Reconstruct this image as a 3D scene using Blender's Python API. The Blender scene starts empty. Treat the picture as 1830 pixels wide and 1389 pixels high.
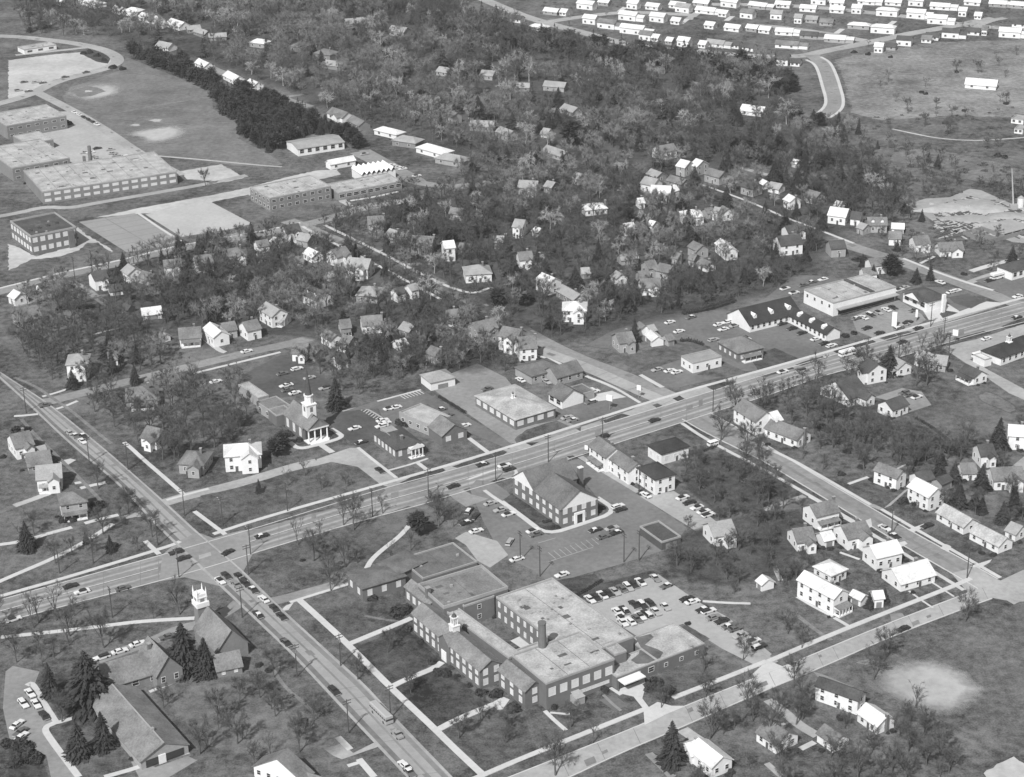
import bpy, math, random
import numpy as np
from mathutils import Matrix, Vector

# ------------------------------------------------------------------ camera, sky, sun, exposure
S = bpy.context.scene
FPX, IW, IH = 3400.0, 1830.0, 1389.0          # focal length and frame in photograph pixels
PITCH, ROLL, CAMH = math.radians(23.684), math.radians(1.033), 315.0
_fw = np.array([0, math.cos(PITCH), -math.sin(PITCH)]); _rt = np.array([1.0, 0, 0]); _dn = np.cross(_fw, _rt)
CR = math.cos(ROLL) * _rt + math.sin(ROLL) * _dn
CD = -math.sin(ROLL) * _rt + math.cos(ROLL) * _dn
cam_d = bpy.data.cameras.new('camera'); cam = bpy.data.objects.new('camera', cam_d); S.collection.objects.link(cam)
cam_d.sensor_width = 36.0; cam_d.lens = 36.0 * FPX / IW; cam_d.clip_start = 1.0; cam_d.clip_end = 20000.0
cam.matrix_world = Matrix(((CR[0], -CD[0], -_fw[0], 0), (CR[1], -CD[1], -_fw[1], 0), (CR[2], -CD[2], -_fw[2], CAMH), (0, 0, 0, 1)))
S.camera = cam

SUN_EL, SUN_AZ = math.radians(46.0), math.radians(24.0)   # azimuth towards which shadows fall, clockwise from +Y
world = bpy.data.worlds.new('World'); S.world = world; world.use_nodes = True
nt = world.node_tree; nt.nodes.clear()
sky = nt.nodes.new('ShaderNodeTexSky'); sky.sky_type = 'NISHITA'; sky.sun_disc = False
sky.sun_elevation = SUN_EL; sky.sun_rotation = SUN_AZ + math.pi; sky.air_density = 1.2; sky.dust_density = 2.0
bw = nt.nodes.new('ShaderNodeRGBToBW'); bg = nt.nodes.new('ShaderNodeBackground'); wo = nt.nodes.new('ShaderNodeOutputWorld')
nt.links.new(sky.outputs[0], bw.inputs[0]); nt.links.new(bw.outputs[0], bg.inputs[0]); nt.links.new(bg.outputs[0], wo.inputs[0])
bg.inputs[1].default_value = 0.10
sun_d = bpy.data.lights.new('sun', 'SUN'); sun_d.energy = 4.7; sun_d.angle = math.radians(0.5); sun_d.color = (1, 1, 1)  # black-and-white picture
sun = bpy.data.objects.new('sun', sun_d); S.collection.objects.link(sun)
_ld = Vector((math.sin(SUN_AZ) * math.cos(SUN_EL), math.cos(SUN_AZ) * math.cos(SUN_EL), -math.sin(SUN_EL)))
sun.rotation_euler = _ld.to_track_quat('-Z', 'Y').to_euler(); sun.location = (0, 0, 400)
S.view_settings.view_transform = 'Standard'; S.view_settings.look = 'None'; S.view_settings.exposure = 0.06; S.view_settings.gamma = 1.0
S.cycles.max_bounces = 4; S.cycles.diffuse_bounces = 2; S.cycles.transparent_max_bounces = 8

# ------------------------------------------------------------------ pixel <-> ground
def P(x, y, z=0.0):
    d = (x - IW / 2) / FPX * CR + (y - IH / 2) / FPX * CD + _fw
    t = (z - CAMH) / d[2]
    return np.array([t * d[0], t * d[1], z])
def pix(p):
    v = np.array([p[0], p[1], (p[2] if len(p) > 2 else 0.0) - CAMH]); w = v @ _fw
    return IW / 2 + FPX * (v @ CR) / w, IH / 2 + FPX * (v @ CD) / w
OX = OY = 0.0; KS = 1.0
def crop(x, y, s=3.97):
    global OX, OY, KS
    OX, OY, KS = x, y, s
def Q(x, y): return OX + x / KS, OY + y / KS
def G(x, y, z=0.0): return P(*Q(x, y), z)
AZ_A = math.radians(90 - 58.3)      # direction of the highway family of streets, counter-clockwise from +X

# ------------------------------------------------------------------ materials (all greys: the photograph is black and white)
def newmat(name):
    m = bpy.data.materials.new(name); m.use_nodes = True
    return m, m.node_tree, m.node_tree.nodes['Principled BSDF']
_mats = {}
def mat(name, a, amp=0.22, scale=0.5, big=0.03, rough=0.9, world_co=False, stretch=None):
    k = (name, round(a, 3))
    if k in _mats: return _mats[k]
    m, t, b = newmat(name)
    b.inputs['Roughness'].default_value = rough
    b.inputs['Specular IOR Level'].default_value = 0.25
    co = t.nodes.new('ShaderNodeNewGeometry')
    src = co.outputs['Position']
    if stretch:
        mp = t.nodes.new('ShaderNodeMapping'); mp.inputs['Scale'].default_value = stretch
        t.links.new(src, mp.inputs[0]); src = mp.outputs[0]
    n1 = t.nodes.new('ShaderNodeTexNoise'); n1.inputs['Scale'].default_value = scale; n1.inputs['Detail'].default_value = 5; n1.inputs['Roughness'].default_value = 0.65
    n2 = t.nodes.new('ShaderNodeTexNoise'); n2.inputs['Scale'].default_value = big; n2.inputs['Detail'].default_value = 4
    t.links.new(src, n1.inputs['Vector']); t.links.new(src, n2.inputs['Vector'])
    ad = t.nodes.new('ShaderNodeMath'); ad.operation = 'ADD'
    t.links.new(n1.outputs[0], ad.inputs[0]); t.links.new(n2.outputs[0], ad.inputs[1])
    mr = t.nodes.new('ShaderNodeMapRange'); mr.clamp = False
    mr.inputs['From Min'].default_value = 0.6; mr.inputs['From Max'].default_value = 1.4
    mr.inputs['To Min'].default_value = a * (1 - amp); mr.inputs['To Max'].default_value = min(0.88, a * (1 + amp))
    t.links.new(ad.outputs[0], mr.inputs['Value'])
    t.links.new(mr.outputs[0], b.inputs['Base Color'])
    _mats[k] = m
    return m
def plain(name, a, rough=0.5, spec=0.5):
    k = (name, round(a, 3))
    if k in _mats: return _mats[k]
    m, t, b = newmat(name); b.inputs['Base Color'].default_value = (a, a, a, 1); b.inputs['Roughness'].default_value = rough
    b.inputs['Specular IOR Level'].default_value = spec
    _mats[k] = m
    return m
RALB = {'w': .6, 'l': .29, 'm': .165, 'g': .13, 'd': .075, 'k': .04, 'b': .15, 's': .185, 'p': .37}
ALB = {'w': .72, 'l': .32, 'm': .21, 'g': .17, 'p': .37, 'd': .085, 'k': .04, 'b': .15, 's': .21}
def wallm(c): return mat('siding_' + c if c != 'b' else 'brickwork', ALB[c], .12 if c == 'w' else .22, 1.2, .12)
def roofm(c): return mat('roofing_' + c, RALB[c], .3 if c in 'wl' else .5, 1.6, .2)
GLASS = plain('window_glass', .035, .12, .6); BLIND = mat('window_blind', .6, .15, 1.5, .3); FRAME = mat('painted_wood', .62, .12, 1.0, .2)

# ------------------------------------------------------------------ mesh collector and object helpers
class MB:
    def __init__(s): s.v = []; s.f = []; s.m = []
    def face(s, pts, mi=0):
        n = len(s.v); s.v.extend([tuple(map(float, p)) for p in pts]); s.f.append(tuple(range(n, n + len(pts)))); s.m.append(mi)
    def box(s, x0, x1, y0, y1, z0, z1, mi=0, T=None):
        c = [(x0, y0, z0), (x1, y0, z0), (x1, y1, z0), (x0, y1, z0), (x0, y0, z1), (x1, y0, z1), (x1, y1, z1), (x0, y1, z1)]
        if T: c = [T(p) for p in c]
        n = len(s.v); s.v.extend([tuple(map(float, p)) for p in c])
        for f in ((0, 3, 2, 1), (4, 5, 6, 7), (0, 1, 5, 4), (1, 2, 6, 5), (2, 3, 7, 6), (3, 0, 4, 7)):
            s.f.append(tuple(n + i for i in f)); s.m.append(mi)
    def prism(s, poly, z0, z1, mi=0, top=None, bottom=True):
        n = len(poly); b = len(s.v)
        s.v.extend([(float(p[0]), float(p[1]), float(z0)) for p in poly] + [(float(p[0]), float(p[1]), float(z1)) for p in poly])
        for i in range(n):
            j = (i + 1) % n; s.f.append((b + i, b + j, b + n + j, b + n + i)); s.m.append(mi)
        s.f.append(tuple(b + n + i for i in range(n))); s.m.append(mi if top is None else top)
        if bottom: s.f.append(tuple(b + i for i in reversed(range(n)))); s.m.append(mi)
    def tube(s, p0, p1, r0, r1, k=6, mi=0, cap=True):
        p0 = np.array(p0, float); p1 = np.array(p1, float); d = p1 - p0; d /= max(1e-9, np.linalg.norm(d))
        a = np.cross(d, (0, 0, 1) if abs(d[2]) < .9 else (1, 0, 0)); a /= np.linalg.norm(a); c = np.cross(d, a)
        b = len(s.v)
        for p, r in ((p0, r0), (p1, r1)):
            for i in range(k):
                t = 2 * math.pi * i / k; s.v.append(tuple(p + r * (math.cos(t) * a + math.sin(t) * c)))
        for i in range(k):
            j = (i + 1) % k; s.f.append((b + i, b + j, b + k + j, b + k + i)); s.m.append(mi)
        if cap: s.f.append(tuple(b + k + i for i in range(k))); s.m.append(mi)
    def mesh(s, name, mats):
        me = bpy.data.meshes.new(name); me.from_pydata(s.v, [], s.f); 
        for m in mats: me.materials.append(m)
        if len(mats) > 1: me.polygons.foreach_set('material_index', s.m)
        me.update(); return me
    def obj(s, name, mats, parent=None, loc=None, rz=None):
        return link(name, s.mesh(name, mats), parent, loc, rz)
LINK = S.collection.objects.link
def link(name, me, parent=None, loc=None, rz=None):
    o = bpy.data.objects.new(name, me); LINK(o)
    if parent is not None: o.parent = parent
    if loc is not None: o.location = loc
    if rz is not None: o.rotation_euler = (0, 0, rz)
    return o
LABELS = {}
def tag(o, label=None, cat=None, group=None, kind=None):
    if label: o['label'] = label; LABELS.setdefault(label, []).append(o.name)
    if cat: o['category'] = cat
    if group: o['group'] = group
    if kind: o['kind'] = kind
    return o
def thing(name, label, cat, loc, rz=0.0, group=None):
    o = bpy.data.objects.new(name, None); o.empty_display_size = 1; LINK(o)
    o.location = (float(loc[0]), float(loc[1]), float(loc[2]) if len(loc) > 2 else 0.0); o.rotation_euler = (0, 0, rz)
    return tag(o, label, cat, group)
ORD = ['first', 'second', 'third', 'fourth', 'fifth', 'sixth', 'seventh', 'eighth', 'ninth', 'tenth', 'eleventh', 'twelfth', 'thirteenth', 'fourteenth', 'fifteenth', 'sixteenth', 'seventeenth', 'eighteenth', 'nineteenth', 'twentieth']
LM = []                     # landmarks: (phrase, pixel x, pixel y, world x, world y)
BLOCKED = []                # polygons no tree may stand on
HSPOT = []                  # (x, y, radius) of buildings

# ------------------------------------------------------------------ ground, roads and patches
gm, gt, gb = newmat('ground_turf'); gb.inputs['Roughness'].default_value = 1.0; gb.inputs['Specular IOR Level'].default_value = 0.1
def turf_nodes(t, b, lo, hi):
    co = t.nodes.new('ShaderNodeNewGeometry')
    out = None
    for sc, w, det in ((.011, .7, 4), (.06, .9, 5), (.35, 1.0, 5), (1.6, .8, 4), (6.0, .5, 2)):
        n = t.nodes.new('ShaderNodeTexNoise'); n.inputs['Scale'].default_value = sc; n.inputs['Detail'].default_value = det; n.inputs['Roughness'].default_value = .6
        t.links.new(co.outputs['Position'], n.inputs['Vector'])
        m = t.nodes.new('ShaderNodeMath'); m.operation = 'MULTIPLY_ADD'; m.inputs[1].default_value = w
        t.links.new(n.outputs[0], m.inputs[0])
        if out is None: m.inputs[2].default_value = 0
        else: t.links.new(out, m.inputs[2])
        out = m.outputs[0]
    mr = t.nodes.new('ShaderNodeMapRange'); mr.inputs['From Min'].default_value = 1.66; mr.inputs['From Max'].default_value = 2.24
    mr.inputs['To Min'].default_value = lo; mr.inputs['To Max'].default_value = hi
    t.links.new(out, mr.inputs['Value']); t.links.new(mr.outputs[0], b.inputs['Base Color'])
turf_nodes(gt, gb, .03, .185)
def turf(name, lo, hi):
    if name in _mats: return _mats[name]
    m, t, b = newmat(name); b.inputs['Roughness'].default_value = 1.0; b.inputs['Specular IOR Level'].default_value = 0.1
    turf_nodes(t, b, lo, hi); _mats[name] = m; return m
g = MB(); n = 24
gx = np.linspace(-3500, 3500, n + 1); gy = np.linspace(-1500, 9000, n + 1)
for i in range(n):
    for j in range(n):
        g.face([(gx[i], gy[j], 0), (gx[i + 1], gy[j], 0), (gx[i + 1], gy[j + 1], 0), (gx[i], gy[j + 1], 0)])
tag(g.obj('ground', [gm]), kind='structure')

LAYERS = []                 # (polygon, bounding box, level): a sheet lies 4 mm above the highest sheet it overlaps
def in_poly(poly, pts):
    x, y = pts[:, 0], pts[:, 1]; r = np.zeros(len(pts), bool); j = len(poly) - 1
    for i in range(len(poly)):
        xi, yi = poly[i]; xj, yj = poly[j]
        if yi != yj: r ^= ((yi > y) != (yj > y)) & (x < (xj - xi) * (y - yi) / (yj - yi) + xi)
        j = i
    return r
def dense(poly, n=6):
    q = np.roll(poly, -1, 0); return np.concatenate([poly + (q - poly) * k / n for k in range(n)])
def nextz(poly):
    poly = np.array([p[:2] for p in poly], float); lo, hi = poly.min(0), poly.max(0); d = dense(poly); lev = 0
    for q, dq, l2, h2, lv in LAYERS:
        if lv < lev or (lo > h2).any() or (hi < l2).any(): continue
        if in_poly(q, d).any() or in_poly(poly, dq).any(): lev = lv + 1
    LAYERS.append((poly, d, lo, hi, lev)); return .012 + .005 * lev
from mathutils.geometry import tessellate_polygon
def mathutils_tess(p):
    out = []
    for t in tessellate_polygon([[Vector(q) for q in p]]):
        a, b, c = (p[i] for i in t)
        out.append(t if (b[0] - a[0]) * (c[1] - a[1]) - (b[1] - a[1]) * (c[0] - a[0]) > 0 else t[::-1])
    return out
def starlike(w):
    c = np.mean(w, 0); return all((w[i][0] - c[0]) * (w[(i + 1) % len(w)][1] - c[1]) - (w[i][1] - c[1]) * (w[(i + 1) % len(w)][0] - c[0]) > 0 for i in range(len(w)))
SOFT = {}; FEATHER = {}
def feathered(m):
    k = m.name + '_thinning'
    if k in _mats: return _mats[k]
    f = m.copy(); f.name = k; t = f.node_tree; b = t.nodes['Principled BSDF']; a = t.nodes.new('ShaderNodeAttribute'); a.attribute_name = 'cover'
    n = t.nodes.new('ShaderNodeTexNoise'); n.inputs['Scale'].default_value = .35; n.inputs['Detail'].default_value = 6; n.inputs['Roughness'].default_value = .7; g_ = t.nodes.new('ShaderNodeNewGeometry'); t.links.new(g_.outputs['Position'], n.inputs['Vector'])
    s = t.nodes.new('ShaderNodeMath'); s.operation = 'MULTIPLY_ADD'; s.inputs[1].default_value = 1.5; t.links.new(a.outputs['Fac'], s.inputs[0]); t.links.new(n.outputs[0], s.inputs[2])
    r = t.nodes.new('ShaderNodeMapRange'); r.inputs['From Min'].default_value = .62; r.inputs['From Max'].default_value = 1.62; t.links.new(s.outputs[0], r.inputs['Value']); t.links.new(r.outputs[0], b.inputs['Alpha'])
    _mats[k] = f; return f
def area2(p): return sum(p[i][0] * p[(i + 1) % len(p)][1] - p[(i + 1) % len(p)][0] * p[i][1] for i in range(len(p)))
def patch(name, pts, m, block=True, full=False):
    w = [(P(*p) if full else G(*p)) for p in pts]
    w = [(p[0], p[1]) for p in w]
    if area2(w) < 0: w = w[::-1]
    if m in FEATHER: w = [tuple(p) for p in smooth(w + w[:1], 2)[:-1]]
    elif m in SOFT:                                             # grass and earth have ragged edges
        r = random.Random(len(LAYERS)); q = []
        for i in range(len(w)):
            a, b = np.array(w[i]), np.array(w[(i + 1) % len(w)]); k = max(1, int(np.hypot(*(b - a)) / 2.0)); nn = np.array([-(b - a)[1], (b - a)[0]]) / max(1e-6, np.hypot(*(b - a)))
            for t in range(k): q.append(tuple(a + (b - a) * t / k + nn * r.uniform(-SOFT[m], SOFT[m])))
        w = q
    if m in FEATHER and starlike(w):                          # thin scatter of soil at the rim: two rings, rim value 0 -> 1
        c = np.mean(w, 0); k2 = 1 + FEATHER[m] * .25; z = nextz([tuple(c + (np.array(p) - c) * k2) for p in w]); me = bpy.data.meshes.new(name); n_ = len(w); k_ = 1 - FEATHER[m] * .75
        vs = [(*c, z)] + [(*(c + (np.array(p) - c) * k_), z) for p in w] + [(*(c + (np.array(p) - c) * k2), z) for p in w]
        me.from_pydata(vs, [], [(0, 1 + i, 1 + (i + 1) % n_) for i in range(n_)] + [(1 + i, 1 + n_ + i, 1 + n_ + (i + 1) % n_, 1 + (i + 1) % n_) for i in range(n_)])
        at = me.attributes.new('cover', 'FLOAT', 'POINT'); at.data.foreach_set('value', [1.0] * (n_ + 1) + [0.0] * n_); me.materials.append(feathered(m))
        if block: BLOCKED.append(np.array(w))
        return tag(link(name, me), kind='structure')
    z = nextz(w); mb = MB()
    mb.face([(p[0], p[1], z) for p in w])
    tris = mathutils_tess([(p[0], p[1], 0) for p in w]); mb.f = [tuple(t) for t in tris]; mb.m = [0] * len(tris)
    o = tag(mb.obj(name, [m]), kind='structure')
    if block: BLOCKED.append(np.array(w))
    return o
def blob(name, x, y, rx, ry, m, seed=0, full=False, block=False):
    r = random.Random(seed); ph = [r.uniform(0, 6.28) for _ in range(4)]
    pts = []
    for i in range(40):
        t = 2 * math.pi * i / 40; k = 1 + .12 * math.sin(3 * t + ph[0]) + .08 * math.sin(5 * t + ph[1]) + .05 * math.sin(9 * t + ph[2])
        pts.append((x + rx * k * math.cos(t), y + ry * k * math.sin(t)))
    return patch(name, pts, m, block, full)
def smooth(w, it=2):
    w = [np.array(p[:2]) for p in w]
    for _ in range(it):
        q = [w[0]]
        for a, b in zip(w[:-1], w[1:]): q += [a * .75 + b * .25, a * .25 + b * .75]
        q.append(w[-1]); w = q
    return w
def ribbon(name, pts, width, m, off=0.0, raise_=0.0, full=False, block=True, rounded=True, extend=0):
    w = [(P(*p) if full else G(*p))[:2] for p in pts]
    if extend:
        d = w[0] - w[1]; w[0] = w[0] + d / np.linalg.norm(d) * extend
        d = w[-1] - w[-2]; w[-1] = w[-1] + d / np.linalg.norm(d) * extend
    if rounded and len(w) > 2: w = smooth(w)
    w = [np.array(p) for p in w]; Lf, Rt = [], []
    for i, p in enumerate(w):
        d = w[min(i + 1, len(w) - 1)] - w[max(i - 1, 0)]; d = d / np.linalg.norm(d); nn = np.array([-d[1], d[0]])
        Lf.append(p + nn * (off + width / 2)); Rt.append(p + nn * (off - width / 2))
    z = nextz(Lf + Rt[::-1]) + raise_; mb = MB()
    for i in range(len(w) - 1):
        mb.face([(*Rt[i], z), (*Rt[i + 1], z), (*Lf[i + 1], z), (*Lf[i], z)])
        if raise_ > .02:
            mb.face([(*Rt[i], 0), (*Rt[i + 1], 0), (*Rt[i + 1], z), (*Rt[i], z)]); mb.face([(*Lf[i + 1], 0), (*Lf[i], 0), (*Lf[i], z), (*Lf[i + 1], z)])
    if block: BLOCKED.append(np.array(Lf + Rt[::-1]))
    if name == 'road' and width >= 7: seams(list(zip(Lf, Rt)))
    return tag(mb.obj(name, [m]), kind='structure')
def seams(pairs):
    """joints, tar repairs and a dark worn centre on a strip of road given by its two edges"""
    r = random.Random(int(abs(pairs[0][0][0])) + len(pairs)); mb = MB(); acc = 0.0; allp = []
    Lz = max([lv for q, dq, l2, h2, lv in LAYERS[-40:]]) + 1
    for (l0, r0), (l1, r1) in zip(pairs[:-1], pairs[1:]):
        l0, r0, l1, r1 = map(np.array, (l0, r0, l1, r1)); ln = np.linalg.norm((l1 + r1 - l0 - r0) / 2)
        if ln < .1: continue
        t = (6.5 - acc) / ln
        while t < 1:
            a, b = l0 + (l1 - l0) * t, r0 + (r1 - r0) * t; d = (l1 + r1 - l0 - r0); d = d / np.linalg.norm(d); z = .012 + .005 * Lz
            if r.random() < .45: mb.face([(*(a + d * -.09), z), (*(b + d * -.09), z), (*(b + d * .09), z), (*(a + d * .09), z)])
            if r.random() < .22:
                f, g_, w_ = r.uniform(.05, .6), r.uniform(.12, .35), r.uniform(1, 4.5); p, q = a + (b - a) * f, a + (b - a) * min(.95, f + g_); z += .002
                mb.face([(*p, z), (*q, z), (*(q + d * w_), z), (*(p + d * w_), z)])
            t += 6.5 / ln
        acc = (acc + ln) % 6.5
    if mb.f: tag(mb.obj('road_repair', [mat('tar_repair', .18, .35, .6, .1)]), kind='structure')
A0 = (math.cos(AZ_A), math.sin(AZ_A))
ROAD = mat('worn_concrete_road', .235, .34, .5, .05); ROADL = mat('pale_concrete_road', .325, .3, .5, .05); ASPH = mat('asphalt_lot', .14, .4, .5, .05)
ASPHD = mat('dark_asphalt', .085, .45, .5, .06); TAR = mat('oil_streak', .20, .3, .4, .08); WALK = mat('sidewalk_concrete', .5, .14, .7, .1)
GRAVEL = mat('pale_gravel', .42, .3, .3, .04); DIRT = mat('bare_dirt', .37, .3, .25, .03); PAINT = mat('road_paint', .6, .15, 1, .2)
LAWN = turf('mown_lawn', 0.03, 0.155); LAWND = turf('dark_lawn', 0.02, 0.115); FIELD = turf('playing_field', 0.1, 0.215); ROUGH = turf('rough_field', 0.09, 0.30)
FEATHER.update({DIRT: .75})
SOFT.update({LAWN: .25, LAWND: .2, FIELD: .5, ROUGH: 1.5, DIRT: .6, GRAVEL: .5})
# ------------------------------------------------------------------ builders: buildings
def slab_gable(mb, L, W, h, rise, T, o=.45, t=.22):
    """Chevron roof, ridge along local X."""
    k = rise / (W / 2); e = W / 2 + o; ze = h - k * o
    sec = [(-e, ze), (0, h + rise), (e, ze), (e, ze - t), (0, h + rise - t), (-e, ze - t)]
    a = [T((-L / 2 - o, y, z + t)) for y, z in sec]; b = [T((L / 2 + o, y, z + t)) for y, z in sec]
    for i in range(6):
        j = (i + 1) % 6; mb.face([a[j], a[i], b[i], b[j]])
    for s in ((0, 1, 4, 5), (1, 2, 3, 4)):
        mb.face([a[i] for i in s]); mb.face([b[i] for i in reversed(s)])
def slab_hip(mb, L, W, h, rise, T, o=.5, t=.25):
    x, y = L / 2 + o, W / 2 + o; r = max(.3, L / 2 - W / 2 * .95)
    E = [T(p) for p in ((-x, -y, h), (x, -y, h), (x, y, h), (-x, y, h))]
    F = [T(p) for p in ((-x, -y, h + t), (x, -y, h + t), (x, y, h + t), (-x, y, h + t))]
    R = [T((-r, 0, h + t + rise)), T((r, 0, h + t + rise))]
    for i in range(4): mb.face([E[i], E[(i + 1) % 4], F[(i + 1) % 4], F[i]])
    mb.face([F[0], F[1], R[1], R[0]]); mb.face([F[2], F[3], R[0], R[1]]); mb.face([F[1], F[2], R[1]]); mb.face([F[3], F[0], R[0]]); mb.face(E[::-1])
def roof_flat(mb, L, W, h, T, par=.5, t=.35):
    x, y = L / 2, W / 2; xi, yi = x - t, y - t
    mb.box(-xi, xi, -yi, yi, h - .3, h - .02, 0, T)
    for a in ((-x - .05, x + .05, -y - .05, -yi), (-x - .05, x + .05, yi, y + .05), (-x - .05, -xi, -yi, yi), (xi, x + .05, -yi, yi)):
        mb.box(*a, h - .15, h + par, 1, T)
    if L > 18 and W > 9:                                       # felt seams, tar repairs and dried puddles
        r = random.Random(int(L * 31 + W * 7)); nx = int(L / 8)
        for i in range(1, nx): u = -xi + 2 * xi * i / nx; mb.box(u - .09, u + .09, -yi, yi, h - .05, h - .012, 2, T)
        for i in range(int(L * W / 160) + 2):
            u, v, a, b = r.uniform(-xi * .9, xi * .75), r.uniform(-yi * .9, yi * .7), r.uniform(.6, 3.5), r.uniform(.4, 2.2); mb.box(u, min(u + a, xi), v, min(v + b, yi), h - .05, h - .008 + .0006 * i, 2, T)
        for i in range(int(L * W / 260) + 1): u, v = r.uniform(-xi * .85, xi * .85), r.uniform(-yi * .85, yi * .85); mb.box(u - .45, u + .45, v - .35, v + .35, h - .05, h + r.uniform(.3, .8), 1, T)
def walls(mb, L, W, h, kind, rise, T, z0=-.3):
    x, y = L / 2, W / 2
    for a, b in (((-x, -y), (x, -y)), ((x, -y), (x, y)), ((x, y), (-x, y)), ((-x, y), (-x, -y))):
        mb.face([T((*a, z0)), T((*b, z0)), T((*b, h)), T((*a, h))])
    if kind == 'g':
        mb.face([T((x, -y, h)), T((x, y, h)), T((x, 0, h + rise))]); mb.face([T((-x, y, h)), T((-x, -y, h)), T((-x, 0, h + rise))])
_win = {}
def winmesh(w, h, blind=False, frame=True):
    k = (round(w, 1), round(h, 1), blind)
    if k not in _win:
        f = MB(); b = .13                                   # lies in local XZ plane facing -Y
        for x0, x1, z0, z1 in ((-w / 2 - b, -w / 2, -b, h + b), (w / 2, w / 2 + b, -b, h + b), (-w / 2, w / 2, -b, 0), (-w / 2, w / 2, h, h + b)):
            f.box(x0, x1, -.09, .02, z0, z1)
        f.box(-w / 2, w / 2, -.07, .02, h * .48, h * .48 + .07)
        p = MB(); p.face([(-w / 2, -.04, 0), (w / 2, -.04, 0), (w / 2, -.04, h), (-w / 2, -.04, h)])
        one = MB(); one.v = list(f.v); one.f = list(f.f); one.m = [0] * len(f.f); one.face(p.v, 1)
        _win[k] = (f.mesh('window', [FRAME]), p.mesh('pane', [BLIND if blind else GLASS]), one.mesh('window', [FRAME, BLIND if blind else GLASS]))
    return _win[k]
def add_window(root, T2, lx, ly, z, ang, w=1.1, h=1.45, blind=False, deep=False):
    fm, pm, om = winmesh(w, h, blind)
    x, y, a = T2(lx, ly, ang)
    o = link('window', fm if deep else om, root, (x, y, z), a)
    if deep: link('pane', pm, o)
    return o
def rot2(cx, cy, a):
    c, s = math.cos(a), math.sin(a)
    return (lambda p: (cx + p[0] * c - p[1] * s, cy + p[0] * s + p[1] * c, p[2])), (lambda x, y, b: (cx + x * c - y * s, cy + x * s + y * c, a + b))
def facewins(root, T2, L, W, h, n_st, sp, w, wh, blind, deep, sides='fblr', sill=None, skip=()):
    """windows on the walls; f = -Y, b = +Y, l = -X, r = +X"""
    for sd in sides:
        ln = L if sd in 'fb' else W
        nw = max(1, int((ln - 1.0) / sp))
        for s in range(n_st):
            z = (h / n_st) * s + (h / n_st) * .36 if sill is None else sill + (h / n_st) * s
            for i in range(nw):
                if (sd, s, i) in skip: continue
                u = -ln / 2 + ln * (i + .5) / nw
                if sd == 'f': add_window(root, T2, u, -W / 2 - .02, z, 0, w, wh, blind, deep)
                elif sd == 'b': add_window(root, T2, -u, W / 2 + .02, z, math.pi, w, wh, blind, deep)
                elif sd == 'r': add_window(root, T2, L / 2 + .02, u, z, math.pi / 2, w, wh, blind, deep)
                else: add_window(root, T2, -L / 2 - .02, -u, z, -math.pi / 2, w, wh, blind, deep)
def doormesh():
    if 'door' not in _win:
        m = MB(); m.box(-.5, .5, -.08, .02, 0, 2.1); m.box(-.62, -.5, -.12, .02, 0, 2.25, 1); m.box(.5, .62, -.12, .02, 0, 2.25, 1); m.box(-.5, .5, -.12, .02, 2.1, 2.25, 1)
        _win['door'] = m.mesh('door', [plain('door_paint', .09), FRAME])
    return _win['door']
def add_chimney(parent, x, y, z0, z1, w=.8, d=.8):
    m = MB(); m.box(x - w / 2, x + w / 2, y - d / 2, y + d / 2, z0, z1); m.box(x - w / 2 - .1, x + w / 2 + .1, y - d / 2 - .1, y + d / 2 + .1, z1, z1 + .2, 1)
    return m.obj('chimney', [mat('brickwork', .15), mat('chimney_cap', .3)], parent)
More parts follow.
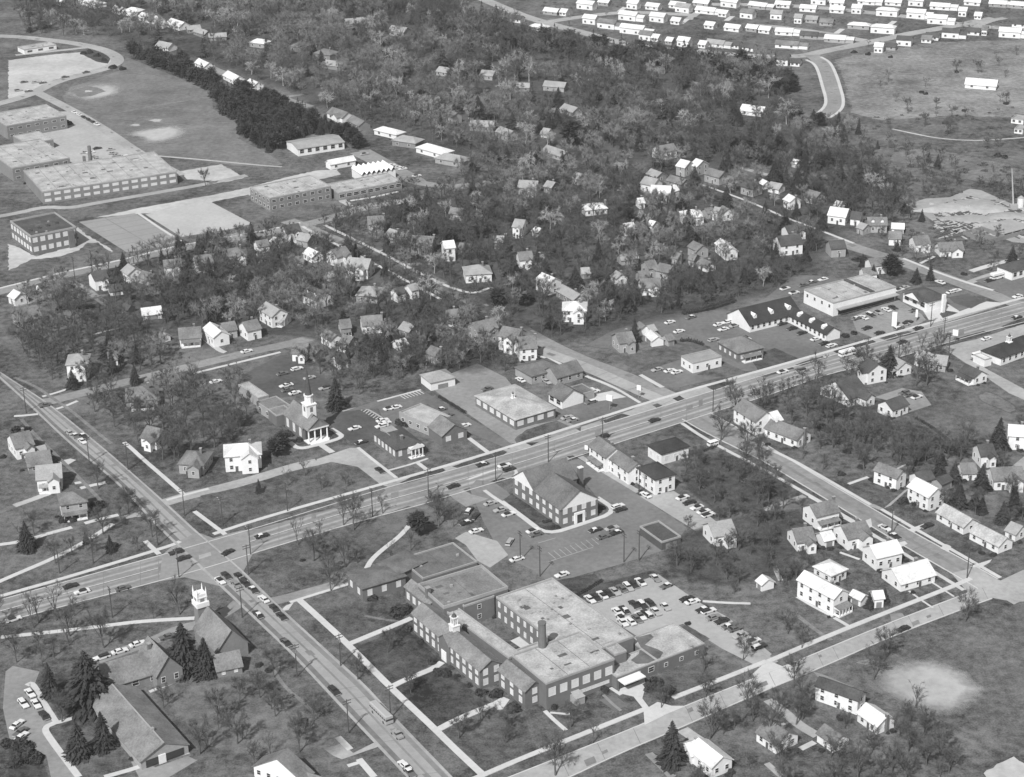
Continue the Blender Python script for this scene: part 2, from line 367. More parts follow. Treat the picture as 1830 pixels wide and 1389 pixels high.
def house(label, cx, cy, yaw, L, W, h, kind, wc, rc, opts='', cat='house', name='house', group=None, detail=1):
    """cx, cy: world centre; yaw: ridge direction. Camera side is local -Y after this flip."""
    c, s = math.cos(yaw), math.sin(yaw)
    if (-s) * (0 - cx) + c * (0 - cy) > 0: yaw += math.pi      # local -Y looks to the camera
    root = thing(name, label, cat, (cx, cy, 0), yaw, group)
    rise = W / 2 * {'g': .62, 'h': .5, 'f': 0}[kind]
    I = lambda p: p
    wm, rm = wallm(wc), roofm(rc)
    wmb, rmb = MB(), MB()
    walls(wmb, L, W, h, kind, rise, I)
    if kind == 'g': slab_gable(rmb, L, W, h, rise, I)
    elif kind == 'h': slab_hip(rmb, L, W, h, rise, I)
    else: roof_flat(rmb, L, W, h, I)
    nst = 2 if h >= 5 else 1
    dn = detail >= 1
    facew = [(L, W, h, 0, 0, 0)]
    if 't' in opts:                                            # cross gable towards the camera
        l2, w2 = W * .5 + W * .28, min(W * .62, L * .45); ox = -L * .18 if 'l' in opts else L * .18
        T, T2 = rot2(ox, -W * .39 + .0, math.pi / 2); walls(wmb, l2, w2, h - .06, 'g', w2 / 2 * .7, T); slab_gable(rmb, l2, w2, h - .06, w2 / 2 * .7, T, .4)
        T2t = T2
        if dn: facewins(root, T2, l2, w2, h, nst, 2.6, 1.0, 1.3, False, detail > 1, 'l')
    if 'a' in opts:                                            # lower wing at the +X end
        l2, w2, h2 = L * .42, W * .78, max(2.5, h * .68)
        sx = -1 if 'm' in opts else 1
        T, T2 = rot2(sx * (L / 2 + l2 / 2 - .05), .3, 0); walls(wmb, l2, w2, h2, 'g', w2 / 2 * .55, T); slab_gable(rmb, l2, w2, h2, w2 / 2 * .55, T, .35)
        if dn: facewins(root, T2, l2, w2, h2, 1, 3.0, 1.1, 1.2, False, detail > 1, 'f')
    if 'p' in opts:                                            # porch along the camera side
        pl = min(L * .9, 9); pm = MB()
        k = pl / 2
        pm.face([(-k, -W / 2 - 2.4, 2.5), (k, -W / 2 - 2.4, 2.5), (k, -W / 2 + .05, 3.0), (-k, -W / 2 + .05, 3.0)])
        pm.face([(-k, -W / 2 + .05, 2.82), (k, -W / 2 + .05, 2.82), (k, -W / 2 - 2.4, 2.32), (-k, -W / 2 - 2.4, 2.32)])
        pm.face([(-k, -W / 2 - 2.4, 2.32), (k, -W / 2 - 2.4, 2.32), (k, -W / 2 - 2.4, 2.5), (-k, -W / 2 - 2.4, 2.5)])
        pm.box(-k, k, -W / 2 - 2.3, -W / 2 + .02, -.2, .4, 1)
        for i in range(4): pm.box(-k + .1 + i * (2 * k - .3) / 3, -k + .22 + i * (2 * k - .3) / 3, -W / 2 - 2.3, -W / 2 - 2.18, .4, 2.35, 1)
        pm.obj('porch', [rm, wallm('w')], root)
    if 'q' in opts:                                            # columned porch on the gable end that faces the camera
        sx = -1 if math.sin(yaw) > 0 else 1; pm = MB(); x0 = sx * L / 2; xs = sorted((x0 + sx * .02, x0 + sx * 2.6)); k = W * .46
        pm.box(*xs, -k, k, -.2, .45, 1); pm.face([(x0 + sx * 2.7, -k, 2.7), (x0 + sx * 2.7, k, 2.7), (x0 + sx * .02, k, 3.3), (x0 + sx * .02, -k, 3.3)][::sx]); pm.box(*xs, -k, k, 2.45, 2.68, 1)
        for i in range(5): y_ = -k + .12 + i * (2 * k - .24) / 4; pm.box(*sorted((x0 + sx * 2.4, x0 + sx * 2.58)), y_ - .1, y_ + .1, .45, 2.45, 1)
        pm.obj('porch', [roofm('m'), wallm('w')], root)
    wo = wmb.obj('wall', [wm], root); ro = rmb.obj('roof', [rm] if kind != 'f' else [rm, wallm('l'), mat('roof_tar', .11, .4, .8, .2)], root)
    if 'n' in opts:                                            # dormers on the camera slope
        nd = max(2, int(L / 6))
        for i in range(nd):
            u = -L / 2 + L * (i + .5) / nd; d = MB(); y0 = -W * .36; zb = h + rise * (1 - .72)
            d.box(u - .75, u + .75, y0, y0 + W * .2, zb - .3, zb + 1.2, 0)
            d.face([(u - .95, y0 - .2, zb + 1.15), (u, y0 - .2, zb + 1.9), (u, y0 + W * .3, zb + 1.9), (u - .95, y0 + W * .3, zb + 1.15)], 1)
            d.face([(u, y0 - .2, zb + 1.9), (u + .95, y0 - .2, zb + 1.15), (u + .95, y0 + W * .3, zb + 1.15), (u, y0 + W * .3, zb + 1.9)], 1)
            d.face([(u - .75, y0, zb + 1.2), (u + .75, y0, zb + 1.2), (u, y0, zb + 1.8)], 0)
            d.obj('dormer', [wallm('w'), rm], ro)
    if 'c' in opts: add_chimney(ro, L * .22, W * .06, h, h + rise + 1.1)
    if 'e' in opts: add_chimney(ro, L / 2 + .3, 0, 0, h + rise + 1.0, 1.0, .7)
    _, T2 = rot2(0, 0, 0)
    if detail >= 1:
        sk = ()
        if cat in ('garage', 'shed'):
            gd = MB(); gw = min(L * .6, 4.6); gd.box(-gw / 2, gw / 2, -W / 2 - .06, -W / 2 + .02, 0, 2.1); gd.obj('garage_door', [wallm('m' if wc != 'm' else 'l')], root)
        else:
            sp = 3.0 if detail > 1 else 3.6
            if L > 12: sp *= 1.15
            facewins(root, T2, L, W, h, nst, sp, 1.1, 1.4, 'B' in opts, detail > 1, 'flr' if detail > 1 else 'fr')
            link('door', doormesh(), root, (L * .06 + (0 if 't' not in opts else -L * .25), -W / 2 - .03, 0.05), 0)
    elif detail == 0 and cat not in ('garage', 'shed'):
        for u in (-.28, .22): add_window(root, T2, u * L, -W / 2 - .02, 1.0, 0, 1.5, 1.3, False, False)
    HSPOT.append((cx, cy, max(L, W) * .55 + (1.5)))
    LM.append((label, *pix((cx, cy, 2)), cx, cy))
    return root
def rect3(N, R, L_, z=0.0, full=False):
    """near, right and left corner pixels at height z -> centre, direction of N-R, length, depth"""
    f = (lambda p: P(*p, z)) if full else (lambda p: G(*p, z))
    n, r, l = f(N)[:2], f(R)[:2], f(L_)[:2]
    a, b = r - n, l - n
    ta = math.atan2(a[1], a[0]); tb = math.atan2(b[1], b[0]) - math.pi / 2
    d = (tb - ta + math.pi) % (2 * math.pi) - math.pi
    la, lb = np.hypot(*a), np.hypot(*b)
    t = ta + d * lb / (la + lb)
    u = np.array([math.cos(t), math.sin(t)]); v = np.array([-u[1], u[0]])
    L, W = a @ u, b @ v
    c = n + u * L / 2 + v * W / 2
    return c, t, L, W
def hrect(label, N, R, L_, h, kind, wc, rc, opts='', ridge='a', cat='house', name='house', detail=2, full=False, group=None, z=0.0):
    c, t, L, W = rect3(N, R, L_, z, full)
    if ridge == 'b': t += math.pi / 2; L, W = W, L
    return house(label, c[0], c[1], t, L, W, h, kind, wc, rc, opts, cat, name, group, detail)
HGROUP = None
def houses(txt):
    """x y ex ey W h kind wall roof opts | label   (crop pixels; ex,ey = long side as seen; W, h metres)"""
    for ln in txt.strip().splitlines():
        if not ln.strip(): continue
        d, lab = ln.split('|'); d = d.split(); lab = lab.strip()
        x, y, ex, ey, W, h = map(float, d[:6]); kind, wc, rc = d[6:9]; op = d[9] if len(d) > 9 else ''
        a = G(x - ex / 2, y - ey / 2, h * .5); b = G(x + ex / 2, y + ey / 2, h * .5)
        c = (a + b) / 2; v = b - a
        yy = Q(x, y)[1]
        det = 0 if yy < 300 else (1 if yy < 560 else 2)
        cat, name = 'house', 'house'
        if 'garage' in lab: cat = name = 'garage'
        elif 'shed' in lab: cat = name = 'shed'
        k = .86 if yy < 560 else .9 if yy < 700 else .95; rq = random.Random(lab)
        if cat == 'house' and yy > 330:
            if 'c' not in op and 'e' not in op and rq.random() < .65: op += rq.choice('cce')
            if 'p' not in op and 't' not in op and 'n' not in op and yy > 540 and h > 3.4 and rq.random() < .5: op += 'p'
        house(lab, c[0], c[1], math.atan2(v[1], v[0]), max(3.0, (np.hypot(v[0], v[1]) - .9) * k), W * k, h * (k + .03), kind, wc, rc, op, cat, name, HGROUP, det)

# ------------------------------------------------------------------ builders: vehicles
_car = {}
def carmeshes(kind, sh, rf):
    k = (kind, sh, rf)
    if k in _car: return _car[k]
    alb = {'w': .66, 'l': .36, 'm': .22, 'd': .12, 'k': .035}
    pb = plain('car_paint_' + sh, alb[sh], .32, .5); pr = plain('car_paint_' + rf, alb[rf], .32, .5); gl = plain('car_glass', .02, .1, .6); ch = plain('chrome', .45, .25, .8)
    L, W = (5.3, 1.95) if kind == 'sedan' else (5.4, 1.98)
    prof = [(-L / 2, .42), (-L / 2 + .05, .82), (-L / 2 + .25, .92), (L / 2 - 1.9, .96), (L / 2 - .15, .86), (L / 2, .74), (L / 2, .40), (L / 2 - .3, .28), (-L / 2 + .3, .28)]
    b = MB()
    def ring(y, inset): return [(x * (1 - inset * .03), y, z - inset * .06 * (z > .8)) for x, z in prof]
    rs = [ring(-W / 2 + .06, 1), ring(-W / 2, 0) , ring(W / 2, 0), ring(W / 2 - .06, 1)]
    # tuck: the outermost rings are the side faces, slightly inset at the top
    ys = [-W / 2 + .09, -W / 2, W / 2, W / 2 - .09]
    rs = [[(x, ys[i] if z > .8 or z < .3 else (ys[1] if i < 2 else ys[2]), z) for x, z in prof] for i in (0, 3)]
    nn = len(prof)
    for i in range(nn):
        j = (i + 1) % nn; b.face([rs[0][i], rs[0][j], rs[1][j], rs[1][i]][::-1])
    b.face(rs[0]); b.face(rs[1][::-1])
    b.box(-L / 2 - .07, -L / 2 + .02, -W / 2 + .1, W / 2 - .1, .40, .58, 1); b.box(L / 2 - .02, L / 2 + .07, -W / 2 + .1, W / 2 - .1, .38, .56, 1)
    x0, x1, t0, t1 = (-1.75, 1.0, -1.15, .35) if kind == 'sedan' else (-2.5, 1.0, -2.3, .35)
    c = MB(); hw, tw = W / 2 - .12, W / 2 - .3
    bot = [(x0, -hw, .9), (x1, -hw, .94), (x1, hw, .94), (x0, hw, .9)]; top = [(t0, -tw, 1.36), (t1, -tw, 1.38), (t1, tw, 1.38), (t0, tw, 1.36)]
    for i in range(4): c.face([bot[i], bot[(i + 1) % 4], top[(i + 1) % 4], top[i]])
    c.face(top)
    r = MB(); e = .04
    rb = [(t0 - e, -tw - e, 1.35), (t1 + e, -tw - e, 1.37), (t1 + e, tw + e, 1.37), (t0 - e, tw + e, 1.35)]; rt = [(t0 + .1, -tw + .1, 1.45), (t1 - .1, -tw + .1, 1.46), (t1 - .1, tw - .1, 1.46), (t0 + .1, tw - .1, 1.45)]
    for i in range(4): r.face([rb[i], rb[(i + 1) % 4], rt[(i + 1) % 4], rt[i]])
    r.face(rt)
    for sx in (-1, 1):                                         # rear pillars join roof and body
        r.face([(x0 + .05, sx * (hw + .005), .93), (x0 + .45, sx * (hw + .005), .93), (t0 + .25, sx * (tw + .02), 1.36), (t0 - .02, sx * (tw + .02), 1.36)][::sx])
    if 'wheel' not in _car:
        w = MB(); w.tube((0, -.11, 0), (0, .11, 0), .34, .34, 10); w.face([(.34 * math.cos(-t), -.11, .34 * math.sin(-t)) for t in [i * math.pi / 5 for i in range(10)]])
        _car['wheel'] = w.mesh('wheel', [plain('tyre_rubber', .02, .9)])
    _car[k] = (b.mesh('body', [pb, ch]), c.mesh('windows', [gl]), r.mesh('roof', [pr]))
    return _car[k]
SHN = {'w': 'white', 'l': 'pale', 'm': 'grey', 'd': 'dark grey', 'k': 'black'}
CARN = []
def car(x, y, ang, sh, wheels=True, kind='sedan', rf=None):
    r = random.Random(len(CARN)); rf = rf or (r.choice(['w', sh, sh]) if sh in 'mdk' else r.choice([sh, sh, sh, 'k']))
    root = thing('car', None, 'car', (x, y, .02), ang)
    b, c, t = carmeshes(kind, sh, rf)
    link('body', b, root); link('windows', c, root); link('roof', t, root)
    if wheels:
        for wx in (-1.55, 1.65):
            for wy in (-.88, .88): link('wheel', _car['wheel'], root, (wx, wy, .34), 0)
    CARN.append((root, sh, rf, x, y)); return root
PLACES = []
def gang(x, y, d): 
    a, b = G(x - d[0] / 2, y - d[1] / 2), G(x + d[0] / 2, y + d[1] / 2); v = b - a; return math.atan2(v[1], v[0])
def cars(place, txt, dirn=None, kind='sedan'):
    """'x y shade ...' triples in crop pixels; dirn = pixel vector of the car's length, or 'A' / 'B' street families"""
    t = txt.split(); lst = []
    for i in range(0, len(t), 3):
        x, y, sh = float(t[i]), float(t[i + 1]), t[i + 2]
        ang = AZ_A if dirn == 'A' else AZ_A - math.pi / 2 if dirn == 'B' else gang(x, y, dirn)
        if (len(CARN) * 7) % 3 == 0: ang += math.pi
        p = G(x, y, .6); lst.append((car(p[0], p[1], ang + random.Random(i).uniform(-.05, .05), sh[0], Q(x, y)[1] > 520, 'wagon' if (len(CARN) * 5) % 7 == 2 else kind, sh[1] if len(sh) > 1 else None), sh, Q(x, y)[0]))
    lst.sort(key=lambda e: e[2])
    tot = {}
    desc = lambda o, sh: next((f'{"white" if n[2] == "w" else "black"}-roofed ' for n in CARN if n[0] is o and n[2] != n[1] and n[2] in 'wk'), '') + SHN[sh[0]] + ' car'
    for o, sh, _ in lst: tot[desc(o, sh)] = tot.get(desc(o, sh), 0) + 1
    cnt = {}
    for o, sh, _ in lst:
        dsc = desc(o, sh); cnt[dsc] = cnt.get(dsc, 0) + 1
        tag(o, f'{dsc} {place}' if tot[dsc] == 1 else f'{ORD[cnt[dsc] - 1]} {dsc} from left {place}', group='cars ' + place if len(lst) > 1 else None)

# ------------------------------------------------------------------ builders: trees
def tri_tubes(segs, k=4):
    """segs: array n x 8 (p0, p1, r0, r1) -> verts, quads"""
    s = np.asarray(segs, float); p0, p1, r0, r1 = s[:, :3], s[:, 3:6], s[:, 6], s[:, 7]
    d = p1 - p0; d /= np.linalg.norm(d, axis=1, keepdims=True) + 1e-9
    ref = np.where(np.abs(d[:, 2:3]) < .9, np.array([[0, 0, 1.0]]), np.array([[1.0, 0, 0]]))
    a = np.cross(d, ref); a /= np.linalg.norm(a, axis=1, keepdims=True); c = np.cross(d, a)
    V = []
    for p, r in ((p0, r0), (p1, r1)):
        for i in range(k):
            t = 2 * math.pi * i / k; V.append(p + r[:, None] * (math.cos(t) * a + math.sin(t) * c))
    V = np.stack(V, 1).reshape(-1, 3); n = len(s); base = (np.arange(n) * 2 * k)[:, None, None]
    q = np.array([[i, (i + 1) % k, k + (i + 1) % k, k + i] for i in range(k)])[None]
    return V, (base + q).reshape(-1, 4)
def twig_tris(p, d, ln, w, rng):
    n = len(p); ref = rng.normal(size=(n, 3)); s = np.cross(d, ref); s /= np.linalg.norm(s, axis=1, keepdims=True) + 1e-9
    V = np.stack([p - s * w[:, None] / 2, p + s * w[:, None] / 2, p + d * ln[:, None]], 1).reshape(-1, 3)
    return V, np.arange(3 * n).reshape(-1, 3)
def np_mesh(name, parts, mats):
    """parts: list of (verts, faces, material index)"""
    me = bpy.data.meshes.new(name); off = 0; vs = []; loops = []; starts = []; tots = []; mi = []; lo = 0
    for V, F, m in parts:
        if len(F) == 0: continue
        k = F.shape[1]; vs.append(V); loops.append((F + off).ravel()); starts.append(lo + np.arange(len(F)) * k); tots.append(np.full(len(F), k)); mi.append(np.full(len(F), m))
        off += len(V); lo += F.size
    vs = np.concatenate(vs); loops = np.concatenate(loops); starts = np.concatenate(starts); tots = np.concatenate(tots); mi = np.concatenate(mi)
    me.vertices.add(len(vs)); me.vertices.foreach_set('co', vs.astype(np.float32).ravel())
    me.loops.add(len(loops)); me.loops.foreach_set('vertex_index', loops.astype(np.int32))
    me.polygons.add(len(starts)); me.polygons.foreach_set('loop_start', starts.astype(np.int32))
    try: me.polygons.foreach_set('loop_total', tots.astype(np.int32))
    except Exception: pass
    for m in mats: me.materials.append(m)
    if len(mats) > 1: me.polygons.foreach_set('material_index', mi.astype(np.int32))
    me.update(calc_edges=True); return me
def bare_geo(seed, H=12.0, R=4.6, nl=8, nb=5, ns=4, nt=1500, tw=.055, tl=1.5, dome=False, k=5):
    rng = np.random.default_rng(seed); U = rng.uniform
    trunk, branch = [], []; zt = H * (.24 if not dome else .2)
    r0 = .024 * H; lean = U(-.03, .03, 2) * H
    tp = np.array([lean[0], lean[1], zt]); trunk.append([0, 0, -.2, *tp, r0, r0 * .75])
    top = np.array([lean[0] * 1.6, lean[1] * 1.6, H * .8]); trunk.append([*tp, *top, r0 * .7, r0 * .2])
    tips = []
    for i in range(nl):
        f = i / nl; az = i * 2.4 + U(-.4, .4); z0 = zt * .9 + (H * .72 - zt) * f * .8
        s = tp + (top - tp) * max(0, (z0 - zt) / (H * .8 - zt)); out = np.array([math.cos(az), math.sin(az), 0])
        reach = R * (1 - .35 * f) * U(.75, 1.0); up = (H * (.80 if dome else .95) - z0) * U(.62, .95)
        m = s + out * reach * .45 + np.array([0, 0, up * .55]); e = s + out * reach * .85 + np.array([0, 0, up])
        rr = r0 * .42 * (1 - .4 * f)
        trunk.append([*s, *m, rr, rr * .65]); trunk.append([*m, *e, rr * .65, rr * .25])
        for j in range(nb):
            t = U(.25, 1.0); b0 = s + (m - s) * (t * 2) if t < .5 else m + (e - m) * (t * 2 - 1)
            d = out * U(.2, 1) + rng.normal(size=3) * .5 + np.array([0, 0, U(.3, 1.2) if not dome else U(.1, .8)]); d /= np.linalg.norm(d)
            b1 = b0 + d * R * U(.28, .5); branch.append([*b0, *b1, rr * .4, rr * .14]); tips.append((b0, b1))
            for _ in range(ns):
                t2 = U(.3, 1); c0 = b0 + (b1 - b0) * t2; d2 = d + rng.normal(size=3) * .6 + np.array([0, 0, .25 if not dome else -.05]); d2 /= np.linalg.norm(d2)
                c1 = c0 + d2 * R * U(.16, .32); branch.append([*c0, *c1, rr * .16, rr * .05]); tips.append((c0, c1))
    A = np.array([t[0] for t in tips]); B = np.array([t[1] for t in tips])
    i = rng.integers(0, len(A), nt); t = rng.uniform(.2, 1.05, nt)[:, None]; p = A[i] + (B[i] - A[i]) * t
    d = (B[i] - A[i]); d /= np.linalg.norm(d, axis=1, keepdims=True); d = d * .8 + rng.normal(size=(nt, 3)) * .6 + np.array([0, 0, .3 if not dome else -.25]); d /= np.linalg.norm(d, axis=1, keepdims=True)
    tv = twig_tris(p, d, rng.uniform(.5, 1.0, nt) * tl, rng.uniform(.7, 1.3, nt) * tw, rng)
    return tri_tubes(trunk, k), tri_tubes(branch, 3), tv
def conifer_geo(seed, H=12.0, R=2.6, layers=16, per=13, k=5, pine=False, spray=1.0):
    """trunk and drooping boughs made of many small needle sprays"""
    rng = np.random.default_rng(seed); V = []; F = []; n = 0
    tr = tri_tubes([[0, 0, -.2, 0, 0, H * .95, .02 * H, .004 * H]], k)
    for l in range(layers):
        f = (l + rng.uniform(-.3, .3)) / layers; f = min(max(f, 0), .99); z = H * ((.07 if not pine else .3) + (.92 if not pine else .68) * f)
        prof = (1 - f) ** .85 if not pine else (math.sin(min(1, .35 + f * .75) * math.pi) ** .7)
        for j in range(max(4, int(per * (1 - f * .6)))):
            az = rng.uniform(0, 6.283); ln = R * prof * rng.choice([rng.uniform(.55, .85), rng.uniform(.9, 1.18)]) * (1 + .16 * math.sin(az * 3 + f * 9 + seed)) + .15
            o = np.array([math.cos(az), math.sin(az), 0]); side = np.array([-o[1], o[0], 0]); dr = rng.uniform(-.45, -.1) if not pine else rng.uniform(-.1, .45)
            for q in range(4):                                 # four sprays along a bough
                t0 = .12 + .24 * q; c = np.array([0, 0, z]) + o * ln * t0 + np.array([0, 0, dr * ln * t0])
                w = (.62 - .09 * q) * ln * rng.uniform(.5, .95) * spray + .22 * spray; l2 = ln * .36
                e = c + o * l2 + np.array([0, 0, dr * l2 - .12 * l2]) + side * rng.uniform(-.25, .25) * l2
                u = np.array([0, 0, rng.uniform(-.25, .3) * w])
                V += [c, c + side * w * .55 + o * l2 * .35 + u, e, c - side * w * .55 + o * l2 * .35 - u]; F.append([n, n + 1, n + 2, n + 3]); n += 4
    cone = tri_tubes([[0, 0, H * .82, 0, 0, H, .16 * R, .01]], 4)
    return tr, (np.array(V), np.array(F)), cone
def shrub_geo(seed, R=1.0, n=420):
    rng = np.random.default_rng(seed); d = rng.normal(size=(n, 3)); d /= np.linalg.norm(d, axis=1, keepdims=True)
    lump = 1 + .16 * np.sin(4 * d[:, :1] + seed) + .14 * np.cos(5 * d[:, 1:2] + 2 * seed)
    p = d * R * lump * rng.uniform(.72, 1.0, (n, 1)); p[:, 2] = np.abs(p[:, 2]) * .85
    a = np.cross(d, rng.normal(size=(n, 3))); a /= np.linalg.norm(a, axis=1, keepdims=True); b = np.cross(d, a) * .6 + d * .5
    s = .2 * R * rng.uniform(.7, 1.3, (n, 1))
    V = np.stack([p - a * s, p - b * s, p + a * s, p + b * s], 1).reshape(-1, 3)
    return V, np.arange(4 * n).reshape(-1, 4)
BARK = mat('bark', .10, .3, 3, .4); BARKP = mat('pale_bark', .38, .25, 3, .4); TWIG = mat('bare_twigs', .10, .3, .8, .12); TWIGP = mat('pale_twigs', .27, .25, .8, .12)
NEEDLE = mat('spruce_needles', .042, .7, .9, .2); NEEDLEP = mat('pine_needles', .042, .45, .7, .12); LEAFY = mat('evergreen_leaves', .045, .5, 1.2, .3)
PROTO = {}
for i in range(5):
    a, b, c = bare_geo(10 + i, 12, 3.9 + .35 * (i % 3), nt=2300, tw=.06)
    PROTO['bare', i] = (np_mesh('trunk', [(*a, 0)], [BARK]), np_mesh('crown', [(*b, 0), (*c, 1)], [BARK, TWIG]))
for i in range(2):
    a, b, c = bare_geo(30 + i, 12, 5.2, nl=9, nb=6, nt=3600, tl=1.6, tw=.075, dome=True)
    PROTO['pale', i] = (np_mesh('trunk', [(*a, 0)], [BARKP]), np_mesh('crown', [(*b, 0), (*c, 1)], [BARKP, TWIGP]))
for i in range(2):
    a, b, c = bare_geo(40 + i, 12, 3.4, nl=6, nb=3, ns=3, nt=700, tl=1.3)
    PROTO['thin', i] = (np_mesh('trunk', [(*a, 0)], [BARK]), np_mesh('crown', [(*b, 0), (*c, 1)], [BARK, TWIG]))
for i in range(4):
    a, b, c = conifer_geo(50 + i, 12, 2.5 + .35 * i, 40, 30, spray=.6)
    PROTO['spruce', i] = (np_mesh('trunk', [(*a, 0)], [BARK]), np_mesh('crown', [(*b, 0), (*c, 0)], [NEEDLE]))
for i in range(2):
    a, b, c = conifer_geo(60 + i, 12, 3.8, 30, 30, pine=True, spray=.62)
    PROTO['pine', i] = (np_mesh('trunk', [(*a, 0)], [BARK]), np_mesh('crown', [(*b, 0)], [NEEDLE]))
for i in range(3): PROTO['shrub', i] = np_mesh('shrub', [(*shrub_geo(i), 0)], [LEAFY])
TREES = []                  # (root, kind, world x, y, height)
TN = {'bare': 'bare_tree', 'pale': 'bare_tree', 'thin': 'bare_tree', 'spruce': 'spruce_tree', 'pine': 'pine_tree', 'shrub': 'shrub'}
def tree(kind, x, y, H, seed=0, wide=1.0):
    r = random.Random(seed * 7 + int(x * 3)); n = {'bare': 5, 'pale': 2, 'thin': 2, 'spruce': 4, 'pine': 2, 'shrub': 3}[kind]
    i = r.randrange(n)
    if kind == 'shrub':
        o = link('shrub', PROTO['shrub', i], None, (x, y, 0), r.uniform(0, 6)); o.scale = (H * wide, H * wide, H * r.uniform(.8, 1.0)); o['category'] = 'shrub'
    else:
        o = thing(TN[kind], None, 'tree', (x, y, 0), r.uniform(0, 6.28)); s = H / 12.0; v = r.uniform(.85, 1.2) if kind in ('spruce', 'pine') else r.uniform(.9, 1.15); o.scale = (s * wide * v, s * wide * v * r.uniform(.88, 1.12), s)
        t, c = PROTO[kind, i]; link('trunk', t, o); link('crown', c, o)
    TREES.append((o, kind, x, y, H)); return o
def trees(kind, txt, full=False):
    """'x y height' triples (pixels of the foot, metres)"""
    t = txt.split()
    for i in range(0, len(t), 3):
        x, y, H = float(t[i]), float(t[i + 1]), float(t[i + 2]); p = P(x, y) if full else G(x, y)
        tree(kind, p[0], p[1], H, i, (1.18 if H > 16 else 1.05 if H > 10 else .95) if kind == 'spruce' else 1.0)
# ------------------------------------------------------------------ the setting: fields, lots, roads, pavements
DRYF = turf('dry_field', .15, .26); DRYG = turf('dry_grass', .08, .22); FTURF = turf('field_turf', .06, .19); CEMT = turf('cemetery_turf', .06, .19); WORN = turf('worn_turf', .12, .25)
for m_ in (DRYF, DRYG, WORN, CEMT): FEATHER[m_] = .35
SOFT.update({DRYF: 1.0, DRYG: 1.0, CEMT: .8})
SOFT[FTURF] = .8
def shift(p0, p1, d):       # extrapolate beyond p1 by d pixels
    v = np.array(p1) - np.array(p0); v = v / np.linalg.norm(v); return (p1[0] + v[0] * d, p1[1] + v[1] * d)
# ---- school fields, far left
crop(0, 0)
patch('field', [(890, 400), (1100, 488), (1300, 565), (1500, 660), (1510, 770), (1700, 890), (1690, 985), (1900, 1090), (2010, 1170), (1830, 1190), (1040, 1103), (985, 1085), (760, 940), (520, 790), (440, 690), (500, 620), (850, 500)], FIELD)
patch('dirt_infield', [(450, 660), (480, 640), (640, 600), (760, 590), (850, 606), (872, 630), (840, 665), (760, 690), (650, 712), (590, 712)], DIRT, False)
patch('lawn', [(492, 648), (560, 690), (640, 684), (752, 650), (690, 622), (630, 612)], FIELD, False)
blob('dirt', 625, 648, 26, 7, GRAVEL, 3)
patch('dirt_infield', [(890, 945), (1020, 918), (1150, 898), (1240, 890), (1310, 908), (1325, 935), (1295, 970), (1200, 1000), (1090, 1014), (1030, 1000), (990, 968), (930, 968)], DIRT, False)
blob('dirt', 1105, 855, 48, 12, DIRT, 5); blob('dirt', 960, 888, 40, 10, DIRT, 6)
ribbon('path', [(800, 805), (1100, 750), (1500, 685)], 3, turf('worn_turf', .15, .22), block=False)
ribbon('path', [(1035, 1100), (1400, 1130), (1830, 1172), (2000, 1185)], 1.8, GRAVEL)
patch('parking_lot', [(60, 430), (112, 421), (400, 385), (560, 372), (700, 345), (810, 430), (760, 482), (600, 512), (400, 562), (300, 605), (180, 692), (60, 710)], GRAVEL)
patch('lawn', [(570, 366), (680, 348), (790, 408), (765, 452), (690, 440), (600, 396)], LAWND, False)
patch('lawn', [(195, 692), (290, 662), (420, 720), (505, 780), (430, 792), (350, 758)], LAWN, False)
patch('lawn', [(60, 770), (200, 745), (345, 780), (180, 822), (60, 850)], LAWND, False)
patch('parking_lot', [(430, 792), (520, 790), (700, 900), (980, 1090), (1280, 1240), (1000, 1260), (480, 1270), (330, 1090), (230, 900)], mat('pale_yard', .36, .22, .4, .05))
patch('parking_lot', [(1280, 1216), (1570, 1165), (1735, 1262), (1600, 1292), (1330, 1272)], GRAVEL)
ribbon('road', [(-200, 252), (110, 258), (400, 290), (560, 312), (740, 352), (835, 405), (830, 455), (700, 503), (400, 575), (240, 660), (110, 705), (-100, 760)], 9, ROADL)
ribbon('road', [(110, 392), (400, 362), (640, 335)], 5, ROADL)
ribbon('road', [(260, 655), (420, 735), (560, 810), (760, 930), (985, 1090), (1280, 1245)], 7, ROADL)
ribbon('road', [(1085, 265), (1250, 292), (1420, 340), (1600, 390)], 6, ROAD)
ribbon('road', [(1400, 440), (1500, 480), (1640, 545), (1826, 625), (2040, 710), (2200, 760)], 7, ROAD)
crop(460, 0)
ribbon('path', [(90, 440), (220, 445), (390, 440)], 3, ROAD); ribbon('path', [(225, 485), (300, 530), (370, 570)], 4, ROADL)
ribbon('road', [(190, 690), (330, 670), (440, 640), (530, 625)], 4, ROAD)
ribbon('road', [(1000, 570), (1150, 605), (1400, 632), (1700, 655), (1950, 700), (2300, 720)], 5, ROAD); ribbon('road', [(1080, 640), (1250, 670), (1500, 715), (1560, 730)], 4, ROAD)
ribbon('road', [(700, 1080), (850, 1160), (1000, 1245), (1150, 1300), (1350, 1325), (1560, 1315), (1700, 1280)], 8, ROAD)
patch('parking_lot', [(720, 1070), (800, 1060), (1180, 1270), (1230, 1310), (1100, 1310), (900, 1180)], ROAD)
patch('gravel_strip', [(-60, 1330), (200, 1260), (420, 1210), (560, 1205), (590, 1240), (280, 1310), (-60, 1389)], GRAVEL)
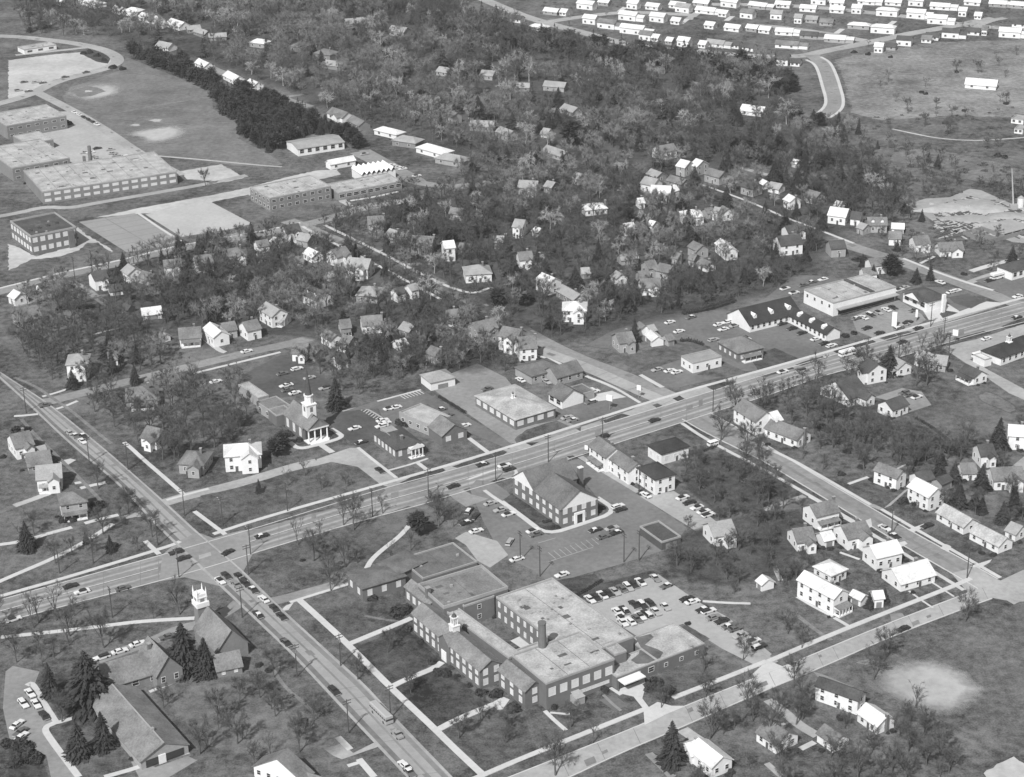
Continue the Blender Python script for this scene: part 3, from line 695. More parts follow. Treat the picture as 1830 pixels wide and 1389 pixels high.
# ---- second school and courts
crop(0, 340)
patch('gravel_strip', [(680, 195), (1000, 125), (1500, 35), (1826, -30), (2400, -150), (2340, -95), (1826, 20), (1540, 75), (1300, 150), (960, 168)], GRAVEL)
patch('sports_court', [(560, 225), (955, 163), (1270, 362), (1150, 400), (900, 442)], mat('court_surface', .27, .15, .6, .05))
patch('sports_court', [(1030, 172), (1490, 80), (1790, 238), (1640, 275), (1285, 332)], mat('court_surface_pale', .40, .18, .5, .05))
for i in range(7):
    f = (i + .5) / 7; ribbon('court_line', [(560 + 340 * f, 225 + 217 * f), (955 + 315 * f, 163 + 199 * f)], .5, mat('court_paint', .2, .1), block=False)
ribbon('court_line', [(735, 192), (920, 300), (1115, 415)], .7, TAR, block=False)
ribbon('path', [(975, 160), (1120, 260), (1285, 362)], 1.6, WALK)
patch('driveway', [(60, 570), (110, 548), (220, 492), (330, 482), (430, 470), (560, 425), (620, 375), (690, 372), (795, 442), (805, 428), (620, 320), (550, 262), (540, 300), (560, 345), (400, 432), (250, 472), (110, 395), (60, 380)], GRAVEL)
ribbon('road', [(-250, 225), (105, 168), (320, 115), (480, 130), (700, 88), (1100, 20), (1500, -50), (1750, -105)], 5, ROADL)
ribbon('road', [(-300, 800), (105, 690), (480, 595), (850, 522), (1280, 408), (1826, 320), (2140, 250), (2400, 185), (2600, 110), (2870, 75), (3060, 40)], 8, ROAD)
ribbon('sidewalk', [(-300, 770), (105, 670), (480, 575), (850, 500), (1280, 387), (1826, 300), (2130, 232)], 1.6, WALK, raise_=.1)
ribbon('road', [(105, 820), (300, 765), (520, 705), (560, 690)], 4, ROAD)
ribbon('lane', [(510, 650), (620, 710), (720, 785), (860, 880), (960, 945), (1080, 1035), (1160, 1080)], 4, ROAD)
ribbon('path', [(640, 770), (700, 750), (860, 735)], 3, ROAD); ribbon('path', [(660, 1025), (740, 1003), (920, 960)], 1.5, WALK); ribbon('path', [(920, 935), (1000, 915)], 4, GRAVEL)
patch('driveway', [(1240, 890), (1290, 880), (1360, 950), (1450, 945), (1460, 965), (1380, 1000), (1320, 975)], GRAVEL)
ribbon('driveway', [(1400, 1010), (1560, 1140), (1600, 1150)], 2.6, GRAVEL)
ribbon('road', [(340, 1500), (700, 1410), (1100, 1310), (1480, 1220), (1826, 1135), (2040, 1095), (2260, 1030), (2500, 960)], 7, ROAD)
ribbon('sidewalk', [(1370, 1302), (1600, 1245), (1826, 1190), (1990, 1150)], 1.6, WALK, raise_=.1)
patch('parking_lot', [(1700, 1320), (2000, 1165), (2240, 1290), (2390, 1389), (2200, 1450), (1900, 1480)], ASPHD)
crop(460, 340)
ribbon('road', [(215, 215), (350, 270), (560, 360), (800, 450), (960, 510), (1180, 610), (1400, 715), (1700, 880), (1950, 1040), (2250, 1190), (2600, 1320), (2830, 1420), (3000, 1500)], 9, ROAD)
ribbon('sidewalk', [(480, 250), (760, 385), (1020, 520), (1290, 660), (1440, 715), (1540, 735), (1660, 690)], 1.8, WALK, raise_=.1)
ribbon('sidewalk', [(320, 258), (590, 402), (800, 505), (1060, 645), (1300, 775)], 1.7, WALK, raise_=.1)
patch('driveway', [(1010, 545), (1060, 520), (1150, 512), (1170, 525), (1080, 555), (1180, 575), (1150, 590), (1050, 560)], GRAVEL)
ribbon('path', [(860, 435), (970, 400)], 1.5, WALK); ribbon('path', [(735, 665), (870, 640)], 2.5, GRAVEL); ribbon('path', [(520, 780), (620, 860), (700, 920)], 2.5, ROAD)
ribbon('path', [(740, 830), (750, 895), (830, 890)], 1.8, WALK)
patch('gravel_strip', [(560, 65), (620, 60), (680, 110), (640, 118)], GRAVEL)
ribbon('road', [(720, 140), (960, 95), (1200, 45)], 6, ROADL); ribbon('path', [(660, 75), (820, 50), (1000, 10)], 2, WALK)
patch('lawn', [(1440, 1389), (1560, 1290), (1640, 1330), (1560, 1389)], mat('bare_yard', .26, .3, .5, .1))
# ---- upper centre streets, upper right
crop(920, 0)
ribbon('road', [(540, 1160), (640, 1130), (830, 1095)], 6, ROAD); ribbon('road', [(770, 1150), (930, 1215), (1060, 1280), (1220, 1335)], 5, ROAD)
ribbon('road', [(1600, 1190), (1826, 1250)], 4, ROADL); ribbon('road', [(1400, 870), (1560, 900), (1640, 930), (1560, 960), (1280, 1000)], 5, turf('worn_turf', .15, .22))
ribbon('road', [(-340, -55), (0, 90), (110, 130), (300, 185), (500, 235), (700, 290), (850, 325), (1070, 350)], 10, ROADL, extend=40)
ribbon('road', [(1290, 360), (1500, 385), (1826, 405), (2060, 398), (2180, 365), (2480, 310), (2790, 240), (3000, 205), (3400, 130)], 10, ROADL)
ribbon('road', [(240, 155), (430, 125), (760, 85), (1050, 95), (1300, 110)], 9, ROADL); ribbon('road', [(1230, 140), (1300, 85), (1400, 50)], 6, ROADL)
ribbon('road', [(1700, 180), (1900, 195), (2200, 235), (2480, 290)], 9, ROADL)
ribbon('road', [(1300, 30), (1826, 35), (2200, 55), (2700, 110), (2900, 130), (3100, 165), (3300, 190), (3700, 210)], 10, ROADL)
ribbon('road', [(3280, 185), (3380, 145), (3480, 128)], 6, ROADL)
for dx, dy in ((740, 75), (1180, 160), (1500, 140), (2280, 230), (2650, 175), (2180, 20)): ribbon('driveway', [(dx, dy + 8), (dx + 45, dy - 25)], 4, WALK)
crop(1370, 0)
ribbon('road', [(315, 390), (370, 425), (420, 500), (455, 600), (485, 700), (470, 770), (400, 810), (360, 835)], 10, ROAD)
ribbon('sidewalk', [(280, 425), (335, 450), (365, 500), (395, 610), (425, 710), (410, 765), (345, 815)], 2, WALK, raise_=.1)
ribbon('sidewalk', [(385, 405), (450, 440), (490, 520), (520, 610), (550, 720), (530, 785), (440, 840)], 2, WALK, raise_=.1)
patch('field', [(850, 440), (1000, 405), (1200, 408), (1300, 450), (1445, 470), (1330, 510), (1150, 540), (1050, 585), (900, 585), (850, 520)], DRYF)
patch('field', [(1650, 495), (1900, 455), (1900, 560), (1740, 525)], DRYF)
patch('field', [(480, 420), (700, 380), (1200, 300), (1900, 280), (1900, 840), (1400, 820), (800, 850), (600, 800), (560, 600)], ROUGH, False)
patch('field', [(820, 1080), (1100, 1030), (1500, 1110), (1900, 1200), (1900, 1320), (1400, 1300), (1200, 1180), (850, 1150)], DRYG, False)
ribbon('path', [(890, 915), (1050, 950), (1230, 985), (1480, 1000), (1720, 985), (1900, 970)], 1.8, GRAVEL)
ribbon('path', [(770, 680), (840, 790)], 2.5, turf('worn_turf', .15, .22))
crop(1370, 340)
patch('building_site', [(985, 100), (1130, 60), (1300, 50), (1440, -10), (1520, 0), (1700, 80), (1900, 170), (1900, 380), (1750, 370), (1540, 290), (1400, 330), (1250, 270), (1110, 170)], mat('graded_earth', .30, .3, .3, .04))
ribbon('road', [(-470, 5), (-160, 110), (120, 195), (400, 310), (600, 400), (800, 460), (990, 520), (1250, 612), (1600, 742), (1760, 800), (1900, 850)], 9, ROAD)
ribbon('sidewalk', [(970, 485), (1080, 528), (1180, 572), (1400, 650), (1610, 712)], 1.6, WALK, raise_=.1)
ribbon('sidewalk', [(-460, -40), (-100, 90), (120, 190), (270, 245), (620, 378)], 1.6, WALK, raise_=.1)
ribbon('path', [(1090, 520), (1190, 470)], 1.6, WALK); ribbon('gravel_path', [(1450, 575), (1600, 528), (1780, 485)], 3.5, WALK)
ribbon('driveway', [(1420, 660), (1560, 610), (1640, 585)], 4, ROADL)
patch('parking_lot', [(1480, 640), (1600, 605), (1900, 540), (1900, 760), (1820, 790), (1740, 770)], ASPH)
patch('parking_lot', [(920, 760), (1040, 680), (1250, 690), (1560, 800), (1640, 810), (1480, 870), (1260, 920), (1100, 880)], ASPH)
patch('forecourt', [(1100, 840), (1260, 790), (1370, 860), (1560, 790), (1690, 800), (1330, 920), (1150, 920)], WALK)
patch('lawn', [(1250, 850), (1360, 870), (1250, 910), (1230, 880)], LAWND, False)
patch('lawn', [(1290, 760), (1420, 735), (1545, 790), (1450, 840), (1330, 800)], ASPHD, False)
patch('parking_lot', [(600, 900), (920, 770), (1100, 880), (1130, 920), (1030, 980), (760, 1050), (640, 1000)], ROAD)
patch('parking_lot', [(-480, 960), (-200, 850), (0, 760), (200, 600), (480, 610), (560, 680), (280, 720), (160, 760), (120, 800), (460, 1080), (520, 1110), (440, 1140), (220, 1210), (0, 1270), (-300, 1300)], ASPH)
patch('lawn', [(-120, 1180), (60, 1120), (230, 1195), (60, 1260), (-60, 1280)], LAWND, False)
patch('parking_lot', [(1240, 1110), (1480, 1060), (1640, 1010), (1900, 910), (1900, 1020), (1700, 1090), (1500, 1180), (1440, 1200), (1600, 1290), (1900, 1450), (1900, 1520), (1720, 1440), (1460, 1260)], ROADL)
patch('lawn', [(1680, 1215), (1900, 1130), (1900, 1290)], LAWN, False)
crop(920, 340)
patch('lawn', [(690, 1200), (1170, 1080), (1330, 1110), (1400, 1150), (1190, 1200), (900, 1290)], LAWN)
patch('parking_lot', [(500, 1100), (690, 1000), (1000, 890), (1400, 850), (1560, 860), (1600, 960), (1480, 1100), (1380, 1110), (1200, 1060), (900, 1090)], ASPH)
patch('parking_lot', [(900, 1290), (1180, 1200), (1480, 1200), (1640, 1290), (1160, 1400), (1000, 1400)], ASPH)
patch('lawn', [(1290, 1310), (1480, 1215), (1640, 1290), (1460, 1330)], LAWN, False)
ribbon('driveway', [(890, 1310), (1050, 1400)], 2, WALK); ribbon('path', [(680, 920), (880, 880)], 3, ROAD)
# ---- the highway (family A) and its kerb-side grass
HN = [(134, 1035), (285, 993), (380, 966), (460, 943), (692, 871), (795, 844), (908, 811), (963, 796), (1079, 757), (1127, 744), (1250, 706), (1346, 676), (1471, 640), (1566, 612), (1647, 590), (1830, 540)]
HS = [(151, 1074), (318, 1030), (400, 1006), (460, 987), (621, 938), (762, 900), (825, 880), (908, 856), (941, 846), (1041, 813), (1121, 786), (1215, 757), (1265, 740), (1380, 705), (1471, 671), (1592, 643), (1682, 616), (1770, 591), (1830, 576)]
HN = [shift(HN[1], HN[0], 900)] + HN + [shift(HN[-2], HN[-1], 800)]; HS = [shift(HS[1], HS[0], 900)] + HS + [shift(HS[-2], HS[-1], 860)]
crop(0, 0, 1)
patch('sidewalk_apron', HN[5:16] + [(1830, 533), (1786, 544), (1622, 588), (1370, 660), (1187, 710), (1036, 759), (873, 811), (689, 862)], ROADL)
patch('highway', HN + HS[::-1], ROAD)
_MIDS = []
def lane(f):
    def at(c, x):
        for a, b in zip(c[:-1], c[1:]):
            if a[0] <= x <= b[0]: return a[1] + (b[1] - a[1]) * (x - a[0]) / (b[0] - a[0])
    return [(x, at(HN, x) * (1 - f) + at(HS, x) * f) for x in range(-200, 1980, 60)]
for f in (.17, .37, .63, .83): ribbon('oil_streak', lane(f), 1.1, TAR, block=False)
for f in (.27, .73): ribbon('lane_wear', lane(f), 1.0, ROADL, block=False)
ribbon('lane_line', lane(.5), .5, mat('oil_streak_dark', .15, .3, .4, .1), block=False); ribbon('lane_line', lane(.48), .3, PAINT, block=False)
seams([(P(*a)[:2], P(*b)[:2]) for a, b in zip(lane(.03), lane(.97))])
ribbon('kerb', lane(.005), .35, WALK, raise_=.1, block=False); ribbon('kerb', lane(.995), .35, WALK, raise_=.1, block=False)
ribbon('sidewalk', [(-200, 1124), (24, 1059), (100, 1038), (305, 976), (322, 968)], 1.8, WALK, raise_=.12)
ribbon('sidewalk', [(381, 955), (460, 929), (575, 896), (689, 864), (873, 811), (1036, 759), (1187, 710), (1370, 660), (1622, 588), (1786, 544), (1830, 532)], 1.8, WALK, raise_=.12)
crop(460, 690)
for p in ([(1005, 688), (1100, 642), (1310, 580), (1338, 598), (1250, 640), (1060, 690)], [(1380, 572), (1560, 510), (1740, 455), (1775, 468), (1730, 500), (1560, 545), (1420, 582)],
          [(1450, 738), (1600, 690), (1740, 652), (1772, 662), (1640, 705), (1500, 755)], [(1190, 828), (1240, 790), (1350, 765), (1385, 778), (1320, 808), (1215, 835)],
          [(0, 965), (300, 878), (600, 790), (905, 700), (920, 718), (860, 742), (600, 815), (300, 905), (0, 1000)]): patch('grass_verge', p, LAWND, False)
crop(920, 690)
for p in ([(630, 245), (760, 195), (815, 212), (640, 265)], [(75, 405), (120, 385), (170, 400), (120, 425)], [(770, 15), (850, 10), (880, 30), (820, 48)], [(420, 295), (470, 285), (465, 322)], [(1120, 88), (1170, 68), (1215, 98), (1160, 112)],
          [(920, 110), (980, 98), (1010, 112), (940, 125)], [(975, 135), (1020, 122), (1048, 138), (1010, 158)], [(370, 500), (410, 492), (445, 508), (410, 525)], [(440, 528), (480, 528), (570, 578), (510, 575)], [(480, 480), (600, 440), (640, 430), (590, 470), (500, 490)],
          [(1180, 255), (1250, 235), (1290, 250), (1230, 275)], [(1240, 290), (1290, 275), (1300, 285), (1255, 300)], [(690, 100), (830, 90), (870, 120), (690, 175), (620, 170)], [(1360, 5), (1480, -30), (1560, -30), (1420, 35)]): patch('grass_verge', p, LAWND, False)
crop(1370, 340)
for p in ([(465, 1140), (640, 1095), (750, 1062), (780, 1078), (640, 1125), (500, 1160)], [(200, 1240), (330, 1195), (400, 1178), (405, 1195), (250, 1245)], [(1245, 1092), (1400, 1035), (1540, 1000), (1595, 1010), (1440, 1060), (1290, 1108)],
          [(1065, 1140), (1150, 1118), (1175, 1130), (1090, 1155)], [(1665, 965), (1826, 905), (1900, 890), (1900, 930), (1710, 985)], [(780, 1045), (1000, 1000), (1080, 1010), (860, 1070)], [(-60, 1320), (180, 1255), (200, 1265), (0, 1325)]): patch('grass_verge', p, LAWND, False)
# ---- the diagonal road (family B)
crop(0, 0, 1)
DR = [(40, 692), (88, 723), (191, 808), (292, 897), (353, 954), (431, 1020), (505, 1093), (586, 1167), (661, 1235), (697, 1277), (800, 1384)]
DL = [(25, 697), (65, 733), (108, 776), (161, 821), (222, 871), (275, 932), (315, 970), (387, 1038), (460, 1107), (528, 1172), (616, 1266), (661, 1314), (732, 1389)]
DR = [shift(DR[1], DR[0], 160)] + DR + [shift(DR[-2], DR[-1], 90)]; DL = [shift(DL[1], DL[0], 160)] + DL + [shift(DL[-2], DL[-1], 90)]
patch('road', DR + DL[::-1], mat('diagonal_road', .29, .2, .5, .06))
def mid(a, b, f, n=26):
    def rs(c):
        c = [np.array(p, float) for p in c]; d = np.cumsum([0] + [np.linalg.norm(q - p) for p, q in zip(c[:-1], c[1:])]); t = np.linspace(0, d[-1], n)
        return np.stack([np.interp(t, d, [p[k] for p in c]) for k in (0, 1)], 1)
    A, B = rs(a), rs(b); return [tuple(p) for p in A * (1 - f) + B * f]
ribbon('oil_streak', mid(DR, DL, .13), 1.6, TAR, block=False); ribbon('oil_streak', mid(DR, DL, .93), 2.4, mat('oil_streak_dark', .15, .3, .4, .1), block=False); ribbon('oil_streak', mid(DR, DL, .5), .7, TAR, block=False)
seams([(P(*a)[:2], P(*b)[:2]) for a, b in zip(mid(DR, DL, .03), mid(DR, DL, .97))])
ribbon('kerb', mid(DR, DL, -.02), .6, ROADL, raise_=.1, block=False); ribbon('kerb', mid(DR, DL, 1.03), .9, ROADL, raise_=.1, block=False)
patch('junction', [(318, 968), (353, 952), (381, 962), (440, 946), (452, 990), (436, 1020), (400, 1050), (330, 1032), (285, 1040), (290, 992)], mat('worn_junction', .24, .25, .5, .06))
patch('road_marking', [(355, 993), (376, 987), (378, 993), (356, 1000)], ROADL, False)
crop(0, 690)
ribbon('sidewalk', [(300, 75), (410, 45), (520, 5)], 1.6, WALK); ribbon('sidewalk', [(400, 163), (470, 140), (550, 105)], 1.6, WALK); ribbon('road', [(300, 110), (430, 90), (600, 45), (860, -20), (1100, -60)], 5, ROAD)
ribbon('sidewalk', [(100, -60), (250, 0), (390, 100), (500, 170), (700, 340), (790, 410)], 1.5, turf('worn_turf', .15, .22))
ribbon('sidewalk', [(880, 400), (930, 440), (1010, 515), (1150, 635), (1310, 775)], 1.7, WALK, raise_=.08)
ribbon('sidewalk', [(1380, 890), (1480, 965), (1600, 1055)], 1.7, WALK, raise_=.08); ribbon('sidewalk', [(1030, 1100), (1130, 1195)], 1.8, WALK, raise_=.08)
ribbon('road', [(1165, 830), (1310, 785), (1500, 742), (1700, 690), (1826, 655), (2100, 570), (2250, 540)], 6, ROADL); ribbon('sidewalk', [(1180, 812), (1310, 775), (1480, 730)], 1.4, WALK, raise_=.08)
patch('driveway', [(2250, 520), (2480, 440), (2540, 440), (2830, 660), (2760, 720), (2700, 700), (2540, 575), (2350, 540), (2230, 570)], ROADL)
ribbon('sidewalk', [(2540, 438), (2640, 520), (2815, 655)], 1.3, WALK, raise_=.1)
ribbon('path', [(-150, 1140), (100, 1115), (240, 1080), (350, 1045), (510, 1003)], 2.0, WALK, raise_=.08); ribbon('path', [(600, 975), (720, 942), (840, 915)], 2.0, WALK, raise_=.08)
ribbon('path', [(-100, 1430), (100, 1342), (400, 1215), (600, 1108), (700, 1045), (800, 978)], 2.0, WALK, raise_=.08)
patch('driveway', [(880, 920), (1000, 890), (1050, 930), (1090, 970), (1030, 930), (960, 930), (900, 945)], ROADL)
ribbon('path', [(100, 850), (200, 815), (350, 760)], 3, GRAVEL); patch('driveway', [(410, 535), (500, 515), (540, 525), (480, 560), (420, 555)], WALK); ribbon('path', [(570, 725), (650, 705), (750, 685)], 2.2, WALK)
ribbon('path', [(100, 215), (180, 210), (270, 200)], 1.8, WALK); ribbon('path', [(530, 690), (590, 680)], 2, WALK)
ribbon('path', [(150, 235), (260, 360), (430, 520), (600, 690), (740, 840)], 1.5, turf('worn_turf', .15, .22), block=False)
patch('lawn', [(1420, 780), (1700, 720), (2100, 600), (2400, 560), (2560, 600), (2740, 740), (2680, 780), (2300, 885), (1840, 1010), (1520, 1050), (1400, 890)], LAWN, False)
# ---- church yard, bank, shops north of the highway
crop(470, 680, 7.957)
patch('parking_lot', [(870, 500), (1130, 430), (1400, 370), (1690, 530), (1830, 610), (1560, 830), (1500, 930), (1340, 960), (1150, 800), (1000, 680)], ASPHD)
ribbon('walk', [(1130, 440), (1400, 372), (1560, 450), (1690, 530)], 1.0, ROADL, block=False)
ribbon('sidewalk', [(380, 880), (510, 985), (830, 905), (1150, 812), (1060, 740), (970, 690)], 2.0, WALK, raise_=.08); ribbon('sidewalk', [(830, 920), (990, 1030)], 2.4, WALK, raise_=.08)
for i in range(8): ribbon('parking_line', [(1440 + 34 * i, 395 + 21 * i), (1395 + 34 * i, 430 + 21 * i)], .35, PAINT, block=False)
crop(460, 690)
patch('parking_lot', [(620, 180), (850, 105), (1160, 28), (1440, 190), (1820, 420), (1780, 450), (1500, 330), (1330, 215), (1210, 130), (1050, 180), (1000, 330), (900, 270), (860, 160)], ASPH)
for i in range(7): ribbon('parking_line', [(1015 + 22 * i, 72 - 6 * i), (1050 + 22 * i, 92 - 6 * i)], .35, PAINT, block=False)
ribbon('sidewalk', [(850, 110), (1000, 70), (1160, 28)], 1.2, WALK); ribbon('kerb', [(1170, -5), (1300, 80), (1480, 195)], 1.0, mat('dark_kerb', .07), block=False)
ribbon('sidewalk', [(1500, 370), (1640, 475)], 1.8, WALK, raise_=.08); ribbon('sidewalk', [(1130, 540), (1210, 600)], 1.8, WALK); ribbon('sidewalk', [(930, 600), (1080, 560), (1210, 515)], 1.2, WALK)
patch('parking_lot', [(1180, -20), (1330, -70), (1560, -160), (1760, -60), (1826, 20), (1560, 110), (1826, 300), (2150, 240), (2300, 290), (2000, 400), (1800, 410), (1480, 190)], ROAD)
patch('lawn', [(1820, 380), (1910, 310), (2120, 245), (2230, 290), (2000, 365), (1840, 410)], LAWN, False)
crop(920, 690)
patch('parking_lot', [(280, 200), (520, 60), (700, 10), (900, 130), (830, 170), (470, 290), (400, 270)], ASPH); patch('forecourt', [(530, 70), (690, 35), (790, 80), (700, 95), (590, 110)], WALK)
ribbon('road', [(160, -260), (330, -200), (540, -120), (760, -20), (940, 60), (1110, 130)], 7, ROADL)
ribbon('sidewalk', [(-10, -240), (220, -210), (470, -80), (690, 0), (890, 122)], 1.4, WALK, raise_=.08)
# ---- east street
crop(1370, 690)
ES = [(-600, 235), (-440, 330), (-40, 525), (0, 548), (400, 790), (680, 958), (930, 1110), (1380, 1368), (1500, 1440)]; EN = [(-400, 190), (-200, 300), (0, 418), (300, 608), (720, 852), (1050, 1045), (1290, 1175), (1500, 1290), (1640, 1370)]
patch('road', EN + ES[::-1], ROAD)
seams([(G(*a)[:2], G(*b)[:2]) for a, b in zip(mid(EN, ES, .03), mid(EN, ES, .97))])
ribbon('oil_streak', mid(EN, ES, .5), 1.6, TAR, block=False)
ribbon('kerb', EN, .4, WALK, raise_=.1, block=False); ribbon('kerb', ES, .4, WALK, raise_=.1, block=False)
ribbon('sidewalk', [(-40, 425), (160, 512), (420, 660), (740, 845)], 1.5, WALK, raise_=.1); ribbon('sidewalk', [(815, 875), (1050, 1012), (1320, 1165), (1660, 1362)], 1.5, WALK, raise_=.1)
ribbon('sidewalk', [(-600, 265), (-430, 380), (0, 605), (400, 832), (640, 975)], 1.5, WALK, raise_=.1); ribbon('sidewalk', [(690, 1015), (1000, 1205), (1310, 1395), (1400, 1450)], 1.5, WALK, raise_=.1)
patch('driveway', [(720, 850), (760, 838), (830, 870), (980, 740), (1060, 700), (1000, 740), (880, 850), (800, 880)], ROADL)
for p in ([(1000, 1020), (1110, 980), (1180, 970), (1040, 1040)], [(1230, 1150), (1300, 1100), (1370, 1110), (1310, 1140), (1290, 1180)], [(1440, 1280), (1600, 1230), (1580, 1255), (1500, 1300)], [(660, 970), (740, 940), (750, 1000), (700, 1015)], [(900, 1120), (980, 1100), (1000, 1120), (940, 1150)]): patch('driveway', p, WALK)
ribbon('path', [(-30, 880), (120, 830), (270, 780)], 2.6, ROADL); ribbon('path', [(300, 785), (400, 840)], 1.2, WALK); ribbon('path', [(500, 910), (620, 975)], 1.2, WALK); ribbon('path', [(730, 1055), (860, 1105)], 1.2, WALK); ribbon('path', [(580, 695), (720, 645)], 1.5, WALK)
ribbon('path', [(920, 590), (1000, 550), (1180, 495), (1350, 440)], .9, ROADL, block=False); ribbon('path', [(520, 1180), (660, 1230)], 1.2, WALK); ribbon('path', [(45, 1195), (50, 1270), (100, 1380)], 1.8, ROADL)
patch('parking_lot', [(760, 80), (960, 15), (1100, 40), (1170, 135), (1000, 190), (900, 110)], ROAD)
patch('field', [(1040, 200), (1400, 60), (1560, 0), (1826, 190), (1700, 300), (1330, 420)], FTURF, False); patch('garden_plot', [(1460, 85), (1540, 25), (1640, 60), (1800, 160), (1740, 200)], DRYG)
patch('lawn', [(1090, 1060), (1250, 1000), (1560, 1190), (1600, 1230), (1480, 1240), (1290, 1130)], LAWN, False); patch('driveway', [(1740, 570), (1826, 500), (1900, 540), (1860, 610)], ROADL)
# ---- town hall grounds
crop(900, 800, 5.382)
patch('parking_lot', [(-330, 390), (-260, 310), (-100, 330), (30, 420), (390, 820), (430, 840), (1090, 615), (900, 480), (640, 170), (600, 140), (720, 110), (1150, 350), (1300, 460), (1760, 770), (1640, 960), (1100, 1130), (700, 1240), (480, 1330), (280, 1180), (90, 1090), (-60, 960), (-200, 700)], mat('lot_surface', .165, .36, .5, .05))
patch('parking_lot', [(1310, 470), (1640, 420), (1830, 540), (2080, 740), (1900, 840), (1780, 760)], ROADL)
ribbon('sidewalk', [(-20, 520), (200, 680), (410, 845), (760, 735), (1100, 615), (900, 480)], 2.0, WALK, raise_=.08)
ribbon('sidewalk', [(740, 90), (900, 190), (1100, 310), (1300, 430)], 2.4, ROADL, raise_=.05); ribbon('sidewalk', [(-350, 310), (0, 185), (140, 220), (90, 300)], 1.2, WALK)
patch('lawn', [(0, 500), (90, 440), (560, 770), (420, 815), (200, 660)], LAWND, False)
for i in range(9): ribbon('parking_line', [(430 + 52 * i, 1010 - 17 * i), (500 + 52 * i, 1070 - 17 * i)], .3, mat('faded_paint', .3), block=False)
for a, b in (((430, 1100), (860, 960)), ((330, 920), (500, 870))): ribbon('parking_line', [a, b], .35, mat('faded_paint', .3), block=False)
crop(460, 690)
patch('lawn', [(1190, 840), (1330, 805), (1450, 840), (1430, 885), (1380, 870), (1290, 835)], LAWN, False); patch('driveway', [(1350, 760), (1460, 735), (1520, 770), (1640, 800), (1560, 830), (1480, 860), (1390, 800)], ROAD)
ribbon('path', [(1610, 740), (1690, 800), (1826, 880)], 1.5, WALK)
ribbon('path', [(775, 1295), (810, 1230), (900, 1150), (1020, 1060), (1105, 955)], 1.9, WALK, raise_=.06)
patch('driveway', [(1400, 1080), (1480, 1035), (1700, 1100), (1780, 1200), (1650, 1290), (1560, 1240), (1480, 1130)], ROADL)
patch('lawn', [(0, 1180), (500, 1060), (1070, 850), (1250, 900), (1380, 1080), (700, 1300), (300, 1389), (0, 1280)], LAWN, False)
crop(460, 1039)
ribbon('road', [(60, 150), (150, 135), (320, 90), (520, 35), (700, -10), (1200, -140)], 5, ROAD); ribbon('sidewalk', [(230, 150), (300, 128), (520, 60), (700, 5)], 1.3, WALK, raise_=.06)
patch('sidewalk_apron', [(160, 215), (200, 175), (260, 150), (220, 205)], WALK)
# ---- school grounds
ribbon('sidewalk', [(300, 135), (450, 270), (640, 445), (940, 750), (1250, 1040), (1380, 1170), (1600, 1375)], 2.2, WALK, raise_=.08)
ribbon('sidewalk', [(640, 450), (860, 360), (1030, 290), (1095, 262)], 2.2, WALK, raise_=.06); ribbon('sidewalk', [(945, 752), (1070, 690), (1250, 620), (1310, 575)], 2.2, WALK, raise_=.06)
ribbon('sidewalk', [(1270, 1060), (1400, 990), (1600, 905), (1680, 875)], 2.4, WALK, raise_=.06); patch('sidewalk_apron', [(1660, 865), (1740, 820), (1790, 840), (1740, 910), (1690, 915)], WALK)
patch('lawn', [(340, 145), (700, 30), (1060, 180), (1090, 255), (860, 350), (650, 435)], LAWN, False); patch('lawn', [(690, 470), (1050, 330), (1290, 560), (1060, 680), (940, 735)], LAWND, False)
patch('lawn', [(970, 765), (1310, 610), (1560, 800), (1660, 870), (1270, 1045)], LAWND, False); patch('lawn', [(1320, 1080), (1700, 925), (1900, 1000), (2000, 1240), (1620, 1365)], LAWN, False)
ribbon('path', [(760, 245), (880, 270), (1000, 285)], 1.2, turf('worn_turf', .15, .22), block=False)
ribbon('path', [(100, 610), (200, 760), (330, 860), (430, 970)], 1.2, turf('worn_turf', .15, .22), block=False)
patch('driveway', [(470, 1190), (600, 1150), (680, 1220), (840, 1140), (860, 1175), (700, 1230), (600, 1265), (540, 1240)], ROADL); ribbon('path', [(570, 1105), (660, 1195)], 2.0, WALK); ribbon('path', [(720, 1260), (830, 1389)], 2.0, WALK); ribbon('path', [(640, 1310), (720, 1285)], 1.5, WALK)
crop(720, 1020, 3.155)
patch('parking_lot', [(1040, 190), (1130, 140), (1440, 20), (1600, 130), (1690, 190), (1830, 260), (2080, 470), (2010, 545), (1800, 440), (1580, 300), (1320, 370)], mat('lot_concrete', .34, .2, .5, .05))
patch('lawn', [(870, 55), (1000, 160), (1440, 20), (1400, 0), (1130, 70), (1080, 20)], LAWND, False); patch('lawn', [(1565, 320), (1600, 305), (1730, 385), (1690, 405)], LAWND, False)
ribbon('path', [(1690, 172), (1830, 182), (1960, 185)], 1.4, WALK); ribbon('driveway', [(1820, 300), (1990, 480), (2080, 530)], 6, ROADL)
patch('entrance_walk', [(1215, 690), (1240, 640), (1360, 600), (1370, 650), (1350, 720), (1410, 800), (1460, 830), (1390, 820), (1340, 760), (1300, 710)], WALK); patch('patio', [(605, 395), (660, 370), (738, 415), (680, 445)], WALK, False)
ribbon('sidewalk', [(800, 790), (850, 840), (920, 900)], 1.4, WALK); ribbon('path', [(830, 800), (940, 810)], 1.0, WALK); ribbon('path', [(1170, 660), (1230, 700)], 1.2, WALK)
patch('garden_bed', [(1110, 730), (1190, 700), (1270, 760), (1190, 790)], mat('garden_soil', .13, .35, .7, .1)); ribbon('path', [(1130, 700), (1180, 750), (1230, 790)], 1.0, ROAD)
patch('lawn', [(1350, 640), (1420, 600), (1740, 480), (1900, 540), (1780, 620), (1480, 740), (1400, 720)], LAWN, False)
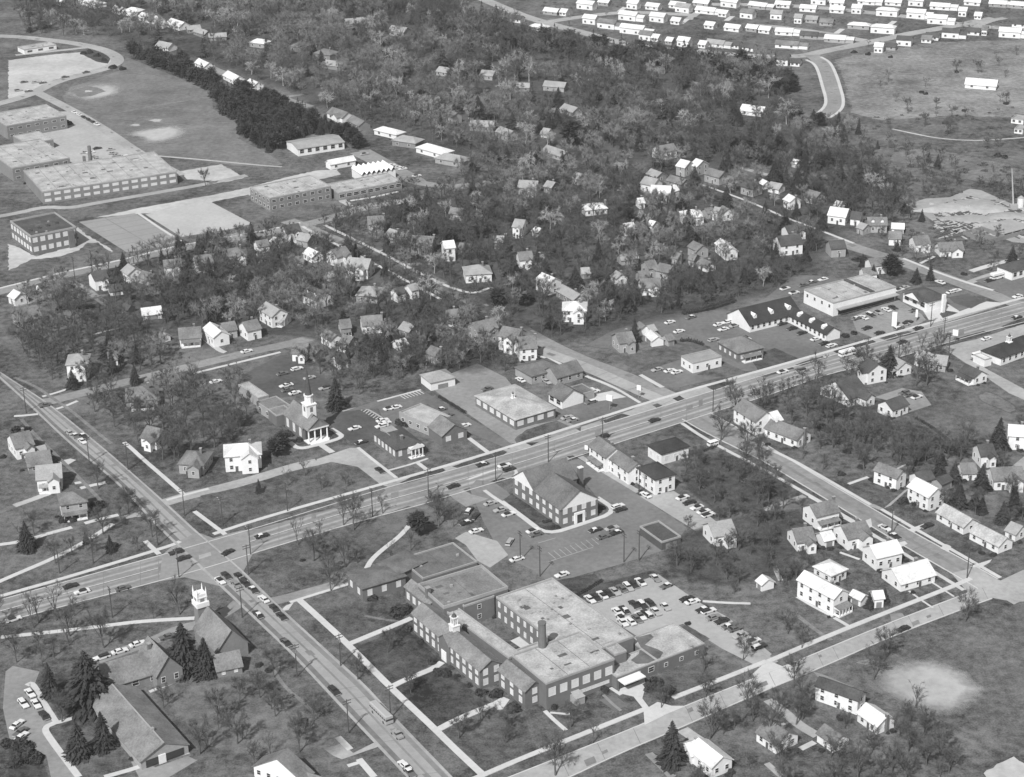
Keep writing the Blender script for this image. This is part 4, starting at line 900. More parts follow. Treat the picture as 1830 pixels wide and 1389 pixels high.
# ---- school street (family A, bottom) and ball field
crop(0, 0, 1)
SN = [(200, 1690), (700, 1475), (850, 1413), (995, 1356), (1094, 1317), (1152, 1293), (1222, 1263), (1420, 1184), (1508, 1147), (1594, 1112), (1730, 1060), (1762, 1048)]; SS = [(220, 1735), (720, 1510), (900, 1437), (1020, 1389), (1071, 1364), (1147, 1330), (1182, 1316), (1370, 1233), (1453, 1200), (1597, 1136), (1723, 1088), (1773, 1070)]
patch('road', SN + SS[::-1], ROADL)
patch('junction', [(1730, 1060), (1700, 1025), (1748, 1013), (1768, 1030), (1788, 1038), (1835, 1016), (1900, 990), (2400, 800), (2440, 830), (1910, 1050), (2300, 1330), (2260, 1360), (1826, 1089), (1800, 1074), (1773, 1069), (1740, 1082)], ROADL)
patch('junction', [(1345, 1205), (1372, 1180), (1400, 1192), (1415, 1185), (1430, 1210), (1365, 1236)], WALK)
seams([(P(*a)[:2], P(*b)[:2]) for a, b in zip(mid(SN, SS, .03), mid(SN, SS, .97))])
ribbon('kerb', SN[:-1], .35, WALK, raise_=.1, block=False); ribbon('kerb', SS, .35, WALK, raise_=.1, block=False)
ribbon('sidewalk', [(700, 1455), (870, 1383), (920, 1361), (1030, 1317), (1152, 1268)], 1.9, WALK, raise_=.1); ribbon('sidewalk', [(1202, 1248), (1290, 1214), (1370, 1182)], 1.9, WALK, raise_=.1); ribbon('sidewalk', [(1372, 1183), (1430, 1158), (1519, 1121), (1620, 1081), (1714, 1044), (1735, 1034)], 1.9, WALK, raise_=.1)
patch('sidewalk_apron', [(1150, 1270), (1175, 1255), (1200, 1262), (1222, 1262), (1152, 1296)], WALK); patch('sidewalk_apron', [(1590, 1098), (1612, 1096), (1618, 1104), (1594, 1114)], ROAD)
crop(1370, 1039)
patch('dirt_infield', [(760, 650), (800, 600), (900, 590), (1050, 558), (1170, 552), (1300, 590), (1430, 660), (1500, 740), (1560, 765), (1500, 820), (1430, 880), (1380, 930), (1200, 935), (1000, 890), (880, 830), (790, 760)], DIRT, False)
patch('dirt_infield', [(600, 575), (740, 545), (800, 570), (700, 595)], WORN, False)
ribbon('path', [(730, 700), (850, 800), (1000, 880)], .5, mat('wire_backstop', .15), block=False)
ribbon('path', [(480, 260), (550, 300), (590, 325)], 1.4, WALK); ribbon('path', [(215, 110), (350, 190), (470, 250)], 1.2, WALK); ribbon('path', [(200, 230), (350, 350), (460, 420)], 1.6, turf('worn_turf', .15, .22)); ribbon('path', [(1010, 70), (1090, 130), (1180, 190)], .8, WALK); ribbon('path', [(1160, 0), (1330, 110)], .8, WALK)
patch('driveway', [(330, 640), (410, 665), (600, 745), (560, 830), (500, 800), (390, 710)], ROAD)
ribbon('lane', [(10, 840), (130, 930), (230, 1020), (360, 1095)], 3.5, ROADL); ribbon('path', [(240, 1190), (340, 1140)], 2, GRAVEL); ribbon('path', [(0, 1290), (110, 1389)], 2, ROADL)
patch('concrete_pad', [(1530, 1365), (1745, 1238), (1900, 1330), (1900, 1460), (1650, 1480)], GRAVEL)
patch('field', [(1430, 330), (1900, 110), (1900, 1250), (1600, 1200), (1400, 960), (1560, 765), (1430, 640), (1100, 520)], FTURF, False)
crop(920, 1039)
ribbon('driveway', [(1190, 1050), (1260, 1100), (1340, 1150)], 4, GRAVEL); ribbon('path', [(1000, 1240), (1080, 1300)], 1.2, WALK); ribbon('path', [(950, 1220), (1120, 1389)], 2.5, ROAD)
# ---- church grounds, lower left
crop(0, 1039)
ribbon('path', [(-100, 410), (90, 388), (300, 368), (700, 322), (1000, 283), (1380, 262)], 2.0, WALK, raise_=.06)
ribbon('driveway', [(690, 560), (860, 500), (1100, 420), (1260, 340), (1450, 300), (1620, 210), (1700, 150)], 5, ROAD)
patch('parking_lot', [(40, 640), (90, 600), (280, 640), (250, 720), (400, 1000), (300, 1035), (350, 1110), (560, 1389), (600, 1480), (380, 1480), (330, 1240), (70, 1130), (20, 900)], ROAD)
ribbon('sidewalk', [(190, 740), (230, 715), (310, 860), (400, 1000)], 1.8, WALK, raise_=.06); ribbon('sidewalk', [(400, 1000), (310, 1038), (350, 1110), (560, 1389)], 2.0, WALK, raise_=.06); ribbon('sidewalk', [(400, 1005), (540, 965), (690, 915)], 1.6, WALK, raise_=.06)
ribbon('sidewalk', [(1060, 785), (1200, 730), (1350, 670), (1310, 635)], 1.3, WALK, raise_=.06); ribbon('sidewalk', [(850, 1110), (930, 1200), (980, 1260)], 1.2, WALK); ribbon('sidewalk', [(740, 1389), (950, 1330), (1030, 1300), (1340, 1210)], 1.8, WALK, raise_=.06)
patch('driveway', [(930, 1280), (1000, 1270), (1100, 1320), (1330, 1240), (1400, 1270), (1200, 1389), (1000, 1420)], ROAD)
patch('lawn', [(60, 1120), (180, 1150), (320, 1232), (310, 1300), (350, 1400), (60, 1420)], LAWND, False)
patch('lawn', [(360, 1050), (680, 930), (850, 1110), (960, 1270), (560, 1380)], LAWN, False); patch('lawn', [(300, 720), (520, 620), (700, 860), (420, 970)], LAWND, False)
patch('lawn', [(1080, 800), (1400, 680), (1900, 700), (2350, 1000), (2500, 1200), (1900, 1300), (1400, 1200), (1200, 950)], CEMT, False)
# ------------------------------------------------------------------ houses
crop(0, 0)
HGROUP = 'ranch houses beyond the pine belt'
houses("""
440 18 50 8 9 3 g w w | small white house leftmost of the ranch row at top left
655 25 140 40 12 3 h w w c | widest white ranch house at top left edge
850 78 65 20 9 3 g w w | short white house between two wide white ranches at top left
950 88 125 12 11 3.5 h w w | white hip-roofed ranch second of the wide ones at top left
1075 140 150 40 10 3 g w w | long white ranch house stepping down the top left row
1145 180 75 5 8 3 g w l | small pale garage wing house before the long white ranch
1265 183 110 35 11 3 g w w | bright white ranch before the grey-roofed ones at top left
1372 213 115 -12 8 3 g m l | grey-roofed ranch right after the bright white one
1440 240 95 30 8 3 g m l | second grey-roofed ranch in the top left row
1545 268 150 -8 8 3 g m l | long grey ranch last in the top left row
1180 338 110 22 10 3 g w l | white house above the upper end of the pine belt
1450 465 85 40 8 3 g w w | small white house behind upper pine belt
1660 560 95 50 9 3 g w w | white house behind middle of pine belt
1805 610 70 30 9 3 g w w | white house behind pine belt near the curved path
""")
crop(460, 0)
HGROUP = 'houses in the upper woods'
houses("""
20 312 130 15 10 3.5 h l w | pale hip-roofed house left of the upper woods
300 340 110 15 10 3.5 h m m | grey low house in the upper woods by the lane
490 395 140 20 12 5 h m m c | large grey hip-roofed house in upper woods
555 470 190 20 9 3 g m l | long grey ranch below the large grey hip-roofed house
690 170 160 -15 10 4 g m l | grey house high in the upper woods
1010 230 130 20 10 4 g l l | pale house among tall trees in the upper woods
590 825 130 45 10 3.5 g w m t | white gabled house at lower end of the pine belt
720 880 100 50 9 3 g m m | grey ranch beside the white gabled pine belt house
940 945 190 45 9 3 h w w | white hip-roofed ranch beyond the pine belt end
1070 1010 200 30 11 3.5 h m l | grey hip-roofed ranch in the row beside the school drive
1260 1075 220 60 11 3.2 h w w | white low ranch in the row beside the school drive
1390 1140 230 40 11 3.2 h l l | pale wide ranch nearest in the row beside the school drive
1395 840 60 20 8 5 g l m | pale tall house in mid woods
1490 850 80 40 g g m m | x
1600 900 200 10 9 3.5 g m l | long grey ranch house in the mid woods
1770 960 110 40 9 4 g l l | pale house at the right of the mid woods ranch
1330 515 90 15 9 3 g l l | pale small house above the upper woods road
1640 540 110 10 9 3.5 g l l | pale wide house above the upper woods road
590 1160 215 -40 7 3.5 g w w | white trailer classroom beside the wavy-roofed hall
""".replace('1490 850 80 40 g g m m | x\n', ''))
crop(920, 0)
houses("""
1695 793 190 25 10 3 g w w | long white ranch at right of the upper woods
290 620 180 15 9 3.5 g l l | pale long house deep in upper woods
60 625 110 0 8 3 g m l | grey house left of the pale long woods house
400 790 110 35 9 3 g l l | pale house behind the tall spruce in the upper woods
230 950 60 10 8 3 g w l | tiny white cottage in the woods
300 1095 170 55 9 3 g l l | pale low-roofed house at left of the woods street
1060 1085 150 -25 10 5 g w m c | white house with grey roof on the woods street
1210 1200 80 20 10 6 g l w | pale two-storey house with white trim, left of a pair
1310 1195 60 20 10 6 g l w | pale two-storey house with white trim, right of a pair
1430 1260 130 35 9 5 g l m | pale two-storey house behind the second street
970 1320 110 25 10 5 g w l | white house where the woods street begins
1105 1365 80 -20 8 4 g w w | small white gabled house at woods street foot
1680 1345 110 30 9 5 g l d | pale house with dark roof by the second street
1775 1315 40 20 6 3 g w w | tiny white garage by the second street
1005 1255 90 35 8 3.5 g m l | grey house above the woods street foot
1160 1300 130 40 8 3 g m m | dim grey house above the woods street foot
460 1275 60 20 8 4 g l l | small pale house in the centre woods
260 1335 70 15 8 4 g m l | small grey house in the centre woods
100 1340 160 10 10 5 g l l t | pale big house with gable in the centre woods
""")
# the far subdivision, top right: rows counted from the top edge
SUBROWS = {
 'top': """920 5 0 100 g w;640 12 90 w;845 35 90 w;985 40 110 w;1160 30 130 w;1330 15 130 w;1530 20 140 w;1730 32 150 w;2160 5 130 w;2290 15 120 w;2500 5 150 w;2690 12 140 w;2850 15 130 w;3020 40 170 w;3250 10 140 w;3430 22 150 w;3580 32 150 w;3180 90 70 w;3290 110 60 w""",
 'second': """20 130 90 d;175 185 150 h;265 75 120 w;355 85 55 w;510 35 140 w;540 140 110 w;660 170 150 m;810 112 150 w;840 205 200 w;1020 125 125 w;1150 145 75 w;1200 58 120 l;1360 65 165 w;1485 92 70 w;1390 175 80 w;1550 190 130 w;1690 195 95 w;1655 100 110 m;1780 207 95 w;1905 28 130 w;2085 55 140 w;2290 65 125 w;2430 70 85 w;2645 85 185 h;2850 100 160 w;3000 140 170 w;2215 155 115 m;2110 135 100 l;2015 140 65 l;1860 110 100 l;3585 165 130 d""",
 'third': """935 255 100 m;1005 265 60 w;1105 288 55 w;1205 300 100 w;1430 300 150 l;1340 312 60 w;1575 315 65 d;1665 330 95 d;1915 220 150 w;2090 245 150 d;2275 270 180 w;1935 310 200 m;2445 175 190 h;2615 205 210 h;2655 325 130 d;2585 345 75 w;2765 295 130 d;2925 275 85 m;2965 255 115 d;3095 240 150 d;3255 220 115 d;3335 225 45 m;3515 235 190 w;1900 430 115 D;1995 440 80 d""",
}
sh2 = {'w': 'white', 'm': 'grey', 'l': 'pale grey', 'd': 'dark', 'h': 'white'}
for row, txt in SUBROWS.items():
    items = [e.split() for e in txt.split(';')]
    items = sorted(((float(e[0]), float(e[1]), float(e[-2]) if len(e) == 4 else 100., e[-1]) for e in items if len(e) == 4), key=lambda e: e[0])
    cnt = {}
    for x, y, w, c in items:
        two = (int(x) // 10) % 3 == 0 or c == 'D'
        d = f'{"two-storey white" if two else ("low pale" if int(x / 7) % 3 == 1 else "low white")} house with {sh2[c.lower()]} {"hip " if c == "h" else ""}roof'
        cnt[d] = cnt.get(d, 0) + 1
        a, b = G(x - w / 2, y, 2), G(x + w / 2, y + (.12 * w if x < 1800 else .07 * w), 2); v = b - a; cc = (a + b) / 2
        house(f'{d}, {ORD[cnt[d] - 1]} from left in {row} subdivision row', cc[0], cc[1], math.atan2(v[1], v[0]), np.hypot(*v[:2]) * .8, 6.6 if c != 'D' else 9, 4.3 if two else 2.6, 'h' if c == 'h' else 'g',
              'wlw'[int(x / 7) % 3] if not two else 'w', {'w': 'w', 'm': 'm', 'l': 'l', 'd': 'd', 'D': 'd', 'h': 'w'}[c], 'a' if w > 140 and c != 'h' else '', 'house', 'house', 'houses of the far subdivision', 0)
crop(1370, 0); HGROUP = None
houses("""
1525 605 265 20 11 3 g w w | long white-roofed building alone in the rough field at right
1795 850 110 15 10 3 f w l | pale flat-roofed block at right edge of the rough field
1800 920 80 10 9 3 f w l | lower pale block at right edge of the rough field
70 1340 100 20 8 3 g w l | white low house below the dark spruce at upper right
210 1165 45 10 6 2.6 g w w | small white shed in the yard at upper right
""")
crop(0, 340); HGROUP = 'houses of the left blocks'
houses("""
700 645 120 -25 10 6 g w d t | white house with black roof and front gable beside the alley
820 712 120 -15 8 2.8 g w d | low white garage with dark roof beside the alley
940 600 60 40 9 5 g w l | white house with triangular gable left of the small grey bungalow
1060 632 100 30 8 3.5 g l m | small grey bungalow below the tennis courts
1225 552 150 -15 9 5 g w m t | white house with two-winged roof below the tennis courts
1440 525 150 -20 11 4.5 g w m p | white house with pale porch roof beside the three dark spruces
1680 470 170 -15 12 5 h w m t | wide hip-roofed white house above the left block yards
130 770 60 30 8 4 g w w | white house at the far left edge below the school street
195 920 160 -40 14 5 g m m | large grey gabled house at the left border
290 690 32 -10 4 2.5 g w d | tiny white shed at the left edge below the school street
1075 880 160 -20 8 2.8 g w w | long white-roofed garage beside the alley
910 850 60 15 6 2.5 g m d | small dark shed near the long white-roofed garage
1350 1045 180 -15 11 4 g w m c | white bungalow with grey roof on the lower left street
1535 1035 90 75 8 5 g w w | white house with tall white roof plane on the lower left street
1620 1000 110 -20 9 4 g l m | pale house beside the tall white roof plane
1165 1050 35 20 5 2.5 g w l | tiny white shed left of the grey-roofed bungalow
1775 1000 120 -28 10 5 g w m | white house at right end of the lower left street
560 1250 180 -10 12 7 h w l tcp | big white Victorian house with hip roof near the left border
800 1200 80 -10 8 3 g w m | pale garage behind the big white Victorian house
""")
crop(460, 340); HGROUP = 'houses of the centre blocks'
houses("""
240 310 130 -20 10 6 g w d t | white two-storey house with dark roof at the school street corner
140 378 50 20 6 3.5 g w w | small white garage beside the school street corner house
350 362 100 20 9 4 g l l | pale house between the school street corner and the two spruces
30 402 100 -18 8 3.5 g w m | white bungalow with grey roof left of the school street corner
20 478 70 -10 7 3 g l l | low pale garage below the white bungalow
400 470 80 40 8 3.5 g w w | white-roofed house left of the dark narrow spruce
300 512 60 -5 7 3 g w m | white garage in the middle of the left block
575 480 120 -35 10 6 g w m t | white house with grey front gable right of the dark narrow spruce
730 560 190 15 12 6 g w l tc | large white house with pale cross-gabled roof
510 618 60 -15 6 2.6 g l l | small pale garage left of the large cross-gabled house
840 245 140 -10 10 5 g l m t | grey house with white gable across the slanted street
970 330 70 20 8 4 g l l | small pale house beyond the grey house with white gable
1180 395 180 10 12 5 g l m t | wide grey-roofed house right of the slanted street
1355 435 95 -10 9 8 g w w | tall narrow white house right of the slanted street
1480 425 100 10 8 3.5 g w m | low house right of the tall narrow white house
1560 595 225 -15 13 4.5 h w l c | pale hip-roofed bungalow at the street corner
1720 375 100 0 8 4 g l l | pale house above the pale hip-roofed bungalow
1420 175 110 10 8 4 g l m | faint pale house among trees above the slanted street
800 745 190 10 13 4 h l l c | pale hip-roofed house in the middle of the centre block
1000 745 80 -20 7 5 g w d | small white house with dark roof by the slanted street
1095 722 70 -20 7 5 g w l c | small white house with tall chimney by the slanted street
430 770 120 55 11 5 g w d n | dark-roofed house with white dormers in the centre block
115 895 110 65 9 6 g w l | white gabled house with pale roof facing the spruce-lined yard
190 920 70 10 7 3.5 g w l | white annexe house right of the white gabled house
620 980 90 -10 9 4 g m m | dim grey house left of the white bungalow with spruce
810 960 170 -15 10 4.5 g w m a | white bungalow with wing left of the tallest dark spruce
530 1062 80 48 7 4 g w m | white house with steep roof on the lower centre street
650 1090 80 20 8 3.5 g l m | pale house behind the steep-roofed white house
310 1155 130 0 10 4 g w m t | white bungalow at the top of the church parking lot
420 1170 60 20 7 3 g l m | pale shed beside the church parking bungalow
585 1222 90 -20 8 3 g w d | small white-walled garage with dark roof below the spruces
1015 1105 80 -20 7 2.8 g w w | white garage between the two spruces
1270 1175 80 30 8 4 g l m | pale gabled house in the scrub right of the spruces
1380 905 100 -8 8 4 g l m | pale house among trees at the lower street bend
1080 1000 90 30 8 3.5 g m l | grey house right of the tallest dark spruce
1600 1005 170 -38 10 6 g l m t | grey steep-gabled house in the lower centre trees
1810 1065 150 30 10 7 g w m t | tall white-gabled house with grey roof at the lower centre
""")
hrect('white hip-roofed garage hall beside the bank parking lot', (1232, 1425), (1402, 1385), (1165, 1368), 3.6, 'h', 'w', 'l', 'B', cat='garage', name='garage')
crop(920, 340)
houses("""
40 275 90 10 10 6 g w l t | white house with stacked gables in the central trees
170 302 50 20 6 3 g w w | small white shed right of the stacked-gable house
70 500 120 -10 10 5 g w m t | house with two white gables in the central trees
160 512 100 -14 8 3.5 g l m | low pale wing house beside the two white gables
560 138 190 -20 10 3.5 h w w | long white-roofed ranch in the central trees
800 282 90 -15 8 4 g w w | white roofed house behind the dark pine clump
890 97 50 -5 7 3.5 g w w | small white house above the dark pine clump
1040 30 170 10 11 5 g l w t | pale ornate house with many gables at upper centre
980 265 38 10 6 5 g w w | narrow white gabled house among birch trunks
1255 198 175 -10 12 5 h w w | large white house with broad white roof at centre right
1370 168 60 -10 7 3.5 g l m | pale wing right of the broad white roof
1440 172 50 10 7 5 g w l | small white gabled house right of the broad white roof
1495 172 50 30 7 5 g w m | small white house with grey roof by the second street
1500 430 95 80 7 5 g w w | white roof plane house with long slope at centre right
1300 432 80 40 8 5 g l m | pale grey gabled house left of the white slope
800 492 150 -20 7 3 g l l | long pale low house in the central trees
955 562 85 -15 9 5 g l m t | pale gabled house in the middle of the cluster
1075 588 110 28 9 5 g l m | pale house right of the middle of the cluster
1155 492 50 10 7 4 g l m | small pale house at the top of the cluster
1270 502 50 10 7 4 g l m | small dim house right of the top of the cluster
1360 540 80 38 7 3 g w m | white-edged low house at right of the cluster
740 632 50 30 7 4 g w l | narrow white house left of the cluster
905 622 80 -10 8 3.5 g l m | pale bungalow below the cluster
955 690 165 -10 10 4.5 g w m t | wide grey-roofed house at the bottom of the cluster
500 592 80 -5 7 3 g l l | low pale shed left of the dark spruces at centre
240 672 110 48 9 6 g w w c | bright white two-storey house with white roof at centre
425 862 205 0 12 6 h w w tc | bright white house with hip roof and front wing at centre
400 755 150 85 8 3.5 g m l | long grey house between the two bright white houses
770 1085 130 -20 10 5 g l m t | grey house with pale front gable by the open lawn
905 992 50 35 6 3 g w m | small white garage right of the dark spruce by the lawn
960 1002 50 -12 6 3 g w l | second small white garage right of the dark spruce by the lawn
990 1062 60 55 6 3 g w w | bright white shed roof beside the open lawn
1085 1068 60 -15 6 3 g l m | pale shed between the lawn and the motel lot
80 1130 150 -12 12 6 g w m | white and grey house at the lower centre by the street
""")
hrect('white flat-roofed filling station with broad fascia', (1262, 1300), (1455, 1245), (1195, 1245), 4.3, 'f', 'w', 'l', cat='shop', name='shop_building', group=None)
hrect('brick office with white-columned porch beside the motel lot', (1580, 1225), (1760, 1180), (1445, 1140), 4.2, 'h', 'b', 'm', 'pB', cat='office', name='office_building')
crop(1370, 340); HGROUP = 'houses along the far right street'
houses("""
190 300 150 -20 9 4 g w d t | upper white house with black roof of a pair at right centre
150 395 190 -20 12 6 g w d c | lower white house with black roof of a pair at right centre
180 92 60 28 8 5 g w w | small white gabled house at the far right street
340 58 100 30 9 4 g l m | pale house above the far right street
515 190 155 20 11 5 g w w c | bright white house with white roof on the far right street
515 122 50 10 7 4 g w w | small white house behind the bright white one
640 208 90 10 9 4 g w d | dark-roofed house right of the bright white one
780 252 165 0 10 4.5 g l m n | grey house with dormers on the far right street
490 420 130 -10 10 5 g l d | shaded house with dark roof right of the black-roofed pair
910 348 110 5 9 4 g w m | grey-roofed bungalow on the far right street
1085 385 130 -10 10 4.5 g w m t | white L-shaped house left of the white bungalow at far right
1295 425 205 -10 10 3.5 g w m tc | white bungalow with chimney and front gable at far right
775 542 135 -15 9 5 g w m | white house with grey roof left of the broad spruce
720 602 115 -10 8 4 g w m | small white house below the grey-roofed one by the broad spruce
690 280 60 20 7 3.5 g l l | pale house edge left of the dormered grey house
930 275 110 5 7 3 g w w | low white garage behind the grey-roofed bungalow
750 1298 85 55 10 6 g w d t | white house with dark roof left of the tall highway spruce
940 1262 95 50 8 4 g w l | white house right of the tall highway spruce
1120 1205 90 30 8 4 g w l | white house behind bare trees south of the highway
1215 1232 160 20 9 3.5 g l l | pale wide house behind bare trees south of the highway
1465 1318 125 60 8 3.5 g w d | white house with dark roof beside the service road
""")
crop(0, 690); HGROUP = 'houses left of the diagonal road'
houses("""
150 430 150 -35 12 5 g w m t | white house with small front gable at the left border
290 470 40 -10 5 2.5 g w l | tiny white shed behind the front gable house
275 545 190 -30 11 3 g m m | low grey-roofed house between two white houses at left
355 655 200 -20 11 5 g w l tp | white house with broad pale roof and porch at left
520 845 210 -32 10 6 h l m | two-storey hip-roofed house above the white path at left
1110 375 125 30 10 4 g w m t | white gabled house hidden in trees right of the diagonal road
1390 545 200 10 12 4 h l m t | pale hip-roofed bungalow in trees right of the diagonal road
1725 505 285 -22 11 6.4 h w w tc | big white two-storey house left of the columned church
1010 85 250 -22 14 3.6 h m m | low grey hip-roofed house in the trees behind the diagonal road
""")
crop(920, 690); HGROUP = None
hrect('dark flat-roofed white building on the highway lawn', (1040, 560), (1225, 500), (955, 495), 4.5, 'h', 'w', 'k', 'B', cat='office', name='office_building')
hrect('white two-storey house with black hip roof beside the car lot', (995, 775), (1135, 735), (870, 690), 6.2, 'h', 'w', 'k', '')
houses("""
655 500 130 95 9 6.4 g w m | white two-storey house with grey roof, highway half of a joined pair
800 590 150 105 8 5.6 g w m | white two-storey house with grey roof, rear half of a joined pair
1450 1050 175 -32 10 4.3 g w l t | small white house with pale roof among trees behind the car row
1700 235 170 105 10 6 g w m | white two-storey house with grey roof beyond the east street
1830 270 60 -18 8 6.2 g w w | white gable end house beyond the east street
""")
hrect('low dark flat-roofed garage in the car park', (1042, 1168), (1165, 1118), (905, 1050), 3.0, 'f', 'd', 'd', cat='garage', name='garage')
crop(1370, 690); HGROUP = 'houses of the east side'
hrect('white house with large dark roof behind the east lot', (585, 150), (705, 95), (395, 55), 3.5, 'g', 'w', 'd', 't')
hrect('white house with plain dark roof on the east parking lot', (890, 232), (1000, 190), (790, 185), 3.8, 'g', 'w', 'd', '')
hrect('grey-roofed house with white end wall beside the east street', (915, 745), (982, 705), (760, 685), 5.2, 'g', 'w', 'm', '', 'b')
hrect('dark-roofed garage behind the large white house', (1240, 748), (1312, 712), (1168, 718), 2.8, 'g', 'l', 'd', '', cat='garage', name='garage')
hrect('large white two-storey house with white roof by the east street', (1140, 893), (1242, 845), (1010, 810), 5.8, 'g', 'w', 'w', '', 'b')
hrect('left of two identical long white ranch houses', (1392, 1055), (1490, 1012), (1215, 945), 3.0, 'g', 'w', 'p', '', 'b')
hrect('right of two identical long white ranch houses', (1640, 1192), (1728, 1145), (1450, 1082), 3.0, 'g', 'w', 'p', '', 'b')
hrect('white house with low hip roof near the south street corner', (455, 1412), (560, 1362), (338, 1345), 3.4, 'h', 'w', 'w', '')
houses("""
150 345 250 95 9 3.6 g w m | long white house with grey roof behind the east street trees
1100 665 120 -28 7 2.8 g w d | low dark garage right of the grey-roofed house
1775 370 150 10 9 6 g w w | bright white two-storey house at right edge
1540 500 120 -10 9 5 g w d t | white house with dark roof and front gable left of the right edge
1420 612 120 -5 8 3 g w m | low white house between two spruces
1690 660 240 -12 10 4 g w m t | wide white house with grey roof at right edge
1770 1042 90 38 7 3 g w l | low white house at the right edge beyond the ranch pair
385 915 185 -45 9 5 g w m | house with white gable end facing left near the east street
245 1090 150 -20 10 3.6 g w m t | white cottage with low wing beside the gable-end house
415 1090 90 -20 6 2.8 g w w | white garage with flat white roof beside the cottage
605 1065 185 -42 10 4.6 g w m t | grey-roofed house with white front gable by the east street
820 1205 205 -48 9 5 g w w c | white-roofed house standing right at the east street pavement
1005 1350 270 -75 11 3 g w w | long bright white ranch house near the south street corner
""")
crop(1370, 1039); HGROUP = 'houses of the south street'
hrect('tall white house with white roof and columned front porch', (470, 242), (572, 195), (215, 105), 6.2, 'g', 'w', 'w', 'qc', 'b')
hrect('long white house with dark roof below the ball field', (640, 950), (722, 905), (330, 855), 5.2, 'g', 'w', 'd', '', 'b')
hrect('white bungalow at the lower right lane', (470, 1218), (572, 1165), (365, 1135), 3.0, 'g', 'w', 'm', '', 'b')
houses("""
775 985 160 110 7 3 g w w | low white-roofed wing house below the long dark-roofed house
75 1110 160 105 9 3.2 g w m | white-walled house left of the lower right lane
655 125 95 45 4 2.6 g w w | white garage wall between the porch house and two cedars
782 128 60 -5 5 3.6 g w w | small white shed between two cedars
-10 22 50 40 5 2.6 g w w | small white shed on the lawn above the school lot
""")
crop(920, 1039)
hrect('white house with broad white roof at the bottom edge', (1395, 1400), (1542, 1345), (1222, 1265), 3.8, 'g', 'w', 'w', '', 'b')
houses("""
1245 1215 70 -20 7 3 g w w | small white addition beside the bottom edge white roof
""")
crop(460, 1039)
hrect('white house with long grey roof cut by the bottom edge', (330, 1500), (480, 1460), (-80, 1440), 3.6, 'g', 'w', 'm', 't', 'a')
HGROUP = None
# ------------------------------------------------------------------ larger buildings, each one thing made of wings
class Big:
    """one building: an Empty with wings as parts; every wing carries roof and windows as its own parts"""
    def __init__(s, label, cat, name, anchor, z=0.0):
        p = G(*anchor, z); s.o = np.array([p[0], p[1]]); s.root = thing(name, label, cat, (p[0], p[1], 0)); LM.append((label, *pix(p), p[0], p[1]))
    def wing(s, N, R, L_, h, kind, wc, rc, ridge='a', z=0.0, rise=None, nst=1, sp=3.2, ww=1.3, wh=1.7, blind=True, sides='flr', par=.5, name='wing', sill=None, minw=0, mind=0, base=0.0):
        c, t, L, W = rect3(N, R, L_, z); L = max(L, minw); W = max(W, mind)
        if ridge == 'b':
            t += math.pi / 2; L, W = W, L
        sn, cs = math.sin(t), math.cos(t)
        if -sn * (0 - c[0]) + cs * (0 - c[1]) > 0: t += math.pi
        HSPOT.append((c[0], c[1], math.hypot(L, W) * .45)); sn, cs = math.sin(t), math.cos(t)
        for u in (-.3, 0, .3): HSPOT.append((c[0] + cs * L * u, c[1] + sn * L * u, W * .6))
        w = bpy.data.objects.new(name, None); LINK(w); w.parent = s.root; w.location = (c[0] - s.o[0], c[1] - s.o[1], 0); w.rotation_euler = (0, 0, t)
        I = lambda p: p; a, b = MB(), MB(); rise = (W / 2 * {'g': .62, 'h': .42, 'f': 0}[kind]) if rise is None else rise
        walls(a, L, W, h, kind, rise, I, base - .3)
        if kind == 'g': slab_gable(b, L, W, h, rise, I)
        elif kind == 'h': slab_hip(b, L, W, h, rise, I)
        else: roof_flat(b, L, W, h, I, par)
        a.obj('wall', [wallm(wc)], w); b.obj('roof', [roofm(rc)] + ([wallm('l'), mat('roof_tar', .11, .4, .8, .2)] if kind == 'f' else []), w)
        if sides: facewins(w, rot2(0, 0, 0)[1], L, W, h, nst, sp, ww, wh, blind, False, sides, sill)
        return w, L, W
    def part(s, name, mb, mats, at, z=0.0, rz=0.0, parent=None):
        p = G(*at, z); o = mb.obj(name, mats, parent or s.root); o.location = (p[0] - s.o[0], p[1] - s.o[1], 0); o.rotation_euler = (0, 0, rz); return o
YAW = AZ_A
def cupola(w, L, x, zr, s=1.0, dome=True):
    m = MB(); m.box(x - 1.3 * s, x + 1.3 * s, -1.3 * s, 1.3 * s, zr - 1.6, zr + 1.8 * s)
    m.box(x - 1.5 * s, x + 1.5 * s, -1.5 * s, 1.5 * s, zr + 1.8 * s, zr + 2.1 * s)
    for dx in (-.75, .75):
        for dy in (-.75, .75): m.box(x + (dx - .2) * s, x + (dx + .2) * s, (dy - .2) * s, (dy + .2) * s, zr + 2.1 * s, zr + 4.6 * s)
    m.box(x - .8 * s, x + .8 * s, -.12, .12, zr + 2.1 * s, zr + 4.6 * s); m.box(x - 1.15 * s, x + 1.15 * s, -1.15 * s, 1.15 * s, zr + 4.6 * s, zr + 5.0 * s)
    c = m.obj('cupola', [wallm('w')], w); d = MB(); d.tube((x, 0, zr + 5.0 * s), (x, 0, zr + 5.9 * s), .95 * s, .5 * s, 8); d.tube((x, 0, zr + 5.9 * s), (x, 0, zr + 7.2 * s), .16, .04, 5); d.obj('dome', [roofm('d')], c); return c
